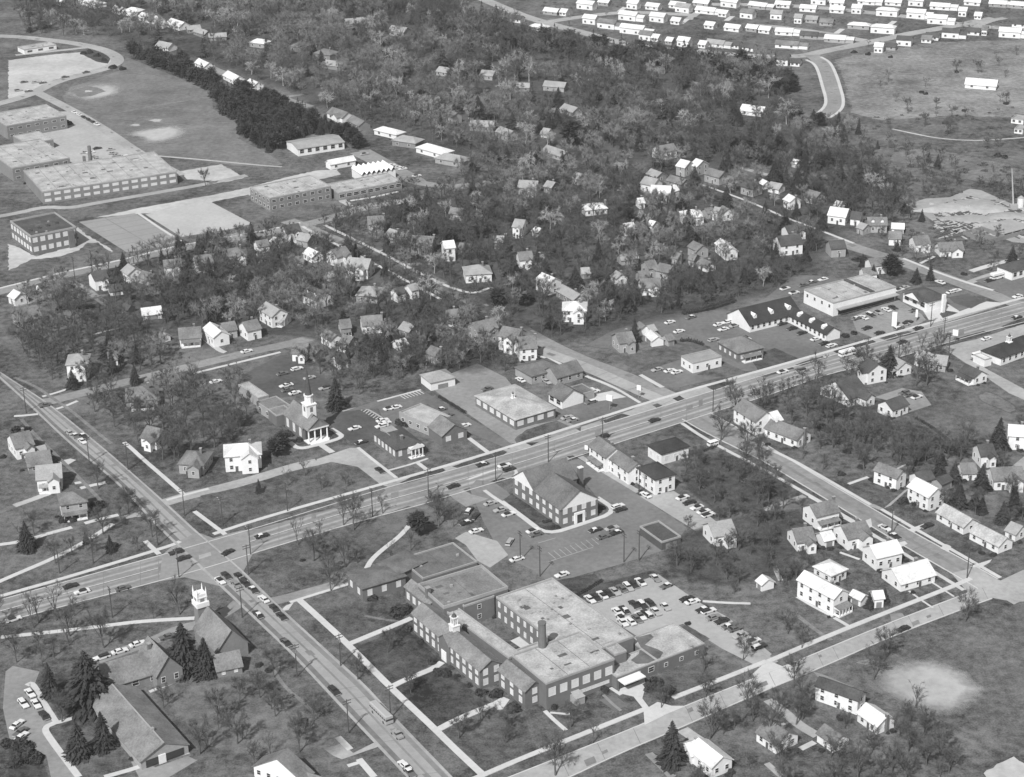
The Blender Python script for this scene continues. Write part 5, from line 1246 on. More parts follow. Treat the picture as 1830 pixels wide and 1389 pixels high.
# ---- the brick high school in front
crop(720, 1020, 3.155)
sc = Big('large brick school with flat roofs, white cupola and courtyard', 'school', 'school_building', (700, 450))
w, L, W = sc.wing((437, 672), (560, 628), (58, 345), 6.8, 'g', 'b', 's', 'b', nst=2, sp=3.4, ww=1.5, wh=2.0); cupola(w, L, L * -.02, 6.8 + W * .31, .95)
cg = MB(); T, T2 = rot2(0, -W * .32, math.pi / 2); walls(cg, W * .5, 6.5, 6.75, 'g', 2.6, T); gr = MB(); slab_gable(gr, W * .5, 6.5, 6.75, 2.6, T, .35); cp = cg.obj('pavilion', [wallm('b')], w); gr.obj('roof', [roofm('s')], cp)
pm = MB(); pm.box(-1.4, 1.4, -W * .57 - .25, -W * .57, 0, 3.6); pm.obj('entrance', [wallm('w')], w)
w, L, W = sc.wing((690, 777), (800, 738), (538, 655), 6.0, 'g', 'b', 's', 'b', nst=2, sp=3.4, ww=1.5, wh=1.8)
w, L, W = sc.wing((150, 285), (230, 258), (15, 180), 6.0, 'g', 'b', 's', 'b', nst=1, sp=3.4, ww=1.5, wh=2.2); add_chimney(w, L * .3, -W * .2, 5, 10.5, 1.4, 1.4)
w, L, W = sc.wing((810, 785), (1190, 643), (620, 622), 8.9, 'f', 'b', 'p', nst=1, sp=3.7, ww=2.3, wh=2.6, sides='f', sill=4.4)
_, T2 = rot2(0, 0, 0)
for i in range(5): add_window(w, T2, L * (.02 + .09 * i), -W / 2 - .02, 1.6, 0, 1.9, .9, True)
bay = MB(); bay.face([(-L * .16, -W / 2 - 3.4, 2.4), (-L * .02, -W / 2 - 3.4, 2.4), (-L * .03, -W / 2 - .02, 3.2), (-L * .15, -W / 2 - .02, 3.2)]); bay.box(-L * .155, -L * .025, -W / 2 - 3.2, -W / 2 - .05, 0, 2.35); bay.obj('bay', [wallm('l')], w)
w, L, W = sc.wing((975, 497), (1305, 380), (520, 155), 7.8, 'f', 'b', 'p', z=7.8, sides='l', nst=2, sp=3.6, ww=1.1, wh=1.7)
for i in range(16):
    r = random.Random(i); v = MB(); x, y = r.uniform(-L * .42, L * .42), r.uniform(-W * .42, W * .42); v.box(x - .3, x + .3, y - .3, y + .3, 7.7, 8.1 + r.random() * .25); v.obj('roof_vent', [wallm('l' if i % 3 else 'm')], w)
w, L, W = sc.wing((230, 215), (590, 100), (90, 85), 8.3, 'f', 'b', 's', z=8.3, sides='', par=.9)
sc.wing((345, 205), (520, 152), (240, 128), 7.2, 'f', 'b', 'p', z=7.2, sides='f', nst=2, sp=6, ww=1.2, wh=1.4, blind=False)
sc.wing((598, 497), (662, 470), (238, 228), 6.4, 'f', 'b', 'p', z=6.4, sides='')
sc.wing((640, 500), (800, 440), (600, 465), 5.6, 'f', 'b', 'p', z=5.6, sides='')
w, L, W = sc.wing((1440, 512), (1700, 412), (1270, 390), 4.3, 'f', 'b', 'p', z=4.3, sides='f', sp=5.5, ww=1.2, wh=1.2, blind=False, par=.25)
w, L, W = sc.wing((1205, 602), (1440, 512), (1110, 534), 4.2, 'f', 'b', 'p', z=4.2, sides='f', sp=4, ww=2.0, wh=1.6, blind=False, par=.25)
sc.wing((1195, 600), (1260, 577), (1120, 540), 7.6, 'f', 'b', 'p', z=0, sides='')
ent = MB(); ent.box(-4, 4, -3.5, 0, 3.0, 3.35); ent.box(-3.6, 3.6, -.4, -.1, 0, 2.9, 1); ent.obj('entrance', [wallm('w'), GLASS], w, (-L * .22, -W / 2 - .03, 0))
st = MB(); st.tube((0, 0, 0), (0, 0, 17.0), 1.4, 1.2, 14); st.tube((0, 0, 17.0), (0, 0, 17.5), 1.35, 1.35, 14); sc.part('smokestack', st, [wallm('b')], (786, 442), 8.0)
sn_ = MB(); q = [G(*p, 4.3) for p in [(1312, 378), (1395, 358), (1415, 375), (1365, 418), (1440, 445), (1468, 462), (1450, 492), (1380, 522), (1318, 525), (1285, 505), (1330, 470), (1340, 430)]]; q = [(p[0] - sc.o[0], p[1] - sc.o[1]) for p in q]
sn_.v = [(*p, 4.345) for p in q]; sn_.f = [tuple(t) for t in mathutils_tess([(*p, 0) for p in q])]; sn_.m = [0] * len(sn_.f); sn_.obj('roof_shadow_stain', [mat('shadowed_wet_roof', .12, .5, .6, .2)], sc.root)  # flat patch painting tree shadow and roof stains as one dark tone
# ---- the flat grey wing behind the school
crop(460, 690)
lb = Big('long dark-roofed brick annexe left of the school', 'school annexe', 'annexe_building', (1100, 1250))
lb.wing((1175, 1372), (1565, 1255), (1000, 1235), 4.8, 'f', 'b', 'g', z=4.8, sides='f', sp=4.5, ww=1.4, wh=1.5)
lb.wing((745, 1440), (1050, 1350), (640, 1340), 4.8, 'h', 'b', 'g', z=4.8, sides='fl', sp=4, ww=1.5, wh=2.0, rise=1.2)
lb.wing((1000, 1340), (1240, 1270), (800, 1290), 5.2, 'h', 'b', 'g', z=5.2, sides='', rise=1.0)
# ---- town hall
crop(900, 800, 5.382)
th = Big('brick town hall with white pediments and cross-gabled grey roof', 'town hall', 'town_hall', (560, 500))
w, L, W = th.wing((548, 772), (905, 662), (300, 592), 7.3, 'g', 'b', 'g', 'b', nst=2, sp=3.6, ww=1.6, wh=1.8, sides='flr', rise=5.2)
def pediment(w, L, W, h, rise, sx):
    m = MB(); x = sx * (L / 2 + .06); e = .3
    m.face([(x, -W / 2 - .1, h - .4), (x, W / 2 + .1, h - .4), (x, W / 2 + .1, h), (x, 0, h + rise), (x, -W / 2 - .1, h)][::sx]); m.obj('pediment', [wallm('w')], w)
for sx in (1, -1): pediment(w, L, W, 7.3, 5.2, sx)
d = MB(); d.box(0, .5, -2.2, -1.2, 0, 3.4); d.box(0, .5, 1.2, 2.2, 0, 3.4); d.box(0, .5, -2.2, 2.2, 3.4, 4.2); d.box(0, .3, -1.2, 1.2, 0, 3.4, 1)
sgn = 1 if (Matrix.Rotation(w.rotation_euler[2], 2) @ Vector((1, 0))).y < 0 else -1
o = d.obj('portal', [wallm('w'), GLASS], w, (sgn * (L / 2 + .03), 0, 0), 0 if sgn > 0 else math.pi)
w, L, W = th.wing((300, 592), (700, 462), (95, 450), 7.3, 'g', 'b', 'g', 'a', nst=2, sp=3.4, ww=1.6, wh=1.8, sides='l', rise=5.2)
for sx in (1, -1): pediment(w, L, W, 7.3, 5.2, sx)
ch = MB(); ch.box(-.9, .9, -.7, .7, 0, 8.2); ch.box(-1, 1, -.8, .8, 8.2, 8.5, 1); th.part('chimney', ch, [wallm('b'), wallm('w')], (738, 385), 0, YAW)
# ---- columned church
crop(470, 680, 7.957)
cc = Big('columned brick church with white belfry and tall dark spire', 'church', 'church', (600, 700))
w, L, W = cc.wing((585, 862), (880, 778), (322, 655), 5.6, 'g', 'b', 's', 'b', sp=4.6, ww=1.7, wh=3.6, sides='fl', sill=1.2, rise=4.6)
sgn = 1 if (Matrix.Rotation(w.rotation_euler[2], 2) @ Vector((1, 0))).y < 0 else -1
p = MB()
for i in range(4): p.tube((3.2, -W / 2 + .6 + i * (W - 1.2) / 3, .4), (3.2, -W / 2 + .6 + i * (W - 1.2) / 3, 5.4), .34, .3, 10)
p.box(0, 3.9, -W / 2 - .1, W / 2 + .1, -.2, .4); p.box(0, 3.8, -W / 2, W / 2, 5.4, 6.0)
for i in range(3): p.box(3.9 + .4 * i, 4.3 + .4 * i, -W / 2 + .5, W / 2 - .5, -.2, .28 - .12 * i)
po = p.obj('portico', [wallm('w')], w, (sgn * L / 2, 0, 0), 0 if sgn > 0 else math.pi)
pr = MB(); T, _ = rot2(1.9, 0, 0); slab_gable(pr, 3.8, W, 6.0, 3.6, T, .3); pr.face([(3.75, -W / 2, 6.0), (3.75, W / 2, 6.0), (3.75, 0, 9.4)]); pr.obj('roof', [roofm('s')], po)
dk = MB(); dk.box(0, .15, -W / 2 + .8, W / 2 - .8, .4, 5.0); dk.obj('door', [plain('door_paint', .03)], po)
bl = MB(); x = sgn * (L / 2 - 3.2); z = 9.2
bl.box(x - 2.0, x + 2.0, -2.0, 2.0, 7.6, z + 4.4); bl.box(x - 2.3, x + 2.3, -2.3, 2.3, z + 4.4, z + 4.8)
bl.tube((x, 0, z + 4.8), (x, 0, z + 8.0), 1.75, 1.7, 8); bl.tube((x, 0, z + 8.0), (x, 0, z + 8.4), 2.0, 2.0, 8)
b = bl.obj('belfry', [wallm('w')], w); sp_ = MB(); sp_.tube((x, 0, z + 8.4), (x, 0, z + 19.5), 1.45, .05, 8); sp_.obj('spire', [roofm('d')], b)
lv = MB(); lv.box(x - .6, x + .6, -2.06, -1.98, z + 1.6, z + 3.6); lv.box(x + sgn * 1.98, x + sgn * 2.06, -.6, .6, z + 1.6, z + 3.6); lv.obj('louvre', [plain('door_paint', .16)], b)
w, L, W = cc.wing((200, 660), (420, 590), (105, 560), 4.6, 'f', 'b', 's', sides='', par=.3)
cc.wing((120, 575), (390, 480), (-60, 430), 4.0, 'f', 'l', 's', sides='fl', sp=5, ww=1.6, wh=1.4, blind=False, par=.3)
cc.wing((-60, 380), (80, 330), (-320, 180), 3.8, 'f', 'l', 'p', sides='', par=.3)
# ---- bank and office between the church and the shops
crop(460, 690)
bk = Big('brick bank with white columned porch right of the church', 'bank', 'bank_building', (1000, 450))
w, L, W = bk.wing((985, 530), (1172, 482), (822, 410), 4.4, 'h', 'b', 'd', sp=2.6, ww=1.2, wh=2.2, rise=2.2)
q = MB()
for i in range(4): q.tube((-2.4 + 1.6 * i, -2.0, 0), (-2.4 + 1.6 * i, -2.0, 4.0), .22, .2, 8)
q.box(-3, 3, -2.4, .02, 4.0, 4.5); q.face([(-3.1, -2.4, 4.5), (3.1, -2.4, 4.5), (0, -2.4, 6.2)]); q.box(-3, 3, -2.4, 0, -.2, .25); q.obj('porch', [wallm('w')], w, (L * .22, -W / 2 - .03, 0)); add_chimney(w, -L * .05, -W * .25, 4, 7.4, 1.0, .8)
dk = MB(); dk.box(-L * .25, L * .2, W * .05, W * .48, 4.0, 6.0); dk.obj('roof_deck', [roofm('l')], w)
of = Big('flat-roofed office with gabled brick front right of the bank', 'office', 'office_building', (1200, 260))
of.wing((1222, 355), (1335, 275), (1052, 245), 4.4, 'f', 'l', 'p', sides='fl', sp=4, ww=1.6, wh=1.3, blind=False)
w, L, W = of.wing((1312, 425), (1485, 375), (1222, 355), 4.2, 'g', 'b', 's', 'b', sides='r', sp=4, ww=2, wh=1.8)
# ---- shops along the highway
crop(920, 690)
sm = Big('long low grey-roofed shop row with white windows by the highway', 'shops', 'shop_building', (60, 200))
w, L, W = sm.wing((5, 315), (280, 225), (-265, 140), 4.4, 'h', 'b', 'p', sp=4.4, ww=2.6, wh=1.9, rise=2.0); cupola(w, L, -L * .05, 5.6, .55)
g2 = Big('dark-roofed filling station with white gable by the highway', 'filling station', 'filling_station', (400, 120))
w, L, W = g2.wing((335, 165), (480, 115), (250, 110), 3.8, 'g', 'w', 'g', 'b', sides='f', sp=4, ww=2.6, wh=2.0, blind=False)
g2.wing((480, 112), (560, 85), (400, 60), 3.4, 'f', 'l', 'g', sides='', par=.2)
crop(920, 340)
g3 = Big('dim grey-roofed shops behind the filling station', 'shops', 'shop_building', (150, 1300))
g3.wing((120, 1380), (330, 1310), (20, 1310), 3.6, 'h', 'l', 'g', sides='f', sp=3.5, blind=False)
g3.wing((300, 1389), (470, 1330), (220, 1330), 3.6, 'g', 'l', 'g', 'a', sides='f', sp=3.5, blind=False)
crop(1370, 340)
mo = Big('L-shaped motel with long black roof and white dormers', 'motel', 'motel_building', (60, 850))
def dormers(w, L, W, h, rise, n):
    for i in range(n):
        u = -L / 2 + L * (i + .5) / n; d = MB(); zb = h + rise * .3; d.box(u - .8, u + .8, -W * .36, -W * .1, zb, zb + 1.4); d.face([(u - .8, -W * .36, zb + 1.4), (u + .8, -W * .36, zb + 1.4), (u, -W * .36, zb + 2.2)])
        d.face([(u - .9, -W * .38, zb + 1.4), (u, -W * .38, zb + 2.25), (u, -W * .05, zb + 2.25), (u - .9, -W * .05, zb + 1.4)]); d.face([(u, -W * .38, zb + 2.25), (u + .9, -W * .38, zb + 1.4), (u + .9, -W * .05, zb + 1.4), (u, -W * .05, zb + 2.25)]); d.obj('dormer', [wallm('w')], w)
w, L, W = mo.wing((-20, 985), (130, 940), (-165, 900), 3.4, 'g', 'w', 'k', 'a', sides='f', sp=3, blind=False, minw=28); dormers(w, L, W, 3.4, W * .31, 3)
w, L, W = mo.wing((420, 1075), (520, 1050), (80, 900), 3.4, 'g', 'w', 'k', 'b', sides='f', sp=3, blind=False); dormers(w, L, W, 3.4, W * .31, 4)
crop(1380, 440, 4.067)
rt = Big('large pale flat-roofed store with white side wall', 'store', 'store_building', (560, 400))
w, L, W = rt.wing((440, 512), (905, 398), (215, 415), 6.2, 'f', 'w', 'p', sides='l', sp=4, ww=1.2, wh=1.4, sill=3.6, blind=False)
cv = MB(); cv.box(-L * .45, L * .5, -2.6, 0, 3.2, 3.6); cv.box(-L * .42, L * .48, -.12, -.02, .3, 3.0, 1); cv.obj('canopy', [wallm('l'), GLASS], w, (0, -W / 2 - .03, 0))
m = MB(); m.box(L * .12, L * .17, -W / 2 + .5, W / 2 - .5, 6.0, 6.9); m.obj('parapet', [roofm('d')], w)
gs = Big('dark-roofed service station with white side wall at the far crossing', 'service station', 'service_station', (1130, 350))
w, L, W = gs.wing((1120, 480), (1250, 435), (965, 400), 4.6, 'h', 'w', 'd', 'a', sides='l', sp=4, ww=2.6, wh=2.2, blind=False, rise=2.6)
pd = MB(); T, _ = rot2(-L / 2 - .6, 0, 0); slab_gable(pd, 2.4, W * .7, 4.4, 3, T, .3); pd.face([(-L / 2 - 1.85, W * .35, 4.4), (-L / 2 - 1.85, -W * .35, 4.4), (-L / 2 - 1.85, 0, 7.2)], 1); pd.obj('gable', [roofm('d'), wallm('w')], w)
py = MB(); py.box(-.8, .8, -.6, .6, 0, 8.5); gs.part('sign_tower', py, [wallm('w')], (1240, 480), 0, YAW)
rs = Big('dark-roofed white station at the far right crossing', 'station', 'service_station', (1770, 200))
rs.wing((1740, 250), (1900, 200), (1640, 205), 4.2, 'h', 'w', 'd', sides='f', sp=3, ww=2, wh=2, blind=False)
bx = Big('black-roofed long building with white cupola at right edge', 'lodge', 'lodge_building', (1700, 780))
w, L, W = bx.wing((1660, 870), (1960, 760), (1520, 815), 3.4, 'h', 'w', 'k', 'a', sides='f', blind=False, rise=3); cupola(w, L, -L * .1, 5.0, .8)
cn = Big('white flat canopy beside the black-roofed long building', 'canopy', 'canopy', (1500, 820))
w, L, W = cn.wing((1540, 880), (1590, 865), (1460, 840), 3.2, 'f', 'w', 'w', sides='', par=.2)
# ---- parish hall, chapel and long hall, lower left
crop(0, 1039)
ph = Big('stone parish hall with slate roof beside the tall spruces', 'parish hall', 'parish_hall', (1000, 620))
w, L, W = ph.wing((755, 805), (1150, 690), (690, 725), 3.6, 'g', 'm', 's', 'a', sides='f', sp=4.4, ww=2.0, wh=1.9, blind=False, rise=5.0, mind=11)
w, L, W = ph.wing((1120, 765), (1290, 690), (1010, 610), 4.6, 'g', 'm', 's', 'b', sides='r', sp=3.5, ww=1.2, wh=1.8, blind=False, rise=5.4); add_chimney(w, -L * .2, -W * .2, 4, 10.2, 1.2, 1.0)
cl = Big('stone chapel with grey roof and white pinnacled belfry', 'chapel', 'chapel', (1560, 480))
w, L, W = cl.wing((1545, 590), (1765, 520), (1385, 420), 4.6, 'g', 'm', 's', 'b', sides='l', sp=4, ww=1.1, wh=2.2, blind=False, rise=6.0)
w, L, W = cl.wing((1545, 690), (1715, 640), (1530, 600), 2.8, 'g', 'm', 's', 'a', sides='f', sp=3, ww=1.0, wh=1.3, mind=7, rise=3.4)
tw = MB(); tw.box(-1.75, 1.75, -1.75, 1.75, -.2, 8.8); t = cl.part('tower', tw, [wallm('m')], (1440, 335), 0, YAW)
bf = MB(); bf.box(-2.15, 2.15, -2.15, 2.15, 8.8, 10.5); bf.box(-1.65, 1.65, -1.65, 1.65, 10.5, 13.4); bf.box(-1.8, 1.8, -1.8, 1.8, 12.0, 12.3)
for a in (-1.55, 1.55):
    for b in (-1.55, 1.55): bf.tube((a, b, 11.8), (a, b, 13.9), .3, .3, 4); bf.tube((a, b, 13.9), (a, b, 15.7), .3, .03, 4)
bf = bf.obj('belfry', [wallm('w')], t); lv = MB(); lv.box(-.7, .7, -1.72, -1.62, 10.7, 11.8); lv.box(-1.72, -1.62, -.7, .7, 10.7, 11.8); lv.obj('louvre', [wallm('m')], bf)
hl = Big('long modern hall with broad grey gable roof and pale ridge', 'hall', 'hall_building', (1000, 1000))
w, L, W = hl.wing((1005, 1340), (1345, 1225), (640, 925), 3.0, 'g', 'l', 's', 'b', sides='', rise=3.4)
rg = MB(); rg.box(-L / 2 - .4, L / 2 + .4, -.2, .2, 6.55, 6.72); rg.box(L * .28, L * .28 + .9, -.45, .45, 6.3, 7.3); rg.obj('ridge_cap', [wallm('l')], w)
sgn = 1 if (Matrix.Rotation(w.rotation_euler[2], 2) @ Vector((1, 0))).y < 0 else -1
gw = MB(); gw.box(0, .08, -W * .4, W * .4, .2, 2.6); gw.obj('window', [GLASS], w, (sgn * (L / 2 + .05), 0, 0)); gd = MB(); gd.box(-.3, .3, -1.1, 1.1, 0, 2.9); gd.obj('door', [wallm('w')], w, (sgn * (L / 2 + .08), -W * .06, 0))
# ---- schools on the far left
crop(0, 0)
fs = Big('far left school of long low flat-roofed blocks with smokestack', 'school', 'school_building', (500, 1150))
fs.wing((310, 1450), (1290, 1330), (80, 1310), 6.6, 'f', 'm', 'p', sides='f', nst=2, sp=5, ww=3.2, wh=1.3, blind=True)
fs.wing((100, 1290), (490, 1205), (-60, 1140), 7.5, 'f', 'm', 'p', sides='f', nst=2, sp=5, ww=2.5, wh=1.2, blind=False)
fs.wing((205, 1085), (385, 1050), (100, 1025), 5.0, 'f', 'm', 'p', sides='f', sp=6, ww=3, wh=1.2)
fs.wing((60, 990), (465, 905), (-40, 900), 8.0, 'f', 'm', 'p', sides='f', nst=2, sp=5, ww=2.5, wh=1.2, blind=False)
st = MB(); st.tube((0, 0, 0), (0, 0, 14.5), 1.3, .95, 10); fs.part('smokestack', st, [wallm('b')], (650, 1212), 0); st = MB(); st.box(-.7, .7, -.7, .7, 0, 8.5); fs.part('chimney', st, [wallm('b')], (606, 1212), 0)
an = Big('low white-roofed annexe beside the far left gravel lot', 'annexe', 'annexe_building', (270, 350))
an.wing((170, 385), (390, 345), (150, 365), 3.0, 'f', 'w', 'p', sides='f', sp=6, ww=3.5, wh=1.3, blind=False, mind=12)
hb = Big('low grey-roofed hall with dark windowed front beside the pines', 'hall', 'hall_building', (850, 1050))
crop(460, 0); hb.wing((290, 1110), (620, 1060), (205, 1055), 4.2, 'g', 'w', 'l', 'a', sides='f', sp=4, ww=2.4, wh=2.2, blind=False, rise=1.6, mind=16)
ns = Big('two-storey flat-roofed school beside the tennis courts', 'school', 'school_building', (200, 1380))
ns.wing((95, 1505), (545, 1425), (-80, 1430), 7.2, 'f', 'm', 'p', sides='fl', nst=2, sp=4.2, ww=2.2, wh=1.5, blind=False)
ns.wing((560, 1415), (1000, 1325), (510, 1370), 4.0, 'f', 'm', 'p', sides='f', sp=4, ww=3, wh=1.8, blind=False, mind=18)
w, L, W = ns.wing((740, 1300), (985, 1262), (665, 1255), 4.6, 'f', 'w', 'p', sides='', par=.1, mind=11)
zz = MB()
for i in range(7):
    a = -L / 2 + L * i / 7; b = a + L / 7; m_ = (a + b) / 2
    zz.face([(a, -W / 2 - .8, 4.7), (m_, -W / 2 - .8, 6.6), (m_, W / 2 + .8, 6.6), (a, W / 2 + .8, 4.7)]); zz.face([(m_, -W / 2 - .8, 6.6), (b, -W / 2 - .8, 4.7), (b, W / 2 + .8, 4.7), (m_, W / 2 + .8, 6.6)])
zz.obj('folded_roof', [wallm('w')], w)
crop(0, 340)
os_ = Big('old brick school with dark flat roof and white windows', 'school', 'school_building', (330, 350))
w, L, W = os_.wing((235, 462), (540, 385), (125, 345), 9.5, 'f', 'b', 'd', sides='fl', nst=2, sp=3.6, ww=2.2, wh=2.2, blind=True, par=.8)
for i in range(4): v = MB(); v.box(-L * .4 + i * 5, -L * .4 + i * 5 + 1.4, -W * .2 + i, -W * .2 + i + 1.4, 9.4, 10.8); v.obj('roof_vent', [wallm('d')], w)
v = MB(); v.box(L * .3, L * .3 + 3, -W / 2 - 1.2, -W / 2, 0, 9); v.obj('stair_tower', [wallm('b')], w)
# ------------------------------------------------------------------ vehicles
crop(0, 690)
cars('crossing the diagonal road at its upper end', '320 135 d', 'A')
cars('driving on the upper diagonal road', '585 390 w 535 352 d 490 328 l 590 352 k', 'B')
crop(280, 920, 9.92)
cars('waiting at the left of the main junction', '480 765 k 345 660 k', 'A'); cars('turning out of the main junction', '1260 665 k', (200, -100))
cars('in the inner queue at the main junction', '1235 1075 kk 1400 1225 m 1125 1165 wk', 'B'); cars('in the outer queue at the main junction', '1465 1090 k 1530 1145 w 1575 1215 k 1710 1320 k', 'B')
crop(460, 1039)
cars('queueing below the main junction', '45 125 w 120 190 k 172 247 k 5 235 k', 'B'); cars('driving alone on the lower diagonal road', '202 432 kd', 'B'); cars('by the lower kerb of the diagonal road', '545 775 k', 'B'); cars('at the bottom of the diagonal road', '1045 1305 w 1078 1352 d', 'B')
crop(0, 1039)
cars('on the lower left highway', '500 32 k 582 72 w 95 268 w 870 48 d', 'A'); cars('in the drive behind the parish hall', '722 537 w 850 495 w 975 443 w 1185 392 d', 'A')
cars('along the church lot pavement', '213 792 w 255 868 w 312 950 k', 'B'); cars('in the church lot aisle', '165 865 w', 'B'); cars('at the left of the church lot', '122 1015 w 145 1068 d 152 1102 w 130 1132 k', (60, -45))
crop(460, 690)
cars('on the highway before the town hall', '1595 555 k 1752 563 wk 1785 590 k 1390 710 k 30 1062 k', 'A'); cars('in the drive by the bank', '870 597 k', 'B')
cars('in the bank parking lot', '690 299 w 888 243 w 905 262 w 882 282 w 738 398 kw', 'A'); cars('in the upper bank lot', '938 157 w 980 151 w', 'A'); cars('beside the flat-roofed office', '1470 280 w 1350 205 d 1300 165 d', 'A')
cars('at the left of the town hall lot', '1502 882 k 1545 922 k', (45, -55)); cars('along the town hall drive', '1482 968 k 1552 1027 w 1655 830 l 1725 876 l 1782 908 w', 'A'); cars('below the town hall trees', '1790 1105 l', (25, -35))
cars('behind the shop row', '1630 20 d 1600 70 w 1680 62 w 1600 85 d 1790 100 d', 'A')
crop(920, 690)
cars('on the highway beyond the town hall', '990 242 k 625 357 k', 'A'); cars('in the middle of the town hall lot', '572 1020 k 690 1008 lk 720 1038 k 630 1068 d', 'A'); cars('at the front walk of the town hall', '130 1025 wk 152 1050 d', 'A')
cars('behind the town hall', '730 852 w 748 876 k', 'A'); cars('beside the black hip-roofed house', '928 772 w', 'B'); cars('in the row behind the black hip-roofed house', '1190 790 wk 1238 826 k 1292 860 wk 1340 890 wk 1372 912 wk', 'A'); cars('at the foot of the town hall lot', '335 1337 w 15 1227 w', 'A')
cars('beside the shop row', '372 222 l 412 240 m', 'A'); cars('at the dark-roofed filling station', '525 27 w 560 38 w 540 112 d', 'A')
crop(720, 1020, 3.155)
cars('in the back row of the school lot', '1055 160 w 1090 150 k 1125 136 w 1160 126 k 1195 116 l 1235 100 d 1270 90 lw 1302 76 k 1340 62 w 1422 40 m', (42, 40))
cars('in the middle back row of the school lot', '1212 230 w 1250 220 k 1305 190 k 1352 191 k 1395 180 k', (42, 40)); cars('in the middle front row of the school lot', '1232 265 w 1240 290 w 1282 284 w 1320 270 d 1340 254 wd 1378 242 k 1425 228 lw 1478 200 lw', (42, 40))
cars('alone at the top right of the school lot', '1486 84 d', (60, -25)); cars('along the right edge of the school lot', '1600 158 k 1632 174 w 1692 218 k 1722 226 wk 1750 262 m 1798 282 k', (80, -26))
crop(920, 1039)
cars('in the lower right row of the school lot', '1520 316 d 1562 336 d 1600 382 l 1690 422 wk 1732 462 k', (85, -30))
crop(1370, 1039)
cars('driving on the school street', '968 337 k', 'A')
crop(1370, 690)
cars('parked by the east street kerb', '840 1005 wl 908 1062 k', 'B'); cars('in the drive of the ranch houses', '1140 990 k', 'A'); cars('in the east parking lot', '1065 77 w 1012 62 d 975 47 d', 'A')
crop(1370, 340)
cars('along the store lot fence', '130 697 w 195 727 w 400 632 w 262 672 d 322 650 d', 'A'); cars('in front of the large store', '688 902 w 740 882 k 790 866 lk 850 846 w 898 832 k', (45, 22)); cars('in the store lot', '640 908 d 980 952 l 1002 936 k 940 978 d 1045 852 d', 'A')
cars('on the highway by the store', '1075 980 k 1775 902 k 960 1077 k 662 1167 k 115 1287 w 242 1281 l', 'A'); cars('in the service road', '1560 1052 w', 'A'); cars('in front of the motel wing', '110 946 k 182 980 k 250 1012 k 350 1056 w 410 1086 k 460 1102 w', 'A')
cars('behind the service station', '850 722 l 890 712 m 940 706 w 980 690 l', 'A'); cars('on the far right street', '1232 652 w', 'B'); cars('beside the service station', '1310 722 w 1345 712 w', 'A'); cars('at the far right crossing', '1780 752 w 1660 600 w 1580 640 k', 'A'); cars('at the store entrance', '712 978 k 800 1012 k', 'A')
crop(920, 340)
cars('at the left end of the motel', '1447 952 w 1502 936 w 1560 960 l 1612 950 k 1480 986 w', 'A'); cars('at the edge of the motel lot', '1100 936 w 1165 1001 w 1250 900 d 1410 1060 l', 'A'); cars('in the motel lot', '1640 1047 w', 'B')
cars('beside the flat-roofed filling station', '1010 1272 l 1100 1280 w 1150 1290 w', 'A'); cars('in the shop yard', '40 1345 w 225 1357 l', 'B')
crop(460, 340)
cars('in the church back lot', '280 1266 w 210 1382 w 370 1330 l 180 1300 d', 'A')
crop(470, 680, 7.957)
cars('in the lot behind the spire', '320 72 w 350 132 d 452 176 w 882 106 l', 'A')
crop(0, 340)
cars('on the lower left street', '1750 1142 w', 'A'); cars('at the yard left of the church', '1530 1357 w', 'A'); cars('beside the old brick school', '515 380 w', 'A')
crop(0, 0)
cars('in the far left gravel lot', '170 582 d 250 582 l 302 586 d 130 642 l 202 646 d 610 512 d 462 546 d', 'A'); cars('in the row beside the field', '528 796 w 562 812 w 596 832 k 630 850 k 660 866 k 686 882 w', (38, 20))
cars('in the far left school yard', '690 1052 k 782 1060 l 800 1086 l 822 1102 l 880 1112 k 868 1132 w 752 1166 d 600 1082 l 662 1112 l 690 1128 l 640 1080 w', 'A')
crop(460, 0)
cars('beside the wavy-roofed hall', '950 1172 w 990 1187 w 1030 1197 w 1130 1247 w 762 1092 l', 'A')
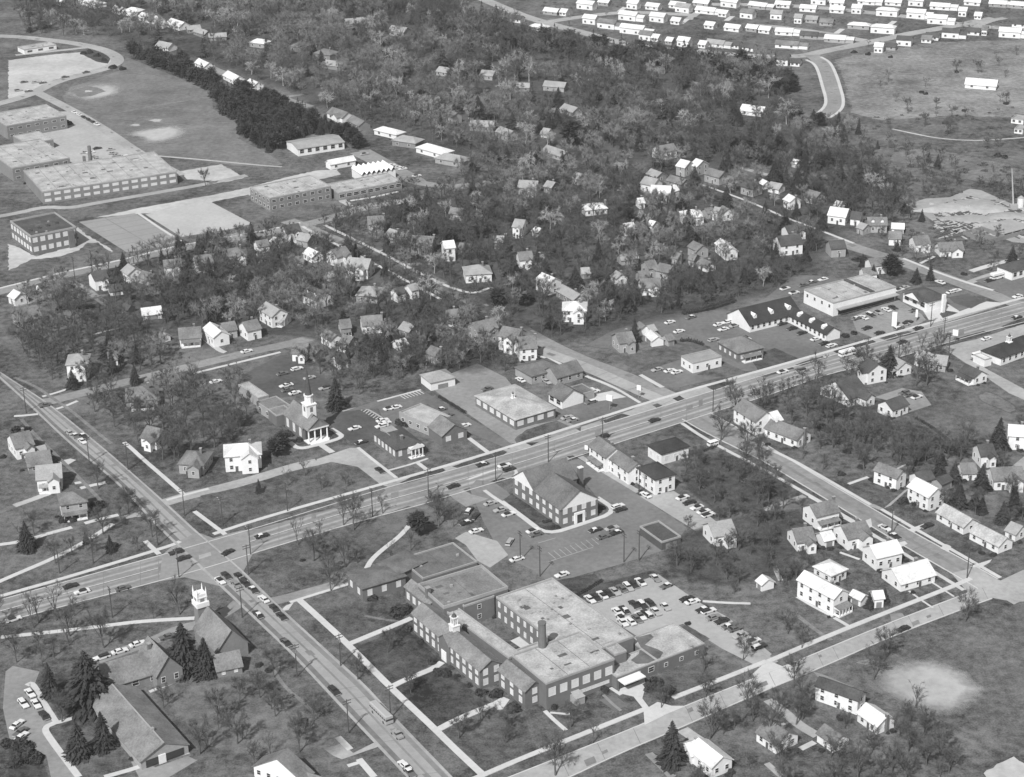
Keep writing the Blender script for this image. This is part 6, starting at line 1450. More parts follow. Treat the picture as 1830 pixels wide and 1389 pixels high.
# bus, van, pickup, trailer
def boxvan(name, label, cat, x, y, ang, L, W, H, sh, nwin, two=False):
    p = G(x, y, 1.2); root = thing(name, label, cat, (p[0], p[1], .02), ang)
    b = MB(); b.box(-L / 2, L / 2, -W / 2, W / 2, .45, 1.45); b.box(-L / 2 + .05, L / 2 - .1, -W / 2 + .03, W / 2 - .03, 2.05, H - .25); b.face([(-L / 2 + .05, -W / 2 + .03, H - .25), (L / 2 - .1, -W / 2 + .03, H - .25), (L / 2 - .4, -W / 2 + .35, H), (-L / 2 + .4, -W / 2 + .35, H)])
    b.face([(-L / 2 + .4, W / 2 - .35, H), (L / 2 - .4, W / 2 - .35, H), (L / 2 - .1, W / 2 - .03, H - .25), (-L / 2 + .05, W / 2 - .03, H - .25)]); b.face([(L / 2 - .1, -W / 2 + .03, H - .25), (L / 2 - .1, W / 2 - .03, H - .25), (L / 2 - .4, W / 2 - .35, H), (L / 2 - .4, -W / 2 + .35, H)])
    b.face([(-L / 2 + .05, W / 2 - .03, H - .25), (-L / 2 + .05, -W / 2 + .03, H - .25), (-L / 2 + .4, -W / 2 + .35, H), (-L / 2 + .4, W / 2 - .35, H)]); b.face([(-L / 2 + .4, -W / 2 + .35, H), (L / 2 - .4, -W / 2 + .35, H), (L / 2 - .4, W / 2 - .35, H), (-L / 2 + .4, W / 2 - .35, H)])
    for i in range(nwin + 1):
        u = -L / 2 + .1 + (L - .4) * i / nwin
        for s in (-1, 1): b.box(u, u + .12, s * W / 2 - .04, s * W / 2 + .04, 1.45, 2.05)
    b.obj('body', [plain('coach_paint_' + sh, ALB[sh], .35)], root); w = MB(); w.box(-L / 2 + .06, L / 2 - .06, -W / 2 + .04, W / 2 - .04, 1.45, 2.05); w.obj('windows', [GLASS], root)
    for wx in (-L * .3, L * .33):
        for wy in (-W / 2 + .1, W / 2 - .1): o = link('wheel', _car['wheel'], root, (wx, wy, .45), 0); o.scale = (1.3, 1.3, 1.3)
    return root
crop(460, 1039); boxvan('bus', 'pale city bus on the lower diagonal road', 'bus', 878, 938, AZ_A - math.pi / 2, 10.5, 2.5, 3.1, 'p', 8)
crop(1370, 340); boxvan('bus', 'white coach on the highway right of centre', 'bus', 572, 1155, AZ_A, 8.0, 2.4, 3.0, 'w', 6); boxvan('delivery_truck', 'white box truck at the far right station', 'truck', 1635, 612, AZ_A, 7, 2.5, 3.4, 'w', 2); boxvan('van', 'white van under the flat canopy', 'van', 1500, 1168, AZ_A, 5.6, 2.1, 2.6, 'w', 3)
crop(920, 690); boxvan('trailer', 'small white trailer beside the east street pavement', 'trailer', 1405, 405, AZ_A, 4.2, 2.1, 2.4, 'w', 2)
crop(460, 1039)
p = G(990, 1085, .6); pk = thing('pickup_truck', 'grey pickup truck following the city bus', 'pickup truck', (p[0], p[1], .02), AZ_A - math.pi / 2)
m = MB(); m.box(-2.6, -.1, -.95, -.85, .5, 1.1); m.box(-2.6, -.1, .85, .95, .5, 1.1); m.box(-2.65, -2.55, -.95, .95, .5, 1.1); m.box(-2.6, -.1, -.9, .9, .45, .62); m.box(1.1, 2.6, -.92, .92, .45, 1.05); m.box(-.1, 1.1, -.95, .95, .45, 1.05); m.box(-.05, .95, -.8, .8, 1.62, 1.75); m.obj('body', [plain('car_paint_m', .3, .35)], pk)
m = MB(); m.box(-.05, 1.05, -.85, .85, 1.05, 1.62); m.obj('windows', [GLASS], pk)
for wx in (-1.6, 1.7):
    for wy in (-.88, .88): link('wheel', _car['wheel'], pk, (wx, wy, .34), 0)
# ------------------------------------------------------------------ poles, signs
POLE = mat('pole_timber', .07, .3, 2, .3)
def polemesh(H, arms):
    m = MB(); m.tube((0, 0, -.3), (0, 0, H), .21, .14, 8); return m.mesh('pole', [POLE])
PM = polemesh(11.5, 2); am = MB()
for z in (10.9, 10.0): am.box(-.08, .08, -1.35, 1.35, z, z + .16)
for z in (10.9, 10.0):
    for y in (-1.2, -.5, .5, 1.2): am.tube((0, y, z + .16), (0, y, z + .36), .06, .05, 5)
AM = am.mesh('crossarm', [POLE]); tm = MB(); tm.tube((.36, 0, 8.6), (.36, 0, 9.6), .26, .26, 8); TM = tm.mesh('transformer', [wallm('m')])
LM_ = MB(); LM_.tube((0, 0, 9.2), (2.4, 0, 9.9), .06, .05, 5); LM_.box(2.2, 3.0, -.14, .14, 9.82, 9.98); LMm = LM_.mesh('lamp_arm', [wallm('l')])
POLES = []
def poles(where, txt, ang=AZ_A, lamp=False):
    t = txt.split(); lst = []
    for i in range(0, len(t), 2):
        p = G(float(t[i]), float(t[i + 1])); o = thing('utility_pole', None, 'utility pole', p, ang + (math.pi / 2 if lamp else 0))
        link('pole', PM, o); link('crossarm', AM, o)
        if i % 3 == 0: link('transformer', TM, o)
        if lamp: link('lamp_arm', LMm, o)
        lst.append((Q(float(t[i]), 0)[0], o)); BLOCKED.append(np.array([(p[0] - 2, p[1] - 2), (p[0] + 2, p[1] - 2), (p[0] + 2, p[1] + 2), (p[0] - 2, p[1] + 2)]))
    lst.sort(key=lambda e: e[0])
    for k, (_, o) in enumerate(lst): tag(o, f'wooden utility pole {where}' if len(lst) == 1 else f'{ORD[k]} wooden utility pole from left {where}', group='utility poles ' + where if len(lst) > 1 else None)
crop(0, 0, 1)
poles('along the lower diagonal road', '531 1209 623 1310 433 1104', AZ_A - math.pi / 2); poles('on the school side of the diagonal road', '609 1190 698 1284', AZ_A - math.pi / 2)
poles('along the upper diagonal road', '160 829 229 840 282 975 330 922 47 738', AZ_A - math.pi / 2); poles('around the main junction', '320 1032 448 991 444 1027 398 939', AZ_A, True)
poles('along the lower left highway', '107 1025 167 1007 201 1104'); poles('along the highway before the church', '514 914 666 924'); poles('along the highway by the town hall', '766 888 886 858 980 826 1077 794', AZ_A, True); poles('at the side street crossing of the highway', '1142 884 1274 736')
poles('around the town hall lot', '930 1002 965 1030 1115 1005 1142 1002'); poles('along the highway by the motel', '1549 650 1606 640 1686 612 1695 640 1663 584', AZ_A, True); poles('along the east street', '1593 957 1728 1034', AZ_A - math.pi / 2)
poles('along the street above the left block', '165 487 134 500 240 478 322 448', AZ_A); poles('along the slanted centre street', '640 470 699 500', AZ_A - math.pi / 2)
def sign(name, label, x, y, w, d, z0, z1, sh='w', post=True):
    p = G(x, y); o = thing(name, label, 'sign', p, AZ_A - math.pi / 2 + .5); m = MB()
    m.box(-w / 2, w / 2, -d / 2, d / 2, z0, z1); m.obj('sign_board', [plain('sign_' + sh, ALB[sh] + .05, .4)], o)
    if z0 > .5: m = MB(); m.tube((0, 0, -.2), (0, 0, z0), .16, .14, 6); m.obj('post', [wallm('m')], o)
    return o
crop(1370, 340); sign('pylon_sign', 'tall white pylon sign in the store lot', 905, 975, 2.2, .8, .6, 7.2); sign('street_sign', 'white square sign on a post by the service road', 1335, 1080, 2.4, .4, 3.2, 5.8); sign('street_sign', 'white sign standing at the motel drive', 350, 1030, 2.0, .4, .3, 3.4); sign('street_sign', 'narrow pale sign by the highway at the store', 1062, 930, 1.0, .4, 2, 5.5)
crop(920, 690); sign('street_sign', 'white filling station sign beside the highway', 672, 172, 2.6, .5, 4.2, 6.6); sign('street_sign', 'white round topped sign at the side street corner', 880, 85, 1.8, .4, 3.5, 5.6); sign('street_sign', 'small white sign on the lawn before the white joined houses', 508, 462, 1.4, .3, .6, 2.4)
crop(1370, 340)
p = G(1750, 140); cr = thing('crane', 'pale crane boom rising over the building site', 'crane', p); m = MB(); q = G(1680, 40); v = np.array([q[0] - p[0], q[1] - p[1]]); m.tube((0, 0, 2), (v[0] * .45, v[1] * .45, 19), .5, .25, 4); m.obj('boom', [wallm('l')], cr); m = MB(); m.box(-2, 2, -1.3, 1.3, .2, 3); m.obj('cab', [wallm('l')], cr)
p = G(1800, 120); tk = thing('silo', 'small pale silo beside the crane', 'silo', p); m = MB(); m.tube((0, 0, 0), (0, 0, 5), 1.8, 1.8, 14); m.obj('tank', [wallm('w')], tk); m = MB(); m.tube((0, 0, 5), (0, 0, 6.2), 1.85, .3, 14); m.obj('cap', [wallm('l')], tk)
r = random.Random(4)
for i, (x, y) in enumerate([(1300, 130), (1480, 100), (1560, 140), (1700, 190), (1640, 260), (1460, 210), (1780, 270), (1380, 210)]):
    p = G(x, y); m = MB(); n = 9; pts = [(p[0] + (9 + r.random() * 4) * math.cos(t) * 1.6 * (.8 + .4 * r.random()), p[1] + 9 * math.sin(t) * (.8 + .4 * r.random())) for t in [i_ * 6.283 / n for i_ in range(n)]]
    b0 = len(m.v); top = (p[0], p[1], 1.0 + r.random() * 1.3)
    for k in range(n): a, b = pts[k], pts[(k + 1) % n]; ma = ((a[0] + top[0]) / 2, (a[1] + top[1]) / 2, top[2] * .8); mb_ = ((b[0] + top[0]) / 2, (b[1] + top[1]) / 2, top[2] * .8); m.face([(*a, 0), (*b, 0), mb_, ma]); m.face([ma, mb_, top])
    tag(m.obj('earth_mound', [_mats[('graded_earth', .3)] if i % 2 else DIRT]), kind='structure')
p = G(1640, 310); cf = thing('construction_frame', 'half-built low block on the building site', 'construction', p, AZ_A); m = MB()
for i in range(6): m.box(-16 + 6 * i, -15.6 + 6 * i, -8, 8, 0, 2.6)
m.box(-16, 16, -8.2, -7.8, 0, 2.2); m.box(-16, 16, 7.8, 8.2, 0, 2.2); m.obj('frame', [wallm('m')], cf); m = MB(); m.box(-4, 16, -7.5, 7.5, 2.62, 2.9); m.obj('deck', [wallm('l')], cf)
rd = random.Random(9); m = MB()
for i in range(800):
    x, y = rd.uniform(1230, 1830), rd.uniform(70, 330)
    if y < 60 + abs(x - 1460) * .2: continue
    p = G(x, y); a = rd.choice((AZ_A, AZ_A + 1.57)) + rd.uniform(-.3, .3); T, _ = rot2(p[0], p[1], a); l = rd.uniform(.6, 7); m.box(-l, l, -.35, .35, 0, rd.uniform(.15, .8), 0 if rd.random() < .6 else 1, T)
tag(m.obj('construction_debris', [mat('dark_rubble', .09, .4, 1, .2), mat('pale_lumber', .42, .3, 1, .2)]), 'boards, trenches and rubble strewn over the building site', 'debris', kind='stuff')
# ------------------------------------------------------------------ trees seen one by one
crop(0, 0, 1)
trees('spruce', """159 1258 19 91 1243 12 330 1196 17 368 1208 14 141 1352 12 186 1338 13 1200 1366 15 601 730 14 463 881 6 198 987 7 154 972 5 198 638 13 290 472 8 355 449 9 366 452 10 210 505 9 330 472 7
348 558 13 433 537 11 242 686 9 300 545 7 697 603 14 656 636 11 674 643 12 714 656 9 583 464 10 621 449 9 636 459 9 719 389 9 702 381 7 762 394 8 602 492 6 747 530 6 1028 510 10 1134 530 9 1134 610 11 1212 550 7 1333 427 10 925 527 9 915 512 8
1215 374 11 1468 411 10 1637 506 8 1662 501 9 1588 668 13 1647 396 7 1440 467 8 1541 477 7 1423 386 8 1784 804 14 1705 862 9 1753 877 11 1754 918 8 1791 935 9 1811 880 6 1553 1087 6 1580 1078 6 855 218 17 692 122 14 646 87 13 998 197 15 1275 263 14 1361 291 15 963 293 12 1534 240 10
1498 225 9 1438 346 12 1453 223 10 1320 225 12 1345 250 12 1560 500 8 890 70 12 1003 150 10 560 100 11 575 120 12 750 70 12""", True)
trees('pine', """748 955 10 1592 492 12 1069 532 13 1096 404 10 1106 399 10 1124 399 10 1021 260 17 810 432 9 850 411 11 493 816 9 505 800 8 1085 540 11 1045 262 13 1340 285 14 1375 295 13 1390 280 14 1310 275 12 890 545 9 935 545 9 515 1330 0.01 1465 226 10 1440 235 10 1420 215 11""".replace('515 1330 0.01', ''), True)
trees('thin', """1637 1265 9 533 974 11 573 964 9 614 939 10 684 918 9 639 1007 8 734 984 9 514 868 8 545 851 8 60 1122 12 69 1112 12 101 1109 13 133 1101 9 45 982 11 217 931 9 156 984 8 247 984 8 1059 1328 8 1257 1202 11 1471 840 9 1435 820 8 1485 1355 8 485 1355 8 123 1154 9 75 1184 8 96 1174 10 810 941 9 1355 812 8 1602 833 9 700 1005 8""", True)
trees('bare', """632 948 14 781 931 12 186 1158 14 321 1099 12 30 1184 10 292 1265 8 388 1293 12 357 1348 12 428 1255 9 111 1290 10 588 1027 9 592 1056 11 1261 1247 9 1182 1265 8 1333 1265 11 1328 1180 9 1268 1321 13 993 1386 13 1418 1230 11 1561 1215 11 1579 1182 12 1725 1112 11 1433 1159 8 1622 1348 11 1594 1381 10 1423 1295 10 1380 1326 12
229 911 9 1544 838 11 1634 810 10 1579 775 9 1353 900 12 1363 900 11 1373 896 12 1288 788 13 1333 815 14 1358 825 12 1305 717 10 1636 690 15 1655 690 14 1345 1290 9 905 1310 9 1020 1300 9 640 1215 9 560 1290 9 735 1240 8 820 1320 10 860 1290 9 330 460 9 380 440 10 430 430 9 410 440 9""", True)
trees('pale', """1290 190 17 1130 240 17 1170 150 13 1520 235 10 1430 240 11 1050 150 13 920 130 14 640 170 12 880 110 13 680 60 13 860 200 12 1020 380 10""", True)
crop(720, 1020, 3.155)
trees('shrub', '25 335 2 100 402 1.2 165 520 1.6 195 582 1.8 245 585 1.9 302 598 1.1 372 652 1.2 440 695 2.0 525 702 2.2 622 785 2.4 518 262 1.1 1138 675 1.5 1608 302 1.0 1700 472 .9 380 225 .8 850 770 1.5 1430 640 2.2 1400 670 2.4 1500 680 2.0 545 95 1.0')
crop(460, 1039)
trees('shrub', '1000 235 3.2 1040 215 2.8 820 132 1.8 1040 45 1.6 690 32 1.8 320 1010 1.9 85 635 1.5 10 600 1.3 130 1235 1.0 1070 1065 .01'.replace(' 1070 1065 .01', ''))
crop(0, 1039)
trees('shrub', '160 1180 3.0 200 1250 3.2 120 1290 2.6 250 1275 2.4 945 1262 1.1 1040 715 1.0 1545 240 1.0 60 1160 2.2')
crop(900, 800, 5.382)
trees('shrub', '400 720 1.1 440 710 1.0 480 770 1.3 520 770 1.3 945 590 1.4 925 620 1.0 155 515 .5 240 575 .5 120 490 .4 1090 220 1.2 1140 260 1.2 1220 310 1.1 980 165 1.0 1490 445 .7 1755 85 1.0')
crop(0, 690)
trees('shrub', '140 330 3.2 170 320 2.6 690 860 3.0 660 900 2.4 450 960 2.0 520 955 1.8 350 470 1.2 820 1130 1.2 1220 420 2.0 1420 560 1.0')
crop(460, 690)
trees('shrub', '300 390 1.6 170 420 2.4 220 350 2.2 1170 440 1.0 1475 350 1.0 1010 270 2.2 1060 280 1.8 80 510 1.0 320 1240 1.0')
crop(1370, 690)
trees('shrub', '570 470 1.8 530 630 1.6 670 580 1.5 440 320 2.4 400 300 2.4 490 290 2.0 750 670 1.4 870 720 1.4 970 830 2.2 1060 840 2.0 450 1160 1.3 520 950 1.2 980 1240 1.3 1750 730 1.8 800 310 1.8 620 210 1.4')
crop(1370, 340)
trees('shrub', '340 160 2.0 680 500 2.4 640 500 2.2 1270 290 1.4 1340 300 1.4 560 1040 1.8 620 1020 1.6 1400 600 1.6')
crop(1370, 0)
trees('shrub', '1100 660 1.8 1130 670 1.6 1270 880 1.8 1400 790 1.6 1350 515 1.5 1700 740 1.8 1640 1110 2.2 1690 1120 2.0 620 375 2.2 720 390 2.0 880 410 1.6')
trees('bare', '1350 520 9 1280 960 10 1500 520 9 1120 900 9 1200 780 8 1300 930 9 1000 790 9 1700 740 8 1640 1050 7 1560 1060 7')
crop(0, 0)
trees('shrub', '595 385 2.2 640 375 2.4 690 400 2.4 740 430 2.2 480 880 3 800 485 3.0 870 495 2.4 250 1290 1.2 180 1305 1.2 400 1262 1.2')
trees('bare', '1460 1320 10')
def hedge(label, pts, h=1.6, w=1.4):
    q = smooth([G(*p)[:2] for p in pts]); V0, F0 = shrub_geo(7, 1.0, 60); vs, fs, r = [], [], random.Random(len(label)); k = 0
    o = thing('hedge', label, 'hedge', q[0])
    for a, b in zip(q[:-1], q[1:]):
        n_ = max(1, int(np.linalg.norm(b - a) / .8))
        for t in range(n_): p = a + (b - a) * t / n_ - q[0]; s_ = r.uniform(.8, 1.15); vs.append(V0 * [w * .6 * s_, w * .6 * s_, h * s_] + [p[0], p[1], 0]); fs.append(F0 + k * len(V0)); k += 1
    link('foliage', np_mesh('foliage', [(np.concatenate(vs), np.concatenate(fs), 0)], [LEAFY]), o); return o
crop(1370, 690); hedge('dark hedge along the back of the east side gardens', [(1000, 560), (1150, 510), (1280, 465), (1370, 435)]); hedge('low hedge along the edge of the east field', [(1330, 420), (1180, 300), (1060, 230)], 1.2)
crop(920, 690); hedge('dark hedge behind the dark flat-roofed white building', [(1235, 480), (1310, 475), (1430, 430)], 1.5)
crop(920, 340); hedge('hedge along the open lawn beside the motel lot', [(1330, 1100), (1240, 1070), (1180, 1075)], 2.0); hedge('brushy hedge at the upper edge of the motel lot', [(1200, 880), (1380, 850), (1560, 790)], 2.4, 2.4)
crop(720, 1020, 3.155); hedge('dark hedge below the school lot', [(1120, 60), (1010, 130), (950, 150)], 1.4)
crop(460, 690); hedge('dark hedge along the lane behind the office', [(1290, 80), (1380, 135), (1480, 195)], 1.3)
crop(0, 340); hedge('brushy hedge across the left block yards', [(700, 830), (560, 840), (400, 850)], 2.2, 2.2); hedge('hedge between the left block gardens', [(1000, 780), (900, 760), (1240, 820)], 1.6)
rs_ = random.Random(3)
for l in LM[:]:
    if not (620 < l[2] < 1389 and 20 < l[1] < 1830) or not any(k in l[0] for k in ('house', 'bungalow', 'ranch', 'cottage')): continue
    h_ = min(HSPOT, key=lambda e: (e[0] - l[3]) ** 2 + (e[1] - l[4]) ** 2)
    for k in range(2):
        a = -1.57 + rs_.uniform(-1.1, 1.1); rr = h_[2] * rs_.uniform(.78, 1.0); q = np.array([l[3] + math.cos(a) * rr, l[4] + math.sin(a) * rr])
        if not any(in_poly(b, q[None])[0] for b in BLOCKED): tree('shrub', q[0], q[1], rs_.uniform(.6, 1.3), k)
# ------------------------------------------------------------------ woods and yards: scattered trees
rng = np.random.default_rng(77)
def inside(poly, pts):
    x, y = pts[:, 0], pts[:, 1]; r = np.zeros(len(pts), bool); j = len(poly) - 1
    for i in range(len(poly)):
        xi, yi = poly[i]; xj, yj = poly[j]
        with np.errstate(divide='ignore', invalid='ignore'):
            r ^= ((yi > y) != (yj > y)) & (x < (xj - xi) * (y - yi) / (yj - yi) + xi)
        j = i
    return r
HS_ = np.array(HSPOT)
def free(p, margin=1.5, thin=True):
    ok = np.ones(len(p), bool)
    for b in BLOCKED:
        lo, hi = b.min(0) - 1, b.max(0) + 1; c = ok & (p[:, 0] > lo[0]) & (p[:, 0] < hi[0]) & (p[:, 1] > lo[1]) & (p[:, 1] < hi[1])
        if c.any():
            i = np.where(c)[0]; ok[i[inside(b, p[i])]] = False
    d = np.hypot(p[:, None, 0] - HS_[None, :, 0], p[:, None, 1] - HS_[None, :, 1]); ok &= (d > HS_[None, :, 2] + margin).all(1)
    # keep the sight line onto houses mostly open: thin the trees standing just in front of one
    v = -p / np.linalg.norm(p, axis=1, keepdims=True); f = p[:, None, :] - v[:, None, :] * 9.0
    d2 = np.hypot(f[..., 0] - HS_[None, :, 0], f[..., 1] - HS_[None, :, 1]); hid = (d2 < HS_[None, :, 2] + 2).any(1); far = np.array([pix((a, b, 0))[1] for a, b in p]) < 420 if len(p) else np.zeros(0, bool); ok &= ~(hid & (rng.random(len(p)) < np.where(far, .85, .5)))
    q = p + p / np.linalg.norm(p, axis=1, keepdims=True) * 8.0
    hb2 = np.zeros(len(p), bool)
    for b in BLOCKED:
        lo, hi = b.min(0), b.max(0); c = ok & (q[:, 0] > lo[0]) & (q[:, 0] < hi[0]) & (q[:, 1] > lo[1]) & (q[:, 1] < hi[1])
        if c.any(): i = np.where(c)[0]; hb2[i[inside(b, q[i])]] = True
    ok &= ~(thin & hb2 & (rng.random(len(p)) < .6))
    return ok
BLOCKED.append(np.array([P(*q)[:2] for q in [(250, 70), (330, 96), (420, 126), (470, 158), (540, 188), (590, 200), (700, 232), (800, 262), (835, 285), (820, 305), (700, 268), (640, 236), (560, 206), (470, 176), (400, 140), (320, 108), (240, 84)]]))
SC = []                     # kind, x, y, height
def wood(poly, per_ha, kinds, hmin, hmax, sep=4.0, thin=True):
    per_ha *= DENS; sep *= .74
    w = np.array([P(*q)[:2] for q in poly]); A = abs(area2(w)) / 2 / 1e4; n = int(A * per_ha); lo, hi = w.min(0), w.max(0); out = []
    cand = rng.uniform(lo, hi, (n * 9 + 50, 2)); cand = cand[inside(w, cand)]; cand = cand[free(cand, 1.0, thin)]
    cell = {}
    for p in cand:
        if len(out) >= n: break
        k = (int(p[0] // sep), int(p[1] // sep)); 
        if any((p[0] - q[0]) ** 2 + (p[1] - q[1]) ** 2 < sep * sep for a in (-1, 0, 1) for b in (-1, 0, 1) for q in cell.get((k[0] + a, k[1] + b), ())): continue
        cell.setdefault(k, []).append(p); out.append(p)
    names, pr = zip(*kinds)
    for p in out: SC.append((names[rng.choice(len(names), p=np.array(pr) / sum(pr))], p[0], p[1], rng.uniform(hmin, hmax)))
DENS = 2.15
MIX = [('bare', .79), ('pale', .06), ('spruce', .15)]
FLOOR = turf('shaded_leaf_litter', .03, .11); FEATHER[FLOOR] = .25; crop(0, 0, 1)  # leaf litter coloured darker to paint deep shade between the trees
for p_ in ([(30, -30), (760, -40), (860, 66), (1080, 110), (1330, 152), (1400, 190), (1420, 245), (1250, 330), (940, 310), (700, 250), (560, 180), (400, 115), (215, 70)], [(830, 335), (940, 315), (1250, 335), (1420, 335), (1560, 310), (1500, 420), (1400, 520), (1060, 600), (900, 600), (840, 540), (680, 440)], [(170, 500), (330, 450), (600, 410), (850, 545), (900, 670), (740, 660), (520, 590), (200, 600)], [(1200, 850), (1300, 800), (1440, 880), (1290, 925)], [(1180, 960), (1420, 900), (1470, 960), (1330, 1060), (1200, 1020)]): patch('shaded_woodland_floor', p_, FLOOR, False)
# dark pine belt between the playing field and the ranch houses, and the belt below the subdivision
wood([(222, 95), (245, 90), (325, 114), (392, 142), (455, 172), (530, 200), (580, 228), (632, 250), (650, 270), (610, 262), (590, 240), (520, 250), (490, 282), (462, 262), (430, 246), (428, 224), (380, 192), (378, 166), (327, 142), (277, 122)], 190, [('pine', .45), ('spruce', .55)], 7.0, 12.0, 3.4, False)
wood([(870, 68), (940, 66), (1060, 86), (1160, 100), (1260, 112), (1380, 122), (1420, 160), (1400, 175), (1330, 150), (1200, 125), (1080, 112), (960, 92), (880, 92)], 170, [('pine', .3), ('spruce', .45), ('bare', .25)], 7.0, 14.6, 4)
wood([(540, 5), (760, 8), (900, 40), (930, 60), (860, 70), (760, 40), (600, 30), (400, 12)], 80, [('spruce', .45), ('bare', .55)], 7.0, 14.6, 4)
wood([(30, -30), (760, -40), (860, 60), (1080, 108), (1330, 150), (1400, 190), (1420, 240), (1300, 230), (1100, 215), (900, 190), (760, 200), (640, 195), (560, 180), (470, 150), (400, 115), (300, 85), (215, 70), (30, 60)], 46, [('bare', .80), ('pale', .10), ('spruce', .10)], 7.8, 16.8, 5)
wood([(560, 185), (760, 200), (900, 195), (1100, 220), (1300, 235), (1420, 245), (1500, 240), (1560, 300), (1420, 330), (1250, 330), (1100, 330), (940, 310), (830, 330), (700, 250), (640, 220)], 50, MIX, 9, 14, 5)
wood([(830, 335), (940, 315), (1100, 335), (1250, 335), (1420, 335), (1560, 310), (1640, 400), (1500, 420), (1440, 470), (1400, 520), (1180, 540), (1060, 600), (900, 600), (840, 540), (660, 440), (600, 405), (680, 350), (760, 340)], 52, MIX, 9, 13.5, 5)
wood([(1060, 520), (1400, 480), (1430, 510), (1300, 545), (1180, 560), (1080, 580)], 70, [('bare', 1)], 5.5, 11.2, 4)
wood([(170, 500), (330, 450), (600, 400), (850, 545), (960, 610), (900, 680), (740, 670), (640, 610), (520, 590), (400, 620), (200, 600), (40, 560), (40, 520)], 62, [('bare', .88), ('spruce', .08), ('pale', .04)], 6.2, 14.0, 5)
wood([(35, 560), (240, 610), (340, 660), (440, 660), (480, 740), (400, 800), (300, 830), (200, 760), (40, 640)], 64, [('bare', .93), ('spruce', .07)], 6.2, 13.4, 5)
wood([(520, 640), (640, 610), (900, 680), (860, 700), (740, 670), (620, 720), (560, 680)], 70, [('bare', .9), ('spruce', .1)], 5.5, 12.3, 4.5)
wood([(420, 730), (500, 790), (400, 830), (300, 840)], 30, [('bare', .9), ('spruce', .1)], 5.5, 12.3, 5)
wood([(1260, 690), (1480, 620), (1680, 600), (1700, 650), (1500, 700), (1560, 780), (1750, 830), (1760, 870), (1580, 860), (1430, 790), (1290, 740)], 36, [('bare', 1)], 5.5, 13.4, 5)
wood([(1200, 850), (1300, 800), (1440, 880), (1380, 900), (1290, 920)], 90, [('bare', 1)], 3.9, 10.1, 4)
wood([(1180, 960), (1300, 920), (1420, 900), (1480, 960), (1440, 1050), (1330, 1060), (1200, 1020)], 62, [('bare', 1)], 3.9, 10.1, 4.5)
wood([(1500, 1050), (1430, 1150), (1260, 1080), (1340, 1000)], 8, [('bare', 1)], 3.9, 9.0, 5)
wood([(1560, 860), (1830, 760), (1830, 960), (1780, 950), (1640, 900)], 34, [('bare', .85), ('spruce', .15)], 5.5, 12.3, 5)
wood([(1460, 640), (1700, 620), (1830, 700), (1830, 740), (1620, 670)], 10, [('bare', 1)], 4.7, 11.2, 6)
wood([(1230, 1330), (1400, 1260), (1660, 1300), (1700, 1389), (1300, 1450), (1150, 1400)], 48, [('bare', 1)], 4.7, 12.3, 5)
wood([(290, 1190), (600, 1220), (640, 1320), (520, 1400), (400, 1380), (280, 1260)], 20, [('bare', 1)], 4.7, 11.2, 5)
wood([(0, 1130), (130, 1180), (80, 1230), (0, 1200)], 30, [('bare', .9), ('spruce', .1)], 5.5, 11.2, 5)
wood([(-80, 1060), (300, 1080), (300, 1100), (100, 1170), (-80, 1160)], 9, [('bare', 1)], 6.2, 12.3, 6)
wood([(30, 760), (100, 810), (300, 960), (280, 990), (30, 1040)], 12, [('bare', .9), ('spruce', .1)], 6.2, 12.3, 6)
wood([(1400, 250), (1560, 250), (1830, 330), (1830, 370), (1640, 360), (1600, 430), (1700, 440), (1830, 420), (1830, 480), (1700, 500), (1520, 420), (1440, 330)], 38, [('bare', .95), ('spruce', .05)], 4.7, 10.1, 4.5)
wood([(1540, 60), (1830, 90), (1830, 280), (1560, 230)], 3, [('bare', 1)], 3.9, 9.0, 8)
wood([(350, 900), (680, 830), (690, 860), (400, 950)], 8, [('bare', 1)], 5.5, 11.2, 8)
wood([(470, 1000), (770, 900), (800, 950), (560, 1050)], 10, [('bare', 1)], 5.5, 12.3, 8)
wood([(560, 1100), (740, 1030), (740, 1250), (900, 1300), (1100, 1270), (880, 1370)], 6, [('bare', 1)], 4.7, 10.1, 8)
wood([(1240, 1000), (1330, 1080), (1480, 1140), (1400, 1160), (1290, 1120)], 9, [('bare', 1)], 4.7, 10.1, 8)
for m_ in ([(1850, 0), (2500, 0), (2600, 400), (1850, 400)], [(1850, 600), (2500, 520), (2600, 1000), (1850, 980)], [(-500, 450), (-30, 480), (-30, 1040), (-600, 900)], [(-500, 0), (-30, -20), (-30, 60), (-400, 300)], [(-700, 1150), (-30, 1100), (-30, 1300), (-700, 1350)], [(0, -60), (2300, -60), (2600, -330), (-500, -330)]): wood(m_, 12, [('bare', .9), ('spruce', .1)], 8, 13, 6)
wood([(940, 10), (1830, 10), (1830, 60), (1480, 95), (1180, 84), (980, 40)], 7, [('bare', 1)], 2.6, 5.0, 6)
SC.sort(key=lambda e: e[2])
have = {k: sum(1 for t in TREES if TN[t[1]] == TN[k]) for k in ('bare', 'spruce', 'pine')}
def shows(e): u, v = pix((e[1], e[2], 4)); return -10 < u < IW + 10 and -10 < v < IH + 10
CAP = {'bare_tree': 296, 'spruce_tree': 296, 'pine_tree': 120}; cnt = {TN[k]: v for k, v in have.items()}
rest = []; wide_seed = 0
for e in SC:
    n_ = TN[e[0]]
    if shows(e) and cnt[n_] < CAP[n_]: tree(e[0], e[1], e[2], e[3], wide_seed); cnt[n_] += 1; wide_seed += 1
    else: rest.append(e)
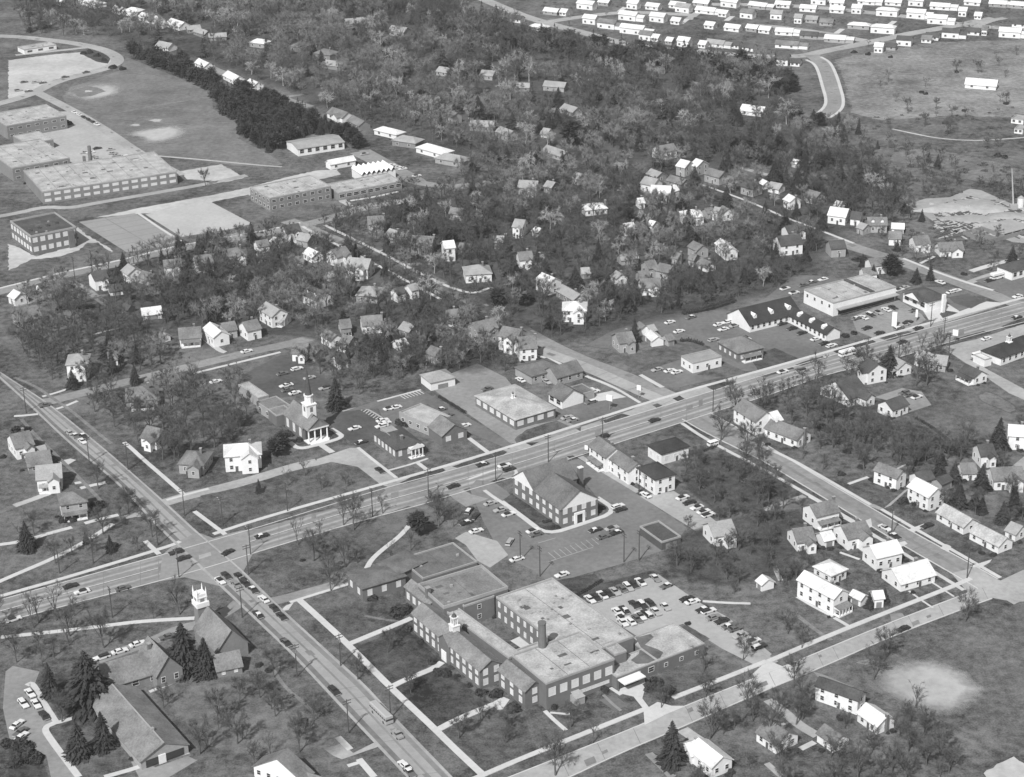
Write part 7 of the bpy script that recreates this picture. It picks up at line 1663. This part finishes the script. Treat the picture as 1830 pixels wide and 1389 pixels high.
# the far woods that read as one mass
LOW = {}
for i in range(4):
    a, b, c = bare_geo(80 + i, 12, 4.6, nl=6, nb=3, ns=3, nt=680, tw=.105, tl=2.0, k=3); LOW['bare', i] = [(a, 0), (b, 0), (c, 'T')]
    a, b, c = bare_geo(90 + i, 12, 4.8, nl=6, nb=3, ns=3, nt=800, tw=.105, tl=2.0, k=3, dome=True); LOW['pale', i] = [(a, 2), (b, 2), (c, 3)]
    a, b, c = conifer_geo(95 + i, 12, 3.0, 14, 13, 3); LOW['spruce', i] = [(a, 0), (b, 4), (c, 4)]
    a, b, c = conifer_geo(99 + i, 12, 3.8, 12, 14, 3, pine=True); LOW['pine', i] = [(a, 0), (b, 4)]
def mass(name, items, label):
    acc = {}
    for e in items:
        i = int(rng.integers(4)); s = e[3] / 12.0; t = rng.uniform(0, 6.283); c_, s_ = math.cos(t), math.sin(t)
        tone = e[1] * .021 + e[2] * .013; tone = math.sin(tone) + math.sin(e[1] * .05 - e[2] * .031) + rng.normal() * .9; tm = 1 if tone < -.2 or pix((e[1], e[2], 0))[1] > 330 and tone < .9 else 5 if tone < 1.3 else 6
        wd = rng.uniform(.8, 1.3)
        for (V, F), m in LOW[e[0], i]:
            m = tm if m == 'T' else m
            w = np.stack([(V[:, 0] * c_ - V[:, 1] * s_) * s * wd + e[1], (V[:, 0] * s_ + V[:, 1] * c_) * s * wd + e[2], V[:, 2] * s], 1); A = acc.setdefault((F.shape[1], m), [[], [], 0]); A[0].append(w); A[1].append(F + A[2]); A[2] += len(V)
    parts = [(np.concatenate(A[0]), np.concatenate(A[1]), k[1]) for k, A in acc.items()]
    return tag(link(name, np_mesh(name, parts, [BARK, mat('dark_twigs', .085, .4, .5, .06), BARKP, TWIGPF, NEEDLEP, TWIGF, mat('budding_twigs', .22, .35, .5, .06)])), label, 'woodland', kind='stuff')
print('scatter', len(SC), 'rest', len(rest), cnt)
TWIGF = mat('woodland_twigs', .17, .35, .5, .06); TWIGPF = mat('woodland_pale_twigs', .34, .3, .5, .06)
mass('bare_woodland', [e for e in rest if e[0] in ('bare', 'pale')], 'bare leafless woodland filling the upper half between the houses')
mass('conifer_woodland', [e for e in rest if e[0] in ('spruce', 'pine')], 'dark conifers massed in belts and clumps in the upper half')
# scrub: low brush on the rough ground at upper right and in gaps
def scrub(poly, per_ha, r0, r1):
    w = np.array([P(*q)[:2] for q in poly]); A = abs(area2(w)) / 2 / 1e4; c = rng.uniform(w.min(0), w.max(0), (int(A * per_ha * 3) + 30, 2)); c = c[inside(w, c)]; c = c[free(c, 0)][:int(A * per_ha)]
    return [(p[0], p[1], rng.uniform(r0, r1)) for p in c]
sc_ = scrub([(1440, 330), (1560, 260), (1830, 300), (1830, 430), (1640, 430), (1500, 400)], 110, .8, 2.2) + scrub([(1060, 520), (1400, 480), (1430, 512), (1300, 548), (1080, 585)], 90, .8, 1.8) + scrub([(1200, 850), (1300, 800), (1440, 880), (1290, 930)], 80, .6, 1.6) + scrub([(1500, 200), (1830, 180), (1830, 300), (1560, 260)], 40, .5, 1.8) + scrub([(960, 0), (1830, 5), (1830, 62), (1400, 95), (1150, 84), (990, 40)], 14, .7, 1.6) + scrub([(560, 190), (1400, 240), (1400, 500), (900, 600), (700, 430)], 22, .6, 1.5) + scrub([(170, 500), (600, 410), (900, 600), (700, 660), (200, 620)], 20, .5, 1.3) + scrub([(40, 600), (300, 640), (480, 740), (300, 830)], 24, .5, 1.4) + scrub([(1180, 960), (1440, 900), (1440, 1060), (1250, 1050)], 40, .4, 1.2) + scrub([(1250, 1340), (1700, 1290), (1700, 1389), (1300, 1420)], 30, .4, 1.2) + scrub([(300, 1200), (600, 1230), (600, 1380), (320, 1330)], 16, .4, 1.2)
V0, F0 = shrub_geo(5, 1.0, 90); vs, fs_ = [], []
for i, (x, y, r_) in enumerate(sc_):
    t = rng.uniform(0, 6.283); vs.append(np.stack([(V0[:, 0] * math.cos(t) - V0[:, 1] * math.sin(t)) * r_ + x, (V0[:, 0] * math.sin(t) + V0[:, 1] * math.cos(t)) * r_ + y, V0[:, 2] * r_ * .8], 1)); fs_.append(F0 + i * len(V0))
tag(link('undergrowth', np_mesh('undergrowth', [(np.concatenate(vs), np.concatenate(fs_), 0)], [mat('brush', .10, .4, .8, .12)])), 'low brush scattered over rough ground and yards', 'undergrowth', kind='stuff')
# ------------------------------------------------------------------ labels of trees and shrubs: what they stand beside
lm = np.array([(l[3], l[4]) for l in LM]); DESC = {'bare': 'bare tree', 'thin': 'thin young bare tree', 'pale': 'pale-barked bare tree', 'spruce': 'dark spruce', 'pine': 'dark pine', 'shrub': 'dark shrub'}
bins = {}
for o, kind, x, y, H in TREES:
    d = np.hypot(lm[:, 0] - x, lm[:, 1] - y); j = int(d.argmin()); px, py = pix((x, y, 0)); dx, dy = px - LM[j][1], py - LM[j][2]
    rel = ('right of' if dx > 0 else 'left of') if abs(dx) > 1.4 * abs(dy) else ('in front of' if dy > 0 else 'behind')
    size = '' if kind == 'shrub' else 'tall ' if H > 11.5 else 'low ' if H < 8 else ''
    bins.setdefault((size + DESC[kind], rel, j), []).append((d[j], o, kind))
for (dsc, rel, j), l in bins.items():
    l.sort(key=lambda e: e[0])
    for k, (_, o, kind) in enumerate(l):
        t = (f'{dsc} ' if len(l) == 1 else f'{"nearest" if k == 0 else ORD[k] + " nearest"} {dsc} ' if k < 20 else f'{dsc} ') + rel + ' the ' + LM[j][0]
        w_ = t.split(); t = ' '.join(w_[:16]); tag(o, t, group={'shrub': 'shrubs by walls and lawns', 'spruce': 'spruces among the houses', 'pine': 'pines among the houses'}.get(kind, 'bare trees of streets and yards'))
# ------------------------------------------------------------------ haze: one closed box of even, pale air round camera and scene
HAZE = 0.00006
hz = MB(); hz.box(-3600, 3600, -1600, 9100, -1.0, CAMH + 6)
hm, ht, hb_ = newmat('haze_air'); ht.nodes.remove(hb_); vol = ht.nodes.new('ShaderNodeVolumePrincipled')
vol.inputs['Color'].default_value = (.92, .92, .92, 1); vol.inputs['Density'].default_value = HAZE; vol.inputs['Anisotropy'].default_value = 0.0
ht.links.new(vol.outputs[0], ht.nodes['Material Output'].inputs['Volume'])
tag(hz.obj('haze', [hm]), 'pale haze filling the air over the whole town', 'haze', kind='stuff')
